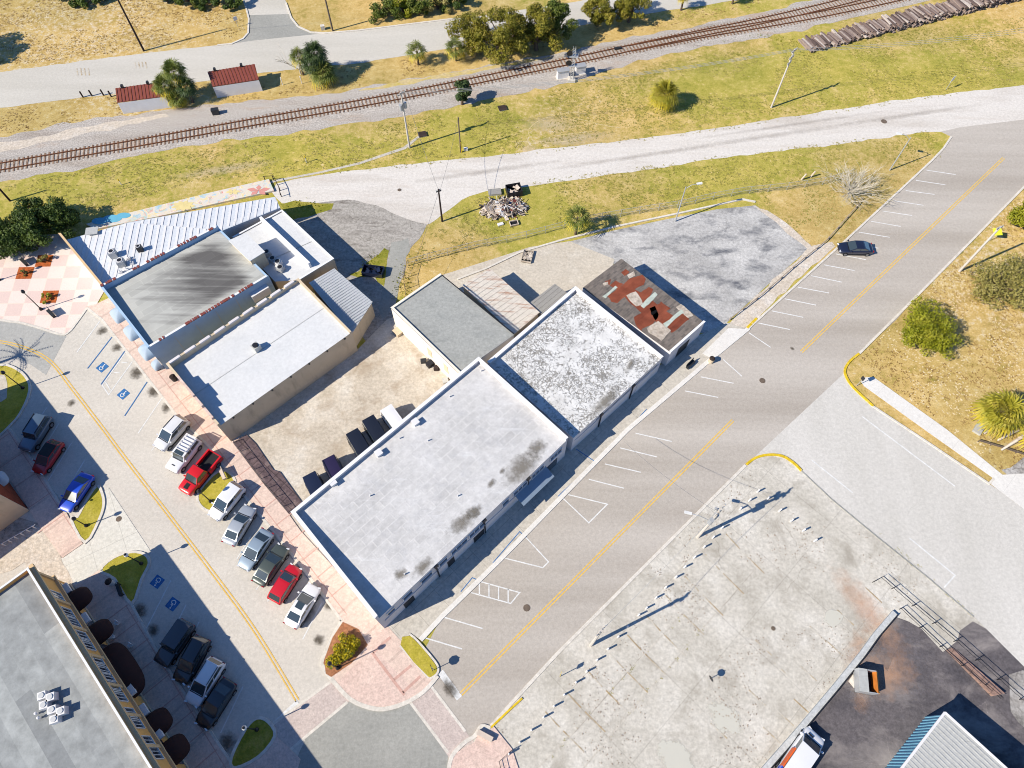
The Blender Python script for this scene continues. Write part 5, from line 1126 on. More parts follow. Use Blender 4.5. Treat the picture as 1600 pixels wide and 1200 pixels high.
def glass_quad(name, q, t, mats=None):
    q = [Vector(x) for x in q]; nn = (q[1] - q[0]).cross(q[3] - q[0]).normalized(); m = sum(q, Vector()) / 4
    if nn.dot(m - Vector((0, 0, .8))) < 0: nn = -nn; q = q[::-1]
    mb = MB().add(q + [p - nn * .03 for p in q], [[0, 1, 2, 3], [4, 7, 6, 5], [0, 4, 5, 1], [1, 5, 6, 2], [2, 6, 7, 3], [3, 7, 4, 0]])
    return mb.build(name, mats or M['glass'], t)
def make_car(kind, paintm, name, roof_mat=None, extras=(), roof_glass=False, sx=1.0):
    K = KINDS[kind]; L, W = K['L'], K['W']; X = lambda f: (f - .5) * L
    t = bpy.data.objects.new(name, None); t.empty_display_size = .3; col.objects.link(t)
    mb = MB(); loft(mb, [hull_ring(X(f), W / 2 * w_, .24 if 0.03 < f < .97 else .34, zs, zt) for f, w_, zs, zt in K['st']]); bo = mb.build('body', paintm, t, 180); sb = bo.modifiers.new('round', 'SUBSURF'); sb.levels = 1; sb.render_levels = 1
    rb, rt, ft, fb = K['cab']; zr = K['roof']; st = K['st']
    def belt(f):
        for i in range(len(st) - 1):
            if st[i][0] <= f <= st[i + 1][0]: u = (f - st[i][0]) / (st[i + 1][0] - st[i][0]); return st[i][2] * (1 - u) + st[i + 1][2] * u, st[i][3] * (1 - u) + st[i + 1][3] * u
        return st[0][2], st[0][3]
    wb, wt = W / 2 * .93, W / 2 * K['tw']; zb = belt((rb + fb) / 2)[0] - .06; zf = belt(fb)[1]; zk = belt(rb)[1]
    B = [(X(rb), -wb * .95, zk), (X(fb), -wb * .95, zf), (X(fb), wb * .95, zf), (X(rb), wb * .95, zk)]
    T = [(X(rt), -wt, zr - .05), (X(ft), -wt, zr - .03), (X(ft), wt, zr - .03), (X(rt), wt, zr - .05)]
    Mt = [(X((rt * .8 + ft * .2)), -wt * .72, zr), (X(ft * .85 + rt * .15), -wt * .72, zr), (X(ft * .85 + rt * .15), wt * .72, zr), (X((rt * .8 + ft * .2)), wt * .72, zr)]
    vs = B + T + Mt; fs = []
    for i in range(4):
        j = (i + 1) % 4; fs += [[i, j, 4 + j, 4 + i], [4 + i, 4 + j, 8 + j, 8 + i]]
    fs.append([8, 9, 10, 11])
    MB().add(vs, fs).build('cabin', roof_mat or paintm, t, 30)
    glass_quad('windscreen', quad_in(B[1], B[2], T[2], T[1], (.05, .03), .012), t)
    if kind != 'pickup' or True: glass_quad('rear_window', quad_in(B[3], B[0], T[0], T[3], (.08, .07), .012), t)
    for s_, (b0, b1, t1, t0) in ((-1, (B[0], B[1], T[1], T[0])), (1, (B[3], B[2], T[2], T[3]))):
        for u0, u1 in ((.07, .5), (.54, .93)) if kind not in ('van',) else ((.05, .34), (.37, .66), (.69, .95)):
            def P(u, v): return (Vector(b0) * (1 - u) + Vector(b1) * u) * (1 - v) + (Vector(t0) * (1 - u) + Vector(t1) * u) * v
            q = [P(u0, .12), P(u1, .12), P(u1, .86), P(u0, .86)]; o_ = Vector((0, s_ * .014, .004)); glass_quad('side_window', [p + o_ for p in q], t)
        MB().box((X(fb - .035), s_ * (W / 2 + .07), zf + .06), (.16, .2, .13)).build('mirror', paintm, t)
        MB().box((X(.985), s_ * W / 2 * .64, .66 if kind in ('sedan', 'hatch') else .82), (.14, .34, .13), -s_ * .3).build('headlight', M['lamp_clear'], t)
        MB().box((X(.012), s_ * W / 2 * .74, .78 if kind in ('sedan', 'hatch') else .92), (.1, .26, .16)).build('tail_light', M['lamp_red'], t)
    MB().box((X(.985), 0, .5), (.14, W * .5, .2)).build('grille', M['black_trim'], t)
    r = .33 if kind in ('sedan', 'hatch', 'wagon') else .38
    for fx in (.17, .82):
        for s_ in (-1, 1):
            x, y = X(fx), s_ * (W / 2 - .1)
            wh = MB().tube([(x, y - .12 * s_, r), (x, y + .125 * s_, r)], r, 16).build('tyre', M['tyre'], t)
            wh.name = 'wheel'; MB().tube([(x, y + .11 * s_, r), (x, y + .14 * s_, r)], r * .62, 10).build('rim', M['rim'], wh)
    MB().box((X(fb) + .06, 0, belt(fb)[1] + .028), (.09, wb * 1.7, .02)).build('wiper_cowl', M['black_trim'], t)
    for s_ in (-1, 1):   # dark lower sill
        MB().box((0, s_ * (W / 2 - .03), .3), (L * .5, .08, .14)).build('sill', M['black_trim'], t)
    if 'sunroof' in extras: MB().box((X((rt + ft) / 2 + .05), 0, zr + .004), (.75, wt * 1.15, .012)).build('sunroof', M['glass'], t)
    if 'rack' in extras:
        for s_ in (-1, 1): mb = MB().bar((X(rt), s_ * wt * .8, zr + .1), (X(ft) - .55, s_ * wt * .8, zr + .1), .05, .05).build('roof_rail', M['white'], t)
        for k in range(6): u = k / 5; x = X(rt) * (1 - u) + (X(ft) - .55) * u; MB().box((x, 0, zr + .14), (.1, wt * 1.7, .04)).build('rack_bar', M['white'], t)
        MB().box((X(ft) - .25, 0, zr + .003), (.5, wt * 1.4, .012)).build('sunroof', M['glass'], t); MB().box((X(.86), .0, belt(.86)[1] + .04), (.12, .4, .03)).build('hood_vent', M['black_trim'], t)
    if 'rails' in extras:
        for s_ in (-1, 1): MB().bar((X(rt) + .1, s_ * wt * .9, zr + .03), (X(ft) - .1, s_ * wt * .9, zr + .03), .05, .06).build('roof_rail', M['black_trim'], t)
    if 'bed' in extras:
        xb0, xb1 = X(0.0), X(.4); zt = 1.12
        MB().box(((xb0 + xb1) / 2, 0, .45), (xb1 - xb0 - .02, W * .9, .4)).build('bed_floor', M['black_trim'], t)
        for s_ in (-1, 1): MB().box(((xb0 + xb1) / 2, s_ * (W / 2 - .1), (.3 + zt) / 2 + .02), (xb1 - xb0 - .01, .2, zt - .34)).build('bed_side', paintm, t)
        MB().box((xb0 + .05, 0, (.42 + zt) / 2), (.1, W * .78, zt - .42)).build('tailgate', paintm, t); MB().box((xb0 - .07, 0, .5), (.12, W * .86, .16)).build('bumper', M['rim'], t)
        MB().box((X(.86), .0, 1.155), (.7, .5, .05)).build('hood_scoop', M['black_trim'], t)
    if 'cover' in extras: MB().box((X((rb + fb) / 2 - .03), 0, zr + .012), ((ft - rt) * L * .95, wt * 1.9, .04)).build('soft_top', M['black_trim'], t)
    return t
def park(o, f, r_, z=.55):
    a, b = G(f[0], f[1], z), G(r_[0], r_[1], z); c = (a + b) / 2; d = a - b
    o.location = (c.x, c.y, .04); o.rotation_euler = (0, 0, math.atan2(d.y, d.x)); o.scale = (o.scale.x * 1.02, o.scale.y * 1.06, o.scale.z * 1.03); return o
CP = dict(white=car_paint('white car paint', (240, 240, 242)), pearl=car_paint('pearl white car paint', (226, 228, 232)), silver=car_paint('silver car paint', (196, 202, 208), .3), ice=car_paint('pale blue silver paint', (168, 186, 200), .3), green=car_paint('dark grey green paint', (88, 96, 88), .2),
          red=car_paint('bright red paint', (220, 22, 20)), crimson=car_paint('crimson paint', (206, 22, 36)), maroon=car_paint('deep red paint', (170, 18, 30)), blue=car_paint('bright blue paint', (30, 80, 210)), steel=car_paint('steel blue grey paint', (92, 112, 132), .2),
          black=car_paint('black car paint', (32, 34, 42)), navy=car_paint('blue black car paint', (30, 36, 58)), purple=car_paint('dark purple paint', (46, 34, 66)), charcoal=car_paint('charcoal paint', (52, 54, 62)))
def car(kind, paintn, name, label, cat, f, r_, group=None, **kw):
    return park(tag(make_car(kind, CP[paintn], name, **kw), label, cat, group), f, r_)
RG = 'cars angle parked along the pink sidewalk'
car('wagon', 'pearl', 'parked_car', 'pearl white station wagon, first of the cars angle parked along the pink sidewalk', 'car', (252, 697), (286, 659), RG, extras=('rails',))
car('boxy', 'white', 'parked_car', 'white boxy off-roader with a slatted roof rack, beside the red pickup', 'car', (272, 733), (305, 690), RG, extras=('rack',))
car('pickup', 'red', 'pickup_truck', 'bright red pickup truck with an open dark bed by the grass island', 'pickup truck', (290, 769), (337, 712), RG, extras=('bed',))
car('wagon', 'white', 'parked_car', 'plain white hatchback parked right after the grass island', 'car', (335, 809), (375, 760), RG)
car('sedan', 'silver', 'parked_car', 'silver sedan parked between the plain white hatchback and pale blue sedan', 'car', (389, 797), (360, 846), RG)
car('sedan', 'ice', 'parked_car', 'pale blue silver sedan parked beside the dark green sedan', 'car', (382, 886), (418, 833), RG)
car('sedan', 'green', 'parked_car', 'dark grey green sedan parked next to the red hatchback', 'car', (441, 858), (406, 909), RG)
car('hatch', 'crimson', 'parked_car', 'crimson red hatchback parked between the green and sunroof sedans', 'car', (462, 888), (430, 938), RG)
car('sedan', 'white', 'parked_car', 'white sedan with a dark sunroof, last of the row nearest the yellow shrub', 'car', (490, 919), (456, 975), RG, extras=('sunroof',))
car('boxy', 'steel', 'parked_car', 'steel grey off-roader parked in the shade of the brick building', 'car', (42, 703), (73, 654), 'cars in the shade of the brick building', extras=('rails',))
car('hatch', 'maroon', 'parked_car', 'deep red low coupe with a black soft top in the building shade', 'car', (63, 734), (89, 696), 'cars in the shade of the brick building', extras=('cover',))
car('sedan', 'blue', 'parked_car', 'bright blue sedan parked half in shade by the grass island', 'car', (105, 792), (135, 748), 'cars in the shade of the brick building')
SG = 'cars in the shade of the ochre building'
car('boxy', 'charcoal', 'parked_car', 'charcoal off-roader beside the accessible bays, in the ochre building shade', 'car', (257, 1031), (292, 980), SG)
car('wagon', 'black', 'parked_car', 'black wagon parked between the charcoal off-roader and the white wagon', 'car', (284, 1061), (317, 1002), SG, extras=('rails',))
car('wagon', 'white', 'parked_car', 'white wagon parked between two black cars in the ochre building shade', 'car', (303, 1096), (340, 1036), SG, extras=('rails',))
car('sedan', 'black', 'parked_car', 'black sedan parked last in the row below the white wagon', 'car', (319, 1129), (357, 1070), SG)
car('sedan', 'navy', 'parked_car', 'lone blue black sedan angle parked on the wide street', 'car', (1309, 388), (1363, 389))
VG = 'vans parked in the sandy yard'
def yard_van(paintn, label, rear, ang, **kw):
    c = G(rear[0], rear[1], 2.0); d = Vector((math.cos(R(ang)), math.sin(R(ang)), 0)); o = tag(make_car('van', CP[paintn], 'parked_van', **kw), label, 'van', VG)
    q = c + d * 2.6; o.location = (q.x, q.y, .03); o.rotation_euler = (0, 0, R(ang))
yard_van('navy', 'black van nearest the pink sidewalk in the sandy yard', (481, 738), -58)
yard_van('purple', 'dark purple van with a shiny roof in the sandy yard', (511, 712), -58, extras=('rails',))
yard_van('black', 'black van parked between the purple van and another black van', (548, 671), -56)
yard_van('black', 'black van parked beside the white van in the sandy yard', (573, 650), -56)
yard_van('white', 'white van at the far end of the row in the sandy yard', (601, 634), -53)
def work_van():
    t = tag(make_car('van', CP['white'], 'parked_van'), 'white van with an orange side panel at the bottom edge', 'van'); t.scale = (1.15, 1.1, 1.05)
    MB().box((-.9, .93, 1.5), (1.9, .12, .9)).build('orange_panel', paint('orange panel', (236, 104, 40), .5), t); MB().box((-2.1, .94, 1.4), (.5, .12, .9)).build('blue_panel', CP['blue'], t)
    MB().box((2.0, .35, 1.17), (.12, .5, .06)).build('hood_vent', M['black_trim'], t)
    park(t, (1271, 1150), (1225, 1217))
work_van()

# ================================================================== TREES AND PLANTS
def leaves(n, size, clumps, spread, mat, name, parent, flat=.6, seed=1):
    rnd = random.Random(seed); mb = MB()
    for c, r in clumps:
        k = max(6, int(n * r * r / sum(q * q for _, q in clumps)))
        for _ in range(k):
            d = Vector((rnd.gauss(0, 1), rnd.gauss(0, 1), rnd.gauss(0, 1))).normalized() * (r * rnd.uniform(.35, 1.0) ** .6); d.z *= .75
            p = c + d; nn = (d.normalized() * .7 + Vector((rnd.uniform(-1, 1), rnd.uniform(-1, 1), rnd.uniform(-.2, 1.2)))).normalized()
            u = nn.orthogonal().normalized(); a = rnd.uniform(0, 2 * PI); w_ = nn.cross(u); u, w_ = u * math.cos(a) + w_ * math.sin(a), w_ * math.cos(a) - u * math.sin(a)
            s_ = size * rnd.uniform(.6, 1.3)
            mb.add([p - u * s_, p - w_ * s_ * flat, p + u * s_, p + w_ * s_ * flat], [[0, 1, 2, 3]])
    return mb.build(name, mat, parent)
def clump_set(R_, H, z0, n, rnd, rmin=.2, rmax=.36):
    out = []
    for i in range(n):
        a = rnd.uniform(0, 2 * PI); q = rnd.uniform(0, 1) ** .55; zz = rnd.uniform(0, 1)
        rr = R_ * q * (1 - .45 * zz ** 2) * (1 + .25 * math.sin(a * 3 + R_)); out.append((Vector((rr * math.cos(a), rr * math.sin(a), z0 + H * zz)), R_ * rnd.uniform(rmin, rmax)))
    return out
def tree(px, R_, H, z0, mat, label, name='broadleaf_tree', n=5200, size=.2, seed=1, group=None, ncl=26, cat='tree', base=None):
    rnd = random.Random(seed); b = base or G(*px); t = empty(name, (0, 0, 0), label, cat, group); cl = clump_set(R_, H, z0, ncl, rnd)
    mb = MB(); top = Vector((rnd.uniform(-.3, .3), rnd.uniform(-.3, .3), z0 + H * .5)); r0 = .09 * R_ + .06
    mb.tube([(0, 0, -.05), (top.x * .4, top.y * .4, z0 * .7), top], [r0, r0 * .75, r0 * .3], 8); mb.build('trunk', M['bark'], t)
    lb = MB()
    for c, r in cl[:12]:
        s_ = Vector((top.x * .4, top.y * .4, z0 * .75)); m_ = s_.lerp(c, .5) + Vector((rnd.uniform(-.2, .2), rnd.uniform(-.2, .2), .2)); lb.tube([s_, m_, c], [r0 * .4, r0 * .25, r0 * .08], 5)
    o = lb.build('limbs', M['bark'], t)
    leaves(n, size, cl, 1, mat, 'crown', t, seed=seed + 50); t.location = (b.x, b.y, 0); return t
def fan(mb, o, d, up, L, k, spread, rnd, droop):
    side = d.cross(up).normalized(); up2 = side.cross(d).normalized()
    for i in range(k):
        a = (i / (k - 1) - .5) * spread; v = d * math.cos(a) + side * math.sin(a); l = L * (1 - .25 * abs(a) / (spread / 2)) * rnd.uniform(.85, 1.05); w_ = .055 * L
        pr = v.cross(up2).normalized(); m_ = o + v * l * .55 + up2 * .05 * L - Vector((0, 0, droop * .12 * L)); e = o + v * l - Vector((0, 0, droop * .5 * L))
        mb.add([o, m_ - pr * w_, e, m_ + pr * w_], [[0, 1, 2, 3]])
def palm(px, h, R_, label, mat='palm_green', skirt=True, seed=1, n=34, group=None, lean=(0, 0), name='fan_palm', trunk_r=.17, base=None, skirtmat='palm_yellow'):
    rnd = random.Random(seed); b = base or G(*px); t = empty(name, (0, 0, 0), label, 'palm tree', group); top = Vector((lean[0], lean[1], h))
    mb = MB().tube([(0, 0, -.05), top * .5 + Vector((lean[0] * -.1, 0, 0)), top], [trunk_r * 1.2, trunk_r, trunk_r * .9], 8); mb.build('trunk', M['bark'], t)
    c = MB(); sk = MB()
    for i in range(n):
        az = i * 2.399 + rnd.uniform(-.2, .2); el = R(82 - 118 * (i / n) ** .85 + rnd.uniform(-8, 8)); d = Vector((math.cos(az) * math.cos(el), math.sin(az) * math.cos(el), math.sin(el)))
        pl = R_ * rnd.uniform(.35, .5); o = top + d * pl; mb_ = sk if (skirt and el < R(-12)) else c
        mb_.add([top + Vector((0, 0, .03)), o + Vector((.03, 0, .02)), o - Vector((.03, 0, 0))], [[0, 1, 2]])
        up = Vector((0, 0, 1)) if abs(d.z) < .95 else Vector((1, 0, 0)); fan(mb_, o, d, up, R_ * rnd.uniform(.5, .66), 13, R(230), rnd, .5 + .5 * (i / n))
    c.build('crown', M[mat], t)
    if sk.v: sk.build('dead_fronds', M[skirtmat], t)
    t.location = (b.x, b.y, 0); return t
OG = 'trees between the top road and the railway'
tree((786, 88), 4.8, 5.2, 2.2, M['leaf_oak'], 'largest spreading tree beside the railway, its crown hiding the top road', 'oak_tree', 15000, .16, 11, OG, 44)
tree((738, 78), 3.8, 4.4, 1.8, M['leaf_oak'], 'tree at the left edge of the big roadside clump, by two small palms', 'oak_tree', 9500, .155, 12, OG, 36)
tree((838, 78), 4.0, 5.2, 2.0, M['leaf_oak'], 'tall tree at the middle of the big clump beside the railway', 'oak_tree', 14000, .16, 13, OG, 42)
tree((866, 66), 3.4, 5.0, 1.8, M['leaf_bush'], 'darker tree at the right side of the big roadside clump', 'oak_tree', 8500, .155, 14, OG, 36)
tree((932, 40), 3.0, 3.6, 1.6, M['leaf_oak'], 'left tree of the smaller pair above the railway', 'oak_tree', 9000, .15, 15, OG, 34)
tree((982, 34), 3.3, 3.8, 1.6, M['leaf_oak'], 'right tree of the smaller pair above the railway', 'oak_tree', 9500, .15, 16, OG, 34)
TG = 'bushes along the top edge'
for i, (px, py, r_, m_, lb) in enumerate(((603, 24, 3.0, 'leaf_bush', 'bright green bush at the left of the top edge hedge, near the dark pole'), (630, 18, 2.4, 'leaf_lime', 'lime green bush in the top edge hedge'), (655, 22, 2.6, 'leaf_bush', 'bush in the middle of the top edge hedge'), (684, 14, 2.6, 'leaf_olive', 'olive bush at the right of the top edge hedge'), (716, 8, 2.8, 'leaf_dark', 'dark bush at the right end of the top edge hedge'))):
    tree((px, py), r_, 2.0, .5, M[m_], lb, 'bush', 3200, .17, 30 + i, TG, 18, 'bush')
for i, (px, py, r_, lb) in enumerate(((110, 4, 2.6, 'dark bush on the top edge left of the dark utility pole'), (150, 2, 2.6, 'dark bush on the top edge close to the dark utility pole'), (262, 2, 2.2, 'small dark bush on the top edge, right of the dark pole'), (300, 6, 2.6, 'dark green bush at the top edge over dry ground'), (340, 6, 2.6, 'dark bush at the top edge by the side road'), (364, 8, 2.2, 'bush at the top edge right beside the side road'))):
    tree((px, py), r_, 2.4, .6, M['leaf_dark' if i != 3 else 'leaf_bush'], lb, 'bush', 3000, .18, 40 + i, 'bushes on the dry ground along the top', 14, 'bush')
b_ = G(-58, 92); tree(None, 4.2, 4.5, 2.2, M['leaf_dark'], 'tree out of frame at the upper left whose shadow falls on the sand', 'oak_tree', 3600, .26, 51, None, 24, base=b_)
b_ = G(450, -26); tree(None, 4.0, 4.2, 2.6, M['leaf_bush'], 'tree above the top edge shading the side road', 'oak_tree', 3600, .26, 52, None, 24, base=b_)
EG = 'evergreens beside the checkered plaza'
for i, (px, py, r_, lb) in enumerate(((-18, 384, 3.2, 'dark evergreen cut by the left edge beside the checkered plaza'), (25, 388, 3.2, 'dark evergreen near the left edge beside the checkered plaza'), (62, 384, 3.0, 'dark evergreen in the middle of the plaza clump'), (104, 360, 3.0, 'dark evergreen at the right end of the plaza clump, by the mural'), (60, 356, 3.0, 'dark evergreen at the back of the plaza clump, toward the railway'))):
    tree((px, py), r_, 3.4, .8, M['leaf_dark'], lb, 'evergreen_tree', 7000, .15, 60 + i, EG, 34)
tree((722, 163), 2.2, 2.6, 1.4, M['palm_dark'], 'small dark green tree leaning over the railway track', 'broadleaf_tree', 1800, .26, 70, None, 14)
tree((1435, 528), 3.9, 2.8, 1.0, M['leaf_lime'], 'round lime green shrub tree on the dry lot at the right', 'broadleaf_tree', 14000, .13, 74, None, 64)
tree((1552, 456), 4.6, 3.0, 1.0, M['leaf_olive'], 'sparse olive shrub tree at the right edge below the street pole', 'broadleaf_tree', 6500, .15, 72, None, 44)
tree((1602, 354), 3.3, 3.2, .9, M['leaf_lime'], 'lime green shrub tree cut by the right edge beside the warning sign', 'broadleaf_tree', 7000, .15, 73, None, 30)
palm((1541, 660), 3.2, 3.4, 'big yellow green fan palm at the right edge above the timber frames', 'palm_olive', True, 80, 60)
palm((1606, 690), 2.6, 2.8, 'smaller fan palm cut by the right edge beside the timber frames', 'palm_olive', True, 81, 40)
palm((899, 366), 3.7, 2.4, 'lone fan palm on the lawn beside the chain link fence', 'palm_green', True, 82, 22)
PG = 'palms between the two shelters'
palm((270, 160), 3.4, 2.4, 'left palm of the clump between the red roofed shelters', 'palm_green', True, 83, 40, PG); palm((290, 152), 5.0, 2.5, 'tallest palm of the clump between the red roofed shelters', 'palm_green', True, 84, 40, PG); palm((302, 160), 3.2, 2.2, 'dark palm of the clump nearest the right shelter', 'palm_dark', False, 85, 36, PG); palm((282, 166), 1.6, 2.0, 'lowest palm of the clump between the red roofed shelters', 'palm_green', True, 86, 34, PG)
QG = 'palms by the top road'
palm((508, 130), 2.2, 2.9, 'bushy dark palm at the right of the railway side clump', 'palm_green', True, 87, 46, QG); palm((502, 122), 4.8, 2.6, 'tall dark palm rising from the railway side clump', 'palm_dark', False, 88, 40, QG); palm((494, 127), 3.4, 2.3, 'dark palm at the left of the railway side clump', 'palm_dark', False, 90, 36, QG)
palm((474, 117), 3.6, 1.9, 'slender palm under the bare pale tree by the top road', 'palm_green', True, 89, 30, QG)
palm((654, 101), 2.7, 2.3, 'small palm on the verge, left of the roadside pair', 'palm_green', True, 91, 22, QG); palm((713, 95), 2.4, 2.3, 'small pale palm on the verge, right of the roadside pair', 'palm_green', True, 92, 22, QG)
palm((1064, 16), 3.0, 1.6, 'palm at the top edge beside the railway with a dark trunk', 'palm_dark', True, 93, 34, QG)
palm((1144, 6), 2.4, 1.6, 'palm with pale hanging fronds at the top edge near the tracks', 'palm_green', True, 94, 34, QG)
t = palm((1034, 168), 2.8, 2.9, 'dense round palm with yellow drooping fronds alone on the lawn', 'palm_olive', True, 95, 64); 
def date_palm():
    pb = G(30, 556) - Vector((math.cos(R(26)), math.sin(R(26)), 0)) * (6.6 / math.tan(SUN_EL)); rnd = random.Random(96)
    t = empty('date_palm', (0, 0, 0), 'tall feathery palm just outside the left edge whose shadow falls on the road', 'palm tree'); MB().tube([(0, 0, -.05), (.1, 0, 3.3), (0, 0, 6.6)], [.26, .2, .18], 8).build('trunk', M['bark'], t); mb = MB()
    for i in range(15):
        a = i * 2.399; el = R(rnd.uniform(-5, 55)); L = rnd.uniform(2.6, 3.6); d = Vector((math.cos(a), math.sin(a), 0)); pts = []
        for k in range(7): u = k / 6; pts.append(Vector((0, 0, 6.6)) + d * L * u * math.cos(el * (1 - u)) + Vector((0, 0, L * (u * math.sin(el) - .45 * u * u))))
        mb.tube(pts, [.05 - .006 * k for k in range(7)], 4)
        sd_ = Vector((-d.y, d.x, 0))
        for k in range(1, 7):
            for w_ in (-1, 1):
                for m_ in (0, .5):
                    p = pts[k - 1].lerp(pts[k], m_); q = p + (sd_ * w_ * .5 + d * .5).normalized() * .55 * (1.1 - .1 * k); mb.add([p - d * .05, q, p + d * .07], [[0, 1, 2]])
    mb.build('crown', M['palm_dark'], t); t.location = (pb.x, pb.y, 0)
date_palm()
def bare_tree(px, R_, H, label, n=11, seed=3, mat='bare_branch', r0=.12):
    rnd = random.Random(seed); b = G(*px); t = empty('bare_tree', (0, 0, 0), label, 'tree'); MB().tube([(0, 0, -.05), (0, 0, .9)], [r0 * 1.9, r0 * 1.5], 8).build('trunk', M[mat], t); mb = MB()
    def grow(p, d, l, r, lev):
        q = p + d * l * .5 + Vector((rnd.uniform(-.1, .1), rnd.uniform(-.1, .1), 0)) * l; e = q + (d + Vector((rnd.uniform(-.25, .25), rnd.uniform(-.25, .25), rnd.uniform(-.1, .25)))).normalized() * l * .5
        mb.tube([p, q, e], [r, r * .8, r * .55], 4 if lev else 5, False)
        if lev < 3:
            for _ in range(rnd.choice((2, 3, 3, 4))):
                d2 = (d + Vector((rnd.uniform(-.75, .75), rnd.uniform(-.75, .75), rnd.uniform(-.35, .5)))).normalized(); grow(e if rnd.random() < .6 else q, d2, l * rnd.uniform(.55, .8), r * .55, lev + 1)
    for i in range(n):
        a = 2 * PI * i / n + rnd.uniform(-.3, .3); el = R(rnd.uniform(12, 75)); d = Vector((math.cos(a) * math.cos(el), math.sin(a) * math.cos(el), math.sin(el))); grow(Vector((0, 0, .7)), d, R_ * .42 * rnd.uniform(.55, 1.2), r0 * rnd.uniform(.7, 1.1), 0)
    mb.build('branches', M[mat], t); t.location = (b.x, b.y, 0); t.scale = (1, 1, H / R_); return t
bare_tree((1325, 303), 8.2, 5.0, 'wide bare tree with bleached radiating branches beside the angle parking', 30, 3, r0=.085)
bare_tree((470, 116), 3.8, 5.0, 'bare pale tree beside the slender palm at the top road', 6, 5, r0=.07)
def flower_shrub():
    t = empty('flowering_shrub', (0, 0, 0), 'yellow flowering shrub filling the corner planter bed', 'shrub'); b = G(535, 1014); cl = []
    rnd = random.Random(5)
    for px, py in ((523, 1030), (532, 1020), (540, 1008), (550, 1012), (545, 1020), (536, 996), (527, 1012), (555, 1004), (548, 998), (518, 1034), (540, 1024), (530, 1030)):
        c = G(px, py, .8) - b; c.z = rnd.uniform(.45, .8); cl.append((c, rnd.uniform(.5, .75)))
    MB().tube([(0, 0, .1), (0, 0, .6)], .06, 6).build('stem', M['bark'], t); leaves(3200, .1, cl, 1, M['leaf_yellow'], 'blossom', t, seed=4); leaves(900, .1, cl, 1, M['leaf_bush'], 'foliage', t, seed=9)
    t.location = (b.x, b.y, .12)
flower_shrub()
def planter(cx, cy, label, m_, r_, off):
    q = [O + tu * (cx + a) + tv * (cy + b) for a, b in ((0, 0), (1, 0), (1, 1), (0, 1))]; struct('planter_bed', poly_mesh('planter_bed', q, 0.075, M['mulch'])); c = O + tu * (cx + off[0]) + tv * (cy + off[1])
    t = tree(None, r_, .8, .15, M[m_], label, 'shrub', 320, .13, int(cx * 7 + cy * 3) + 5, 'shrubs in the orange plaza beds', 7, 'shrub', base=c); t.location.z = .07
planter(1, -1, 'brownish shrub in the orange bed nearest the evergreens', 'leaf_olive', .95, (.6, .45)); planter(0, 0, 'tiny shrub in the orange bed nearest the left edge', 'leaf_olive', .4, (.6, .55)); planter(1.98, 2.02, 'yellowish shrub in the orange bed by the lamp post', 'leaf_lime', .7, (.5, .7))
# weeds along fences and walls
wd = MB(); rnd = random.Random(2)
for pts in ([(640, 440), (632, 420), (645, 405), (690, 397), (730, 385)], [(620, 460), (630, 430), (640, 470)], [(455, 322), (500, 320)], [(560, 425), (590, 395)], [(1100, 60), (1160, 50), (1240, 66)]):
    for p in resample(GL(pts), .5):
        for _ in range(9):
            q = p + Vector((rnd.gauss(0, .6), rnd.gauss(0, .6), rnd.uniform(.01, .16))); s_ = rnd.uniform(.05, .12); a = rnd.uniform(0, 3); wd.add([q + Vector((math.cos(a) * s_, math.sin(a) * s_, 0)), q + Vector((0, 0, s_)), q - Vector((math.cos(a) * s_, math.sin(a) * s_, 0)), q + Vector((math.sin(a) * s_, -math.cos(a) * s_, -.05))], [[0, 1, 2, 3]])
tag(wd.build('weeds', M['leaf_lime']), 'rough green weeds along the fence lines and yard edges', 'weeds', kind='stuff')

# ================================================================== STREET FURNITURE, POLES, SMALL THINGS
def pole(px, h, mat, label, r=(.17, .11), arms=(), group='utility poles along the railway side', name='utility_pole', extra=None, ang=0.4):
    b = G(*px); t = empty(name, (b.x, b.y, 0), label, 'utility pole', group); MB().tube([(b.x, b.y, -.1), (b.x, b.y, h)], list(r), 8).build('shaft', mat, t)
    d = Vector((math.cos(ang), math.sin(ang), 0)); tops = []
    for z, wd in arms:
        MB().bar(Vector((b.x, b.y, z)) - d * wd / 2, Vector((b.x, b.y, z)) + d * wd / 2, .12, .14).build('crossarm', M['bleached_wood'] if mat is not M['dark_wood'] else M['dark_wood'], t)
        for f in (-.45, -.15, .2, .45):
            q = Vector((b.x, b.y, z)) + d * wd * f; MB().tube([q + Vector((0, 0, .05)), q + Vector((0, 0, .32))], .07, 6).build('insulator', M['steel'], t); tops.append(q + Vector((0, 0, .3)))
    if extra: extra(t, b, h, d)
    return t, b, tops
def transformer(t, b, h, d):
    for k, s_ in enumerate((.42, -.42)):
        c = b + d * s_; MB().tube([(c.x, c.y, h - 3.0), (c.x, c.y, h - 2.0)], .26, 12).build('transformer', M['steel'], t)
_, b1, t1 = pole((1205, 168), 10.9, M['concrete_pole'], 'tall pale utility pole on the grass near the stacks of old sleepers', arms=((10.6, 1.5), (9.4, 1.3), (8.4, 1.0)), ang=R(45))
_, b2, t2 = pole((640, 231), 10.6, M['concrete_pole'], 'tall pale pole with a transformer between the railway and the pale road', arms=((10.3, 1.5), (7.9, 1.1)), ang=R(45), extra=transformer)
_, b3, t3 = pole((720, 238), 6.9, M['wood_pole'], 'short wooden pole with a yellow guard near the pale road', (.12, .09))
MB().tube([(b3.x + .16, b3.y, 0), (b3.x + .12, b3.y, 2.2)], .09, 6).build('guard', M['yellow_kerb'], _)
_, b4, t4 = pole((691, 346), 6.7, M['dark_wood'], 'dark wooden pole at the edge of the lawn, beside the debris pile', (.15, .11), ((6.3, .8),))
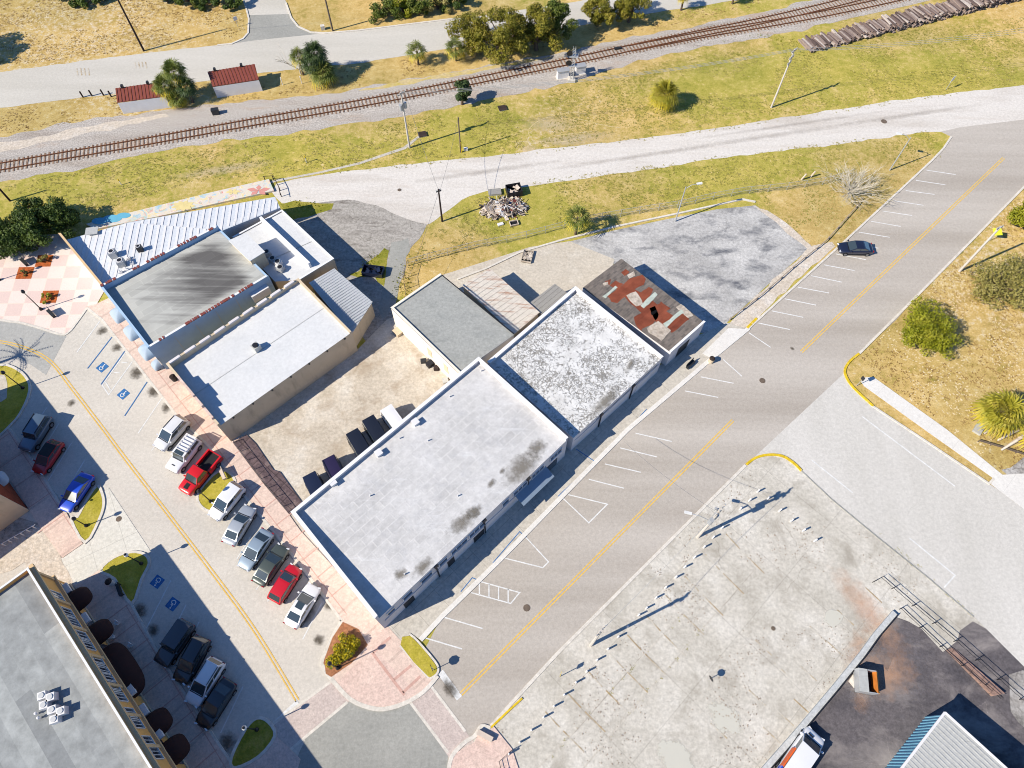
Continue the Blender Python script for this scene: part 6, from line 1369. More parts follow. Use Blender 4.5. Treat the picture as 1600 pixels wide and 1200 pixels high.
_, b5, t5 = pole((225, 79.5), 11.0, M['dark_wood'], 'tall dark pole on dry sandy ground above the left shelter', (.19, .13), ((10.7, 2.0),))
_, b6, t6 = pole((520, 48), 9.5, M['wood_pole'], 'grey wooden pole by the side road corner at the top', (.17, .12), ((9.2, 1.8),))
_, b7, t7 = pole((16, 314), 4.2, M['dark_wood'], 'dark pole behind the evergreens at the left edge', (.16, .12))
_, b8, t8 = pole((1499, 424), 9.6, M['concrete_pole'], 'pale pole leaning over the dry lot beside the yellow warning sign', (.18, .14), ((9.3, 1.0),), group='utility poles along the wide street')
def lamp_arm(t, b, h, d):
    for s_ in (-.4, .45): c = b + Vector((s_ * .7, s_ * .7, 0)); MB().tube([(c.x, c.y, h - 3.9), (c.x, c.y, h - 2.8)], .27, 12).build('transformer', M['steel'], t)
    a = R(165); q = b + Vector((math.cos(a), math.sin(a), 0)) * 2.6; MB().tube([(b.x, b.y, h - 4.2), ((b.x + q.x) / 2, (b.y + q.y) / 2, h - 3.6), (q.x, q.y, h - 3.5)], .05, 6).build('lamp_arm', M['steel'], t); MB().bar((q.x + .3, q.y - .08, h - 3.52), (q.x - .5, q.y + .12, h - 3.52), .3, .16).build('lamp_head', M['globe'], t)
    for k in range(3): c = b + Vector((.3 * k - .3, .35, 0)); MB().box((c.x, c.y, h - .9 - k * .4), (.22, .22, .4)).build('insulator', M['steel'], t)
_, b9, t9 = pole((1090, 839), 10.3, M['concrete_pole'], 'pale concrete pole with transformers and a street lamp arm in the concrete lot', (.2, .14), ((10.0, 1.6), (9.1, 1.2)), group='utility poles along the wide street', extra=lamp_arm, ang=R(45))
_, b10, t10 = pole((923, 1008), 9.7, M['concrete_pole'], 'pale concrete pole with crossarms among the white posts of the lot', (.2, .14), ((9.4, 1.4), (8.2, 1.0)), group='utility poles along the wide street', ang=R(45))
def wire(p, q, sag, label, mat, r=.02, group='overhead wires'):
    pts = [p.lerp(q, k / 12) - Vector((0, 0, sag * 4 * (k / 12) * (1 - k / 12))) for k in range(13)]
    o = MB().tube(pts, r, 4).build('overhead_wire', mat, None, None, p); tag(o, label, 'wire', group)
far = Vector((b2.x, b2.y, 0)) - (b1 - b2) * 1.2; farr = b1 + (b1 - b2) * 0.9
for i in range(3):
    wire(t2[i], t1[i], 1.3, 'one of three pale wires spanning the lawn between the two tall poles', M['wire_light'], .022, 'wires between the tall pale poles')
    wire(t1[i], farr + Vector((0, .6 * i, 10.6)), 1.2, 'one of three pale wires running off the tall pole to the right edge', M['wire_light'], .022, 'wires running off to the right edge')
wire(t2[3], b4 + Vector((0, 0, 6.5)), .8, 'dark wire dropping from the transformer pole to the dark wooden pole', M['wire'], .02); wire(b3 + Vector((0, 0, 6.8)), b4 + Vector((.2, 0, 6.4)), .5, 'dark wire between the short guarded pole and the dark wooden pole', M['wire'], .02)
wire(b4 + Vector((0, 0, 6.3)), G(640, 430, 3.5), .5, 'thin wire from the dark wooden pole over the weedy lane', M['wire'], .018)
wire(t9[0], t10[0], .8, 'wire between the two concrete poles in the lot', M['wire_light'], .02); wire(t9[5], G(975, 690, 4.2), .8, 'dark service wire crossing the wide street to the flaking roof', M['wire'], .018)
wire(t5[0], t6[0], 1.0, 'wire between the two poles along the top edge', M['wire'], .02)
def street_lamp(px, h, az, ln, label):
    b = G(*px); t = empty('street_lamp', (b.x, b.y, 0), label, 'street lamp', 'street lamps on the lawn'); MB().tube([(b.x, b.y, -.1), (b.x, b.y, h)], [.11, .07], 8).build('shaft', M['steel'], t)
    d = Vector((math.cos(az), math.sin(az), 0)); q = Vector((b.x, b.y, h)); MB().tube([q - Vector((0, 0, .4)), q + d * ln * .5 + Vector((0, 0, .2)), q + d * ln + Vector((0, 0, .25))], .045, 6).build('arm', M['steel'], t)
    MB().bar(q + d * (ln - .05) + Vector((0, 0, .26)), q + d * (ln + .75) + Vector((0, 0, .28)), .32, .16).build('lamp_head', M['globe'], t)
street_lamp((1390, 266), 6.6, R(165), 1.5, 'street lamp behind the bare tree, its arm pointing left')
street_lamp((1055, 346), 7.2, R(12), 1.6, 'street lamp at the chain link fence, its arm pointing right')
def lamp_post(px, h, label, twin=False, globe=True):
    b = G(*px); t = empty('lamp_post', (b.x, b.y, .05), label, 'lamp post', 'lamp posts along the brick sidewalks'); MB().tube([(b.x, b.y, 0), (b.x, b.y, .35), (b.x, b.y, .5)], [.24, .2, .08], 10).build('base', M['black_metal'], t)
    MB().tube([(b.x, b.y, .4), (b.x, b.y, h)], [.07, .05], 8).build('shaft', M['black_metal'], t)
    MB().ball((b.x, b.y, h + .22), .24, 10, 7, 1.25).build('globe', M['globe'] if globe else M['black_metal'], t); MB().tube([(b.x, b.y, h + .48), (b.x, b.y, h + .62)], [.16, .03], 8).build('finial', M['black_metal'], t)
    return t
lamp_post((65, 484), 4.0, 'dark lamp post by the orange bed with a yellowish shrub on the checkered plaza', globe=False)
lamp_post((0, 438), 4.0, 'dark lamp post at the left edge of the checkered plaza', globe=False)
lamp_post((37, 607), 4.0, 'dark lamp post on the rounded grass island at the left edge', globe=False)
lamp_post((330, 784), 3.4, 'dark lamp post on the grass island beside the red pickup', globe=False)
lamp_post((136, 822), 2.6, 'dark lamp post on the leaf shaped island beside the blue sedan', globe=False)
lamp_post((222, 881), 3.6, 'lamp post with a white globe on the shaded grass island by the driveway')
lamp_post((528, 1044), 3.8, 'dark lamp post at the point of the corner planter', globe=False)
lamp_post((402, 1140), 3.8, 'lamp post with a white globe on the shaded island by the crosswalk')
def bollard():
    t = empty('bollard', (0, 0, 0), 'short white post in the row along the edge of the concrete lot', 'bollard', 'short white posts around the concrete lot')
    MB().tube([(0, 0, -.05), (0, 0, .88)], [.1, .095], 10).build('post', M['white'], t); MB().ball((0, 0, .88), .097, 10, 5, .5).build('cap', M['white'], t); return t
proto = bollard()
bp = [(1183, 769), (1170, 783), (1156, 796), (1127, 826), (1113, 841), (1099, 856), (1084, 872), (1069, 887), (1055, 903), (1039, 919), (1024, 935), (1009, 951), (997, 962), (980, 980), (965, 996), (949, 1015), (932, 1032), (916, 1050), (899, 1067), (881, 1086), (865, 1104), (849, 1121), (830, 1141), (812, 1160), (795, 1178)]
for i, q in enumerate(bp):
    o = proto if i == 0 else copy_tree(proto); b = G(*q); o.location = (b.x, b.y, .024)
for q in ((1199, 780), (1217, 799), (1235, 815), (1254, 830), (1272, 846)):
    o = copy_tree(proto); b = G(*q); o.location = (b.x, b.y, .024); relabel(o, 'short white post in the short row toward the side street', 'short white posts toward the side street')
# stacks of old sleepers
def sleeper_stacks():
    pr = MB().box((0, 0, .12), (2.9, .3, .23)).build('railway_sleeper', M['sleeper2']); tag(pr, 'old timber railway sleeper lying in the long stack beside the tracks', 'sleeper', 'stacked old sleepers'); first = True; rnd = random.Random(8); n = 0
    path = GL([(1258, 74), (1330, 56), (1400, 38), (1470, 20), (1530, 6), (1600, -12)]); pts = resample(path, .36); rest = MB()
    d = (path[-1] - path[0]).normalized(); a0 = math.atan2(d.y, d.x) + PI / 2 + .1
    for i, p in enumerate(pts):
        u = i / len(pts); hgt = 2 + int(2.2 * (mnoise.noise(Vector((u * 9, 3, 0))) + .5) + 4.5 * u)
        for k in range(max(1, hgt)):
            a = a0 + rnd.uniform(-.14, .14); sh = rnd.uniform(-.7, .7); c = (p.x + math.cos(a0) * sh + rnd.uniform(-.04, .04), p.y + math.sin(a0) * sh + rnd.uniform(-.04, .04), .02 + .235 * k)
            if k < hgt - 2 or n >= 298: rest.box((c[0], c[1], c[2] + .12), (2.9, .3, .23), a); continue
            o = pr if first else pr.copy()
            if not first: col.objects.link(o)
            first = False; n += 1; o.location = c; o.rotation_euler = (rnd.uniform(-.05, .05), rnd.uniform(-.03, .03), a)
    tag(rest.build('railway_sleepers', M['sleeper2']), 'dark lower layers of the long stack of old sleepers', 'sleepers', kind='stuff')
def sleeper_mat():
    s = N('weathered old sleeper'); r = s.n('ObjectInfo').outputs['Random']
    c = s.ramp(r, [(0.0, pc(96, 82, 78)), (0.35, pc(136, 116, 108)), (0.7, pc(170, 152, 142)), (1.0, pc(214, 202, 192))])
    c = s.mix(1.0, c, s.ramp(s.noise(s.pos(), 2.5, 5, .7), [(0.3, (.7,) * 3), (0.7, (1.1,) * 3)]), 'MULTIPLY'); return s.done(c, .9, .15)
M['sleeper2'] = sleeper_mat()
sleeper_stacks()
# railway signal with its cases
def signal():
    b = G(893, 126); t = empty('railway_signal', (b.x, b.y, 0), 'silver lattice railway signal mast with dark round signal heads beside the track', 'signal'); mb = MB()
    for dx, dy in ((-.22, -.22), (.22, -.22), (.22, .22), (-.22, .22)): mb.tube([(b.x + dx, b.y + dy, 0), (b.x + dx, b.y + dy, 6.4)], .045, 4)
    for k in range(12):
        z0, z1 = .2 + k * .5, .7 + k * .5; s_ = 1 if k % 2 else -1
        for (x0, y0), (x1, y1) in (((-.22, -.22), (.22, -.22)), ((.22, -.22), (.22, .22)), ((.22, .22), (-.22, .22)), ((-.22, .22), (-.22, -.22))): mb.tube([(b.x + x0, b.y + y0, z0), (b.x + x1, b.y + y1, z1)], .025, 4)
    mb.build('mast', M['steel'], t)
    for z in (3.6, 5.4):
        MB().tube([(b.x - .75, b.y - .2, z), (b.x - .75, b.y - .26, z)], .5, 14).build('signal_head', M['black_metal'], t); MB().bar((b.x - .75, b.y - .15, z), (b.x, b.y, z), .08, .08).build('bracket', M['steel'], t); MB().box((b.x, b.y, z - .6), (1.5, .9, .06)).build('platform', M['steel'], t)
    MB().box((b.x, b.y, .2), (1.2, 1.2, .5)).build('footing', M['kerb'], t)
    for px, py, sx, lb in ((879, 121, 2.0, 'pale equipment case left of the signal mast'), (906, 114, 1.7, 'pale equipment case right of the signal mast')):
        c = G(px, py); e = empty('equipment_case', (c.x, c.y, 0), lb, 'equipment case', 'signal equipment cases'); MB().box((c.x, c.y, .8), (sx, .9, 1.4), .25).build('cabinet', M['white'], e); MB().box((c.x, c.y, 1.54), (sx + .2, 1.1, .08), .25).build('lid', M['steel'], e); MB().box((c.x, c.y, .05), (sx + .3, 1.2, .12), .25).build('plinth', M['kerb'], e)
signal()
def box_thing(name, px, dims, rz, mat, label, cat, lidmat=None, z=0.02, group=None, lid='lid'):
    c = G(*px); e = empty(name, (c.x, c.y, z), label, cat, group); MB().box((c.x, c.y, z + dims[2] / 2), dims, rz).build('body', mat, e)
    MB().box((c.x, c.y, z + dims[2] + .04), (dims[0] * 1.06, dims[1] * 1.06, .08), rz).build(lid, lidmat or mat, e); return e
box_thing('switch_machine', (965, 78), (1.3, .5, .35), .3, M['dark_steel'], 'dark switch machine at the side of the tracks', 'switch machine')
box_thing('relay_box', (338, 178), (1.1, .7, .9), .2, M['dark_steel'], 'small dark relay box beside the track path, below the right shelter', 'relay box')
for px, lb in (((785, 170), 'small concrete manhole box in the grass right of the small dark tree'), ((660, 211), 'concrete drain inlet at the end of the long drain kerb')):
    box_thing('drain_inlet', px, (1.3, 1.1, .15), .3, M['kerb'], lb, 'drain inlet', M['dark_wood'], group='drain inlets in the grass')
box_thing('utility_box', (728, 235), (.6, .4, .4), .2, M['white'], 'tiny white utility box at the foot of the short guarded pole', 'utility box')
box_thing('utility_box', (505, 46), (.7, .6, .7), .3, M['kerb'], 'pale utility box by the side road corner', 'utility box')
def marker(px, h, label, mat='yellow_kerb'):
    c = G(*px); t = empty('marker_post', (c.x, c.y, 0), label, 'marker post', 'marker posts beside the railway'); MB().tube([(c.x, c.y, 0), (c.x, c.y, h * .7)], .06, 6).build('post', M['white'], t); MB().tube([(c.x, c.y, h * .7), (c.x, c.y, h)], .09, 6).build('sleeve', M[mat], t)
marker((479, 254), 1.4, 'yellow topped marker post near the long drain kerb'); marker((190, 289), 1.2, 'yellow topped marker post on the grass above the mural')
marker((442, 133), 1.5, 'white marker post right of the second shelter', 'white'); marker((472, 131), 1.5, 'white marker post under the slender palm', 'white')
# signs
def sign(px, h, wd, ht, mat, label, az, shape=0, backmat=None):
    c = G(*px); t = empty('road_sign', (c.x, c.y, 0), label, 'sign'); MB().tube([(c.x, c.y, 0), (c.x, c.y, h)], .04, 6).build('post', M['steel'], t)
    if shape == 8: q = Vector((c.x, c.y, h - ht / 2)); d = Vector((math.cos(az), math.sin(az), 0)); MB().tube([q + d * .05, q + d * .08], wd / 2, 8).build('panel', mat, t); return t
    m = Matrix.Rotation(az, 3, 'Z') @ (Matrix.Rotation(PI / 4, 3, 'X') if shape == 4 else Matrix.Identity(3)); MB().box((c.x + math.cos(az) * .06, c.y + math.sin(az) * .06, h - ht / 2), (.03, wd, ht), rot=m).build('panel', mat, t); return t
yg = paint('fluorescent yellow green', (226, 240, 60), .5)
sgn = sign((1546, 376), 2.6, 1.15, 1.15, yg, 'fluorescent yellow green warning sign on a post by the wide street', R(222), 4)
sign((1478, 140), 2.6, 1.0, .9, M['white'], 'white sign seen from behind on the grass by the pale road', R(-50))
sign((372, 42), 2.0, .7, .7, M['white'], 'white sign at the corner of the side road', R(-50))
sign((1338, 603), 2.4, .5, .7, M['dark_steel'], 'dark sign at the rounded corner with the yellow kerb', R(200))
sign((1107, 1062), 1.7, .7, .7, M['dark_steel'], 'small dark sign standing alone in the concrete lot', R(206), 8); sign((678, 1047), 2.4, .95, .95, M['dark_steel'], 'round backed dark sign at the corner grass verge', R(206), 8); sign((875, 1057), 2.3, .5, .6, M['yellow_kerb'], 'yellow sign on a post beside the lot kerb', R(160))
# bins, benches, hydrants
def bin_(px, label, mat=None):
    c = G(*px); t = empty('litter_bin', (c.x, c.y, .1), label, 'litter bin'); MB().tube([(c.x, c.y, .1), (c.x, c.y, 1.0)], [.34, .38], 12).build('body', mat or M['cream_wall'], t); MB().tube([(c.x, c.y, 1.0), (c.x, c.y, 1.18)], [.4, .2], 12).build('lid', M['dark_wood'], t)
bin_((1110, 566), 'round tan litter bin on the kerb below the rusty patched roof'); bin_((248, 577), 'dark bin on the pink sidewalk by the sooty shop corner', M['black_metal']); bin_((274, 594), 'dark bin on the pink sidewalk before the stepped shop front', M['black_metal'])
bin_((176, 912), 'white domed bin on the sidewalk by the ochre building corner', M['white']); bin_((232, 872), 'pale bin on the shaded sidewalk edge', M['white']) if False else None
def bench(px, az, label, mat='dark_steel', z=.07):
    c = G(*px); t = empty('bench', (0, 0, 0), label, 'bench'); MB().box((0, 0, .45), (1.5, .45, .06)).build('seat', M[mat], t); MB().box((0, .22, .75), (1.5, .06, .5)).build('backrest', M[mat], t)
    for s_ in (-.65, .65): MB().box((s_, 0, .21), (.08, .42, .42)).build('leg', M[mat], t)
    t.location = (c.x, c.y, z); t.rotation_euler = (0, 0, az)
bench((82, 492), R(-40), 'dark bench on the checkered plaza near the kerb', z=.07); bench((40, 412), R(-40), 'dark bench on the checkered plaza near the evergreens', z=.07); bench((1078, 572), R(45), 'dark bench on the shaded sidewalk below the rusty patched roof', z=.1)
bench((350, 743), R(-57), 'pale bench at the head of the grass island by the red pickup', 'bleached_wood', .13); bench((190, 923), R(-57), 'dark bench on the shaded sidewalk by the ochre building', z=.13)
for px, lb in (((176, 985), 'white cafe table with chairs on the shaded sidewalk, upper of two'), ((197, 1020), 'white cafe table with chairs on the shaded sidewalk, lower of two')):
    c = G(*px); t = empty('cafe_table', (c.x, c.y, .12), lb, 'table', 'cafe tables on the shaded sidewalk'); MB().tube([(c.x, c.y, .85), (c.x, c.y, .89)], .45, 14).build('top', M['white'], t); MB().tube([(c.x, c.y, .12), (c.x, c.y, .86)], .05, 6).build('leg', M['white'], t)
    for k in range(3):
        a = 1 + 2.1 * k; q = c + Vector((math.cos(a), math.sin(a), 0)) * .85; e = empty('cafe_chair', (q.x, q.y, .12), 'small white cafe chair drawn up to a white table on the shaded sidewalk', 'chair', 'cafe chairs on the shaded sidewalk'); MB().box((q.x, q.y, .57), (.42, .42, .05), a).build('seat', M['white'], e); q2 = q + Vector((math.cos(a), math.sin(a), 0)) * .2; MB().box((q2.x, q2.y, .82), (.05, .4, .45), a).build('backrest', M['white'], e); MB().box((q.x, q.y, .33), (.3, .3, .42), a).build('leg', M['white'], e)
# debris heap, skips and dumpster
def debris():
    rnd = random.Random(12); b = G(788, 326); ms = [M['bleached_wood'], M['white'], M['wood_pole'], M['red_metal'], M['dark_steel'], paint('blue tarp', (70, 100, 150), .7), M['pale_patch'], M['mulch'], M['bleach_grey']]; mb = MB()
    for i in range(420):
        a = rnd.uniform(0, 2 * PI); q = rnd.uniform(0, 1) ** .5; x, y = b.x + 3.4 * q * math.cos(a), b.y + 1.9 * q * math.sin(a) + .35 * q * math.cos(a); z = max(.04, (1 - q ** 1.5) * 1.0 * rnd.uniform(.2, 1)); mb.cur = rnd.choice((0, 0, 0, 0, 1, 1, 2, 2, 2, 3, 4, 5, 6, 6, 6, 8, 8, 8))
        m = Matrix.Rotation(rnd.uniform(0, PI), 3, 'Z') @ Matrix.Rotation(rnd.uniform(-.5, .5), 3, 'Y') @ Matrix.Rotation(rnd.uniform(-.6, .6), 3, 'X'); big = rnd.random() < .14
        mb.box((x, y, z + .05), (rnd.uniform(.9, 1.6), rnd.uniform(.5, .9), .06) if big else (rnd.uniform(.4, 2.2), rnd.uniform(.04, .14), rnd.uniform(.03, .1)), rot=m)
    tag(mb.build('debris_heap', ms, None, None, (b.x, b.y, 0)), 'heap of broken boards and household junk dumped on the lawn', 'debris', kind='stuff')
debris()
def tray(name, px, L, W, H, rz, mat, label, cat, fill=None, z=0.03):
    c = G(*px); t = empty(name, (0, 0, 0), label, cat); mb = MB(); mb.box((0, 0, .06), (L, W, .1))
    mb.build('floor', M['black_trim'], t)
    for s_ in (-1, 1): MB().box((0, s_ * (W / 2 - .04), H / 2 + .02), (L, .08, H)).build('side', mat, t); MB().box((s_ * (L / 2 - .04), 0, H / 2 + .02), (.08, W - .16, H)).build('end', mat, t)
    if fill:
        r = random.Random(3); f = MB()
        for _ in range(14): f.box((r.uniform(-.32, .32) * L, r.uniform(-.25, .25) * W, r.uniform(.2, H * .9)), (r.uniform(.3, .9), r.uniform(.15, .5), .08), rot=Matrix.Rotation(r.uniform(0, 3), 3, 'Z') @ Matrix.Rotation(r.uniform(-.4, .4), 3, 'X'))
        f.build('load', fill, t)
    t.location = (c.x, c.y, z); t.rotation_euler = (0, 0, rz); return t
tray('skip', (803, 302), 2.3, 1.9, 1.1, .25, M['black_metal'], 'open black skip behind the debris heap', 'skip', M['bleached_wood'])
box_thing('mattress', (773, 302), (1.9, 1.1, .3), .15, M['grey_metal'], 'flat grey mattress lying beside the debris heap', 'mattress', M['grey_shed_metal'])
tag(MB().box((0, 0, .1), (.9, .5, .2), .4).build('paper_sack', M['white'], None), 'small white sack on the lawn below the debris heap', 'sack').location = G(782, 351)
tray('trailer_frame', (803, 350), 1.3, .9, .3, .3, M['bleached_wood'], 'small pale crate frame on the lawn below the debris heap', 'crate')
d_ = tray('skip', (584, 427), 3.0, 1.5, .9, R(-8), M['navy_metal'] if 'navy_metal' in M else CP['navy'], 'dark blue open skip with a small load behind the shops', 'skip', CP['navy'])
def dumpster():
    c = G(1347, 1066); t = empty('dumpster', (0, 0, 0), 'grey and orange dumpster with one lid open in the dark lot', 'dumpster'); L, W, H = 1.9, 2.3, 1.3
    MB().box((0, 0, .12), (L, W, .1)).build('floor', M['black_metal'], t)
    for s_ in (-1, 1): MB().box((0, s_ * (W / 2 - .05), H / 2 + .1), (L, .1, H)).build('side', M['steel'], t)
    MB().box((L / 2 - .05, 0, H / 2 + .1), (.12, W - .2, H)).build('front', paint('orange steel', (232, 140, 60), .6, .3, 0, .3), t); MB().box((-L / 2 + .05, 0, H / 2 + .1), (.1, W - .2, H)).build('back', M['steel'], t)
    MB().box((-.5, 0, H + .16), (.95, W, .06)).build('lid', M['grey_metal'], t); MB().box((L / 2 + .14, 0, H * .72), (.08, W * .95, .5), rot=Matrix.Rotation(.2, 3, 'Y')).build('open_lid', M['orange_wall'], t)
    t.location = (c.x, c.y, .035); t.rotation_euler = (0, 0, R(-8))
dumpster()
tag(MB().prism([(p.x, p.y) for p in GL([(1325, 1064), (1332, 1054), (1345, 1082), (1338, 1080)])], .033, .16).build('concrete_pad', M['kerb'], None), 'pale concrete pad under the dumpster', 'pad')
# low wall, railings and ramp in the lower right
def low_wall():
    pts = GL([(1396, 958), (1367, 992), (1344, 1024), (1300, 1078), (1240, 1149), (1195, 1200), (1150, 1252)]); t = empty('retaining_wall', pts[0], 'low pale grey wall between the concrete lot and the dark lot', 'wall')
    ribbon(MB(), pts, .55, -.05, .4).build('wall', M['lowwall'], t); ribbon(MB(), pts, .07, .0, .55, .315).build('rail', M['dark_steel'], t)
low_wall()
def railing(px, h, label, posts=6, mat='black_metal', rails=2, name='railing', group=None, panel_mat=None, pr=.03, post_d=2.6):
    pts = GL(px); t = empty(name, pts[0], label, 'railing' if name == 'railing' else 'fence', group)
    for k in range(rails): MB().tube([p + Vector((0, 0, h * (k + 1) / rails)) for p in pts], pr, 5).build('rail', M[mat], t)
    q = resample(pts, post_d)
    for p in q: MB().tube([p, p + Vector((0, 0, h + .04))], pr * 1.4, 6).build('post', M[mat], t)
    if panel_mat:
        mb = MB()
        for i in range(len(pts) - 1): a, b = pts[i], pts[i + 1]; mb.add([a + Vector((0, 0, .04)), b + Vector((0, 0, .04)), b + Vector((0, 0, h - .03)), a + Vector((0, 0, h - .03))], [[0, 1, 2, 3]])
        mb.build('mesh_panel', panel_mat, t)
    return t
railing([(1363, 910), (1374, 904), (1418, 942), (1494, 1006), (1575, 1078), (1610, 1108)], 1.05, 'black pipe railing above the ramp in the lower right', name='railing')
railing([(1405, 952), (1475, 1018), (1560, 1092)], .9, 'second black pipe railing along the foot of the ramp', name='railing')
tag(MB().prism([(p.x, p.y) for p in GL([(1477, 1016), (1488, 1012), (1566, 1084), (1548, 1088)])], .04, [.12, .12, .5, .5]).build('ramp', M['ramp'], None), 'reddish concrete ramp between the railings', 'ramp')
def chain_mat():
    s = N('chain link mesh'); s.b.inputs['Alpha'].default_value = 0.16; return s.done(pc(190, 190, 186), .6, .4, .3)
CL = chain_mat()
railing([(638, 416), (690, 402), (745, 388), (800, 378), (848, 366), (900, 352), (940, 344), (1000, 334), (1060, 325), (1110, 313), (1160, 304), (1230, 297), (1290, 288), (1330, 276)], 1.6, 'long chain link fence between the lawn and the mottled lot', mat='steel', rails=2, name='chain_link_fence', panel_mat=CL, pr=.025, post_d=3.0)
railing([(636, 470), (632, 440), (638, 418)], 1.6, 'short rusty chain link fence beside the weedy lane', mat='wood_pole', rails=1, name='chain_link_fence', panel_mat=CL, pr=.03, post_d=2.0)
kerb('kerb', [(715, 437), (760, 420), (812, 395), (880, 375), (960, 355), (1060, 334), (1160, 312), (1180, 316)], .28, .18)
def log_rail():
    pts = GL([(1140, 500), (1190, 462), (1240, 418), (1290, 378), (1340, 322), (1346, 312)]); t = empty('timber_barrier', pts[0], 'low weathered timber barrier between the mottled lot and the angle parking', 'barrier')
    MB().tube([p + Vector((0, 0, .42)) for p in pts], .07, 6).build('rail', M['bleach_grey'], t)
    for p in resample(pts, 2.8): MB().tube([p, p + Vector((0, 0, .5))], .1, 6).build('post', M['bleach_grey'], t)
log_rail()
railing([(415, 283), (430, 282), (438, 298), (441, 312)], 1.0, 'dark post and chain fence at the end of the painted terrace', mat='dark_wood', rails=1, name='railing', pr=.05, post_d=1.3)
def guard_posts(pxs, h, label, mat='dark_wood', name='wooden_post', lean=0):
    for q in pxs: c = G(*q); t = empty(name, (c.x, c.y, 0), label, 'post', label); MB().tube([(c.x, c.y, 0), (c.x + lean, c.y, h)], .13, 6).build('shaft', M[mat], t); MB().ball((c.x + lean, c.y, h), .13, 6, 4, .6).build('cap', M[mat], t)
guard_posts([(130, 152), (144, 150), (162, 149), (174, 151)], 1.1, 'short dark wooden post left of the first red roofed shelter')
guard_posts([(1252, 281), (1266, 277)], 1.2, 'pale leaning wooden post on the lawn near the bare tree', 'bleached_wood', lean=.3)
railing([(10, 853), (62, 823)], .9, 'short white picket fence at the edge of the pink sidewalk', mat='white', rails=1, name='picket_fence', pr=.05, post_d=.7)
# dark tiled planting wall between yard and pink sidewalk
def tiled_ramp():
    px = [(364, 692), (386, 680), (400, 694), (428, 735), (438, 738), (474, 788), (452, 804), (412, 756)]; o = slab('paver_strip', px, .16, surf('dark purple pavers', (128, 108, 108), (104, 88, 92), (150, 130, 126), scale=.7, fa=.3, joints=(1.6, 1.6), jw=.06, jk=.55, rot=R(-50)))
tiled_ramp()
railing([(367, 692), (412, 752), (452, 802)], 1.0, 'dark metal fence along the strip of dark pavers', mat='dark_steel', rails=1, name='metal_fence', pr=.03, post_d=1.6)
# timber frames by the big palm
def timber(px0, px1, label):
    a, b = G(*px0), G(*px1); t = empty('timber_arch', a, label, 'timber arch', 'curved timber frames under the big palm'); d = b - a
    pts = [a + d * (k / 8) + Vector((0, 0, .1 + 1.5 * math.sin(PI * (.1 + .8 * k / 8)))) for k in range(9)]
    for i in range(1): mb = MB().tube(pts, [.12 + .1 * math.sin(PI * k / 8) for k in range(9)], 6); mb.build('beam', M['bleached_wood'], t)
    for k in (1, 7): q = pts[k]; MB().tube([(q.x, q.y, 0), q], .1, 6).build('post', M['wood_pole'], t)
timber((1533, 680), (1563, 664), 'curved pale timber beam frame nearest the lawn, under the big palm'); timber((1554, 691), (1592, 673), 'middle curved pale timber frame under the big palm'); timber((1560, 706), (1604, 678), 'longest curved pale timber frame, closest to the sidewalk')
tag(MB().box((0, 0, .15), (3.2, 1.0, .3), R(50)).build('stone_step', M['grey_metal'], None), 'pale grey stone step beside the timber frames', 'step').location = G(1532, 664)
railing([(1528, 690), (1562, 700), (1600, 712)], .5, 'low wooden rail under the curved timber frames', mat='wood_pole', rails=2, name='railing', pr=.06, post_d=1.5)
# scraps against the whitewashed wall and in the yard
for px, dims, m_, lb in (((662, 566), (.7, .5, .5), 'dark_steel', 'dark scrap tub against the whitewashed wall'), ((672, 571), (.9, .7, .6), 'black_metal', 'black bin bag heap against the whitewashed wall'), ((682, 577), (.6, .6, .5), 'dark_wood', 'dark scrap box nearest the corner of the seamed roof'), ((696, 596), (.7, .7, .3), 'grey_metal', 'round grey scrap by the corner of the seamed roof')):
    box_thing('scrap_box', px, dims, random.uniform(0, 2), M[m_], lb, 'scrap', group='scrap against the whitewashed wall')
tray('open_pit', (824, 402), 1.5, 2.2, .35, R(-12), M['pale_patch'], 'open rectangular pit box with dry weeds on the pale concrete yard', 'pit box', M['pale_patch'])
# upright monument and gate bits by the corner
box_thing('bench_block', (758, 1150), (1.6, .5, .5), R(-25), M['bleached_wood'], 'pale bench block at the lower corner by the yellow kerb', 'bench'); railing([(800, 1172), (780, 1190), (786, 1215)], .8, 'black pipe rail at the lower edge of the lot', name='railing')

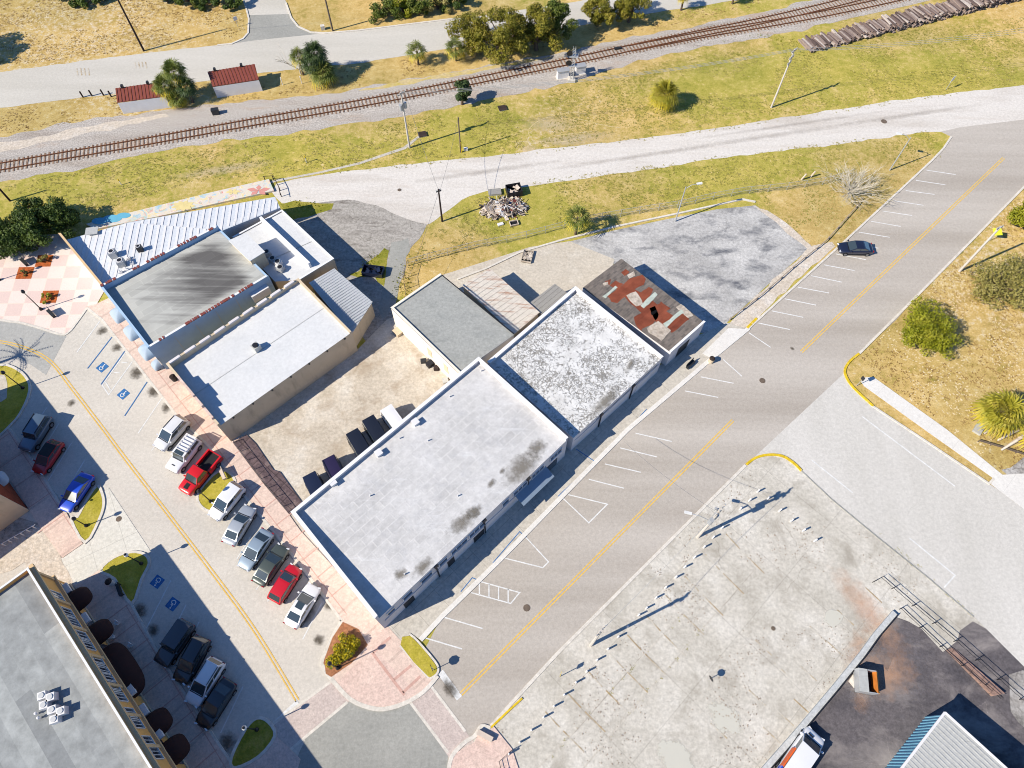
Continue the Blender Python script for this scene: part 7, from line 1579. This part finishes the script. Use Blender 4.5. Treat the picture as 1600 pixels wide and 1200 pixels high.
# fallen leaves, grass tufts and grit: uncountable scatter
def in_poly(x, y, P):
    c = False; n = len(P); j = n - 1
    for i in range(n):
        if ((P[i].y > y) != (P[j].y > y)) and x < (P[j].x - P[i].x) * (y - P[i].y) / (P[j].y - P[i].y) + P[i].x: c = not c
        j = i
    return c
def scatter(name, polys, n, mat, size, label, z=.012, upright=0, seed=1, thr=-2, fs=.15):
    rnd = random.Random(seed); mb = MB(); ps = [GL(p) for p in polys]; ar = []
    for P in ps: ar.append(abs(sum(P[i].x * P[(i + 1) % len(P)].y - P[(i + 1) % len(P)].x * P[i].y for i in range(len(P)))) / 2)
    for P, a_ in zip(ps, ar):
        x0, x1 = min(p.x for p in P), max(p.x for p in P); y0, y1 = min(p.y for p in P), max(p.y for p in P); k = int(n * a_ / sum(ar)); done = 0; tries = 0
        while done < k and tries < k * 12:
            tries += 1; x, y = rnd.uniform(x0, x1), rnd.uniform(y0, y1)
            if not in_poly(x, y, P) or mnoise.noise(Vector((x * fs, y * fs, seed))) + .5 * mnoise.noise(Vector((x * fs * 4, y * fs * 4, seed))) < thr: continue
            done += 1; s_ = size * rnd.uniform(.5, 1.4); a = rnd.uniform(0, 2 * PI); ca, sa = math.cos(a) * s_, math.sin(a) * s_
            if upright:
                h = s_ * upright
                for q in range(3):
                    b = a + q * 2.1; cb, sb = math.cos(b) * s_, math.sin(b) * s_; mb.add([(x - sb * .35, y + cb * .35, 0), (x + sb * .35, y - cb * .35, 0), (x + cb, y + sb, h)], [[0, 1, 2]])
            else: mb.add([(x + ca, y + sa, z), (x - sa * .55, y + ca * .55, z + .02), (x - ca, y - sa, z), (x + sa * .55, y - ca * .55, z + .015)], [[0, 1, 2, 3]])
    tag(mb.build(name, mat), label, name.replace('_', ' '), kind='stuff')
dryR = [(1345, 558), (1445, 460), (1600, 300), (1720, 240), (1720, 700), (1600, 720), (1566, 735), (1480, 668), (1368, 586)]
dryTL = [(-60, 112), (0, 105), (228, 76), (360, 60), (382, 46), (372, -10), (-60, -10)]
lawn1 = [(0, 292), (200, 252), (400, 220), (650, 185), (860, 142), (1000, 102), (1250, 62), (1500, 40), (1640, 20), (1640, 126), (1400, 152), (1100, 198), (800, 236), (520, 262), (300, 285), (140, 335), (40, 310)]
lawn2 = [(700, 340), (760, 302), (1000, 271), (1300, 232), (1470, 210), (1450, 246), (1390, 300), (1310, 372), (1262, 382), (1200, 322), (1160, 302), (900, 350), (690, 402), (650, 420), (660, 380)]
band = [(0, 172), (300, 135), (640, 92), (800, 66), (1000, 30), (1200, -4), (1180, 10), (960, 60), (740, 102), (520, 142), (270, 168), (0, 210)]
M['leaf_litter'] = paint('fallen leaves', (236, 216, 172), .9, .1, 0, .2, 2); M['tuft_green'] = leafmat('grass tufts', (160, 160, 72), (190, 180, 92), (214, 198, 122), .2); M['tuft_tan'] = leafmat('dry tufts', (150, 118, 66), (190, 156, 96), (216, 186, 126), .3)
scatter('fallen_leaves', [dryR, dryTL], 5200, M['leaf_litter'], .16, 'pale fallen leaves strewn over the dry ground', seed=3, thr=-.05)
scatter('grass_tufts', [lawn1, lawn2], 15000, M['tuft_green'], .17, 'uneven tufts of grass on the lawns', upright=.45, seed=5, thr=-.15)
scatter('dry_tufts', [dryR, dryTL, band], 9000, M['tuft_tan'], .17, 'dry tan tufts on the bare ground', upright=.4, seed=6, thr=-.1)
verge = [[(1336, 556), (1440, 452), (1600, 289), (1606, 296), (1446, 460), (1344, 562)], [(1300, 384), (1400, 300), (1470, 232), (1478, 238), (1404, 306), (1306, 391)], [(500, 268), (800, 238), (1100, 201), (1500, 142), (1500, 148), (1100, 208), (800, 245), (500, 276)], [(830, 284), (1100, 247), (1460, 203), (1460, 209), (1100, 256), (830, 293)]]
scatter('edge_weeds', verge, 1700, M['tuft_green'], .17, 'ragged dry weeds creeping over the road edges', upright=.5, seed=8, thr=-.05, fs=.5)
grit = [[(760, 1150), (930, 975), (1165, 735), (1240, 735), (1450, 910), (1390, 960), (1190, 1195), (780, 1195)]]
scatter('grit', grit, 900, M['bleach_grey'], .09, 'bits of grit and litter on the concrete lot', z=.05, seed=9, thr=.1)
scatter('crack_weeds', [[(840, 1194), (905, 1132), (980, 1046), (1068, 954), (1074, 958), (984, 1052), (909, 1138), (848, 1198)], [(912, 1194), (1000, 1090), (1110, 962), (1116, 968), (1004, 1096), (918, 1198)], [(1376, 830), (1450, 896), (1523, 960), (1520, 967), (1446, 903), (1370, 836)]], 500, M['tuft_green'], .13, 'weeds growing along the joints of the concrete lot', upright=.6, seed=10, thr=.05, fs=.8)
decal('oil_stain', G(703, 1076), 1.0, 1.7, R(40), .046, M['oil']); decal('oil_stain', G(1238, 545), .35, .5, R(40), .046, M['oil'])
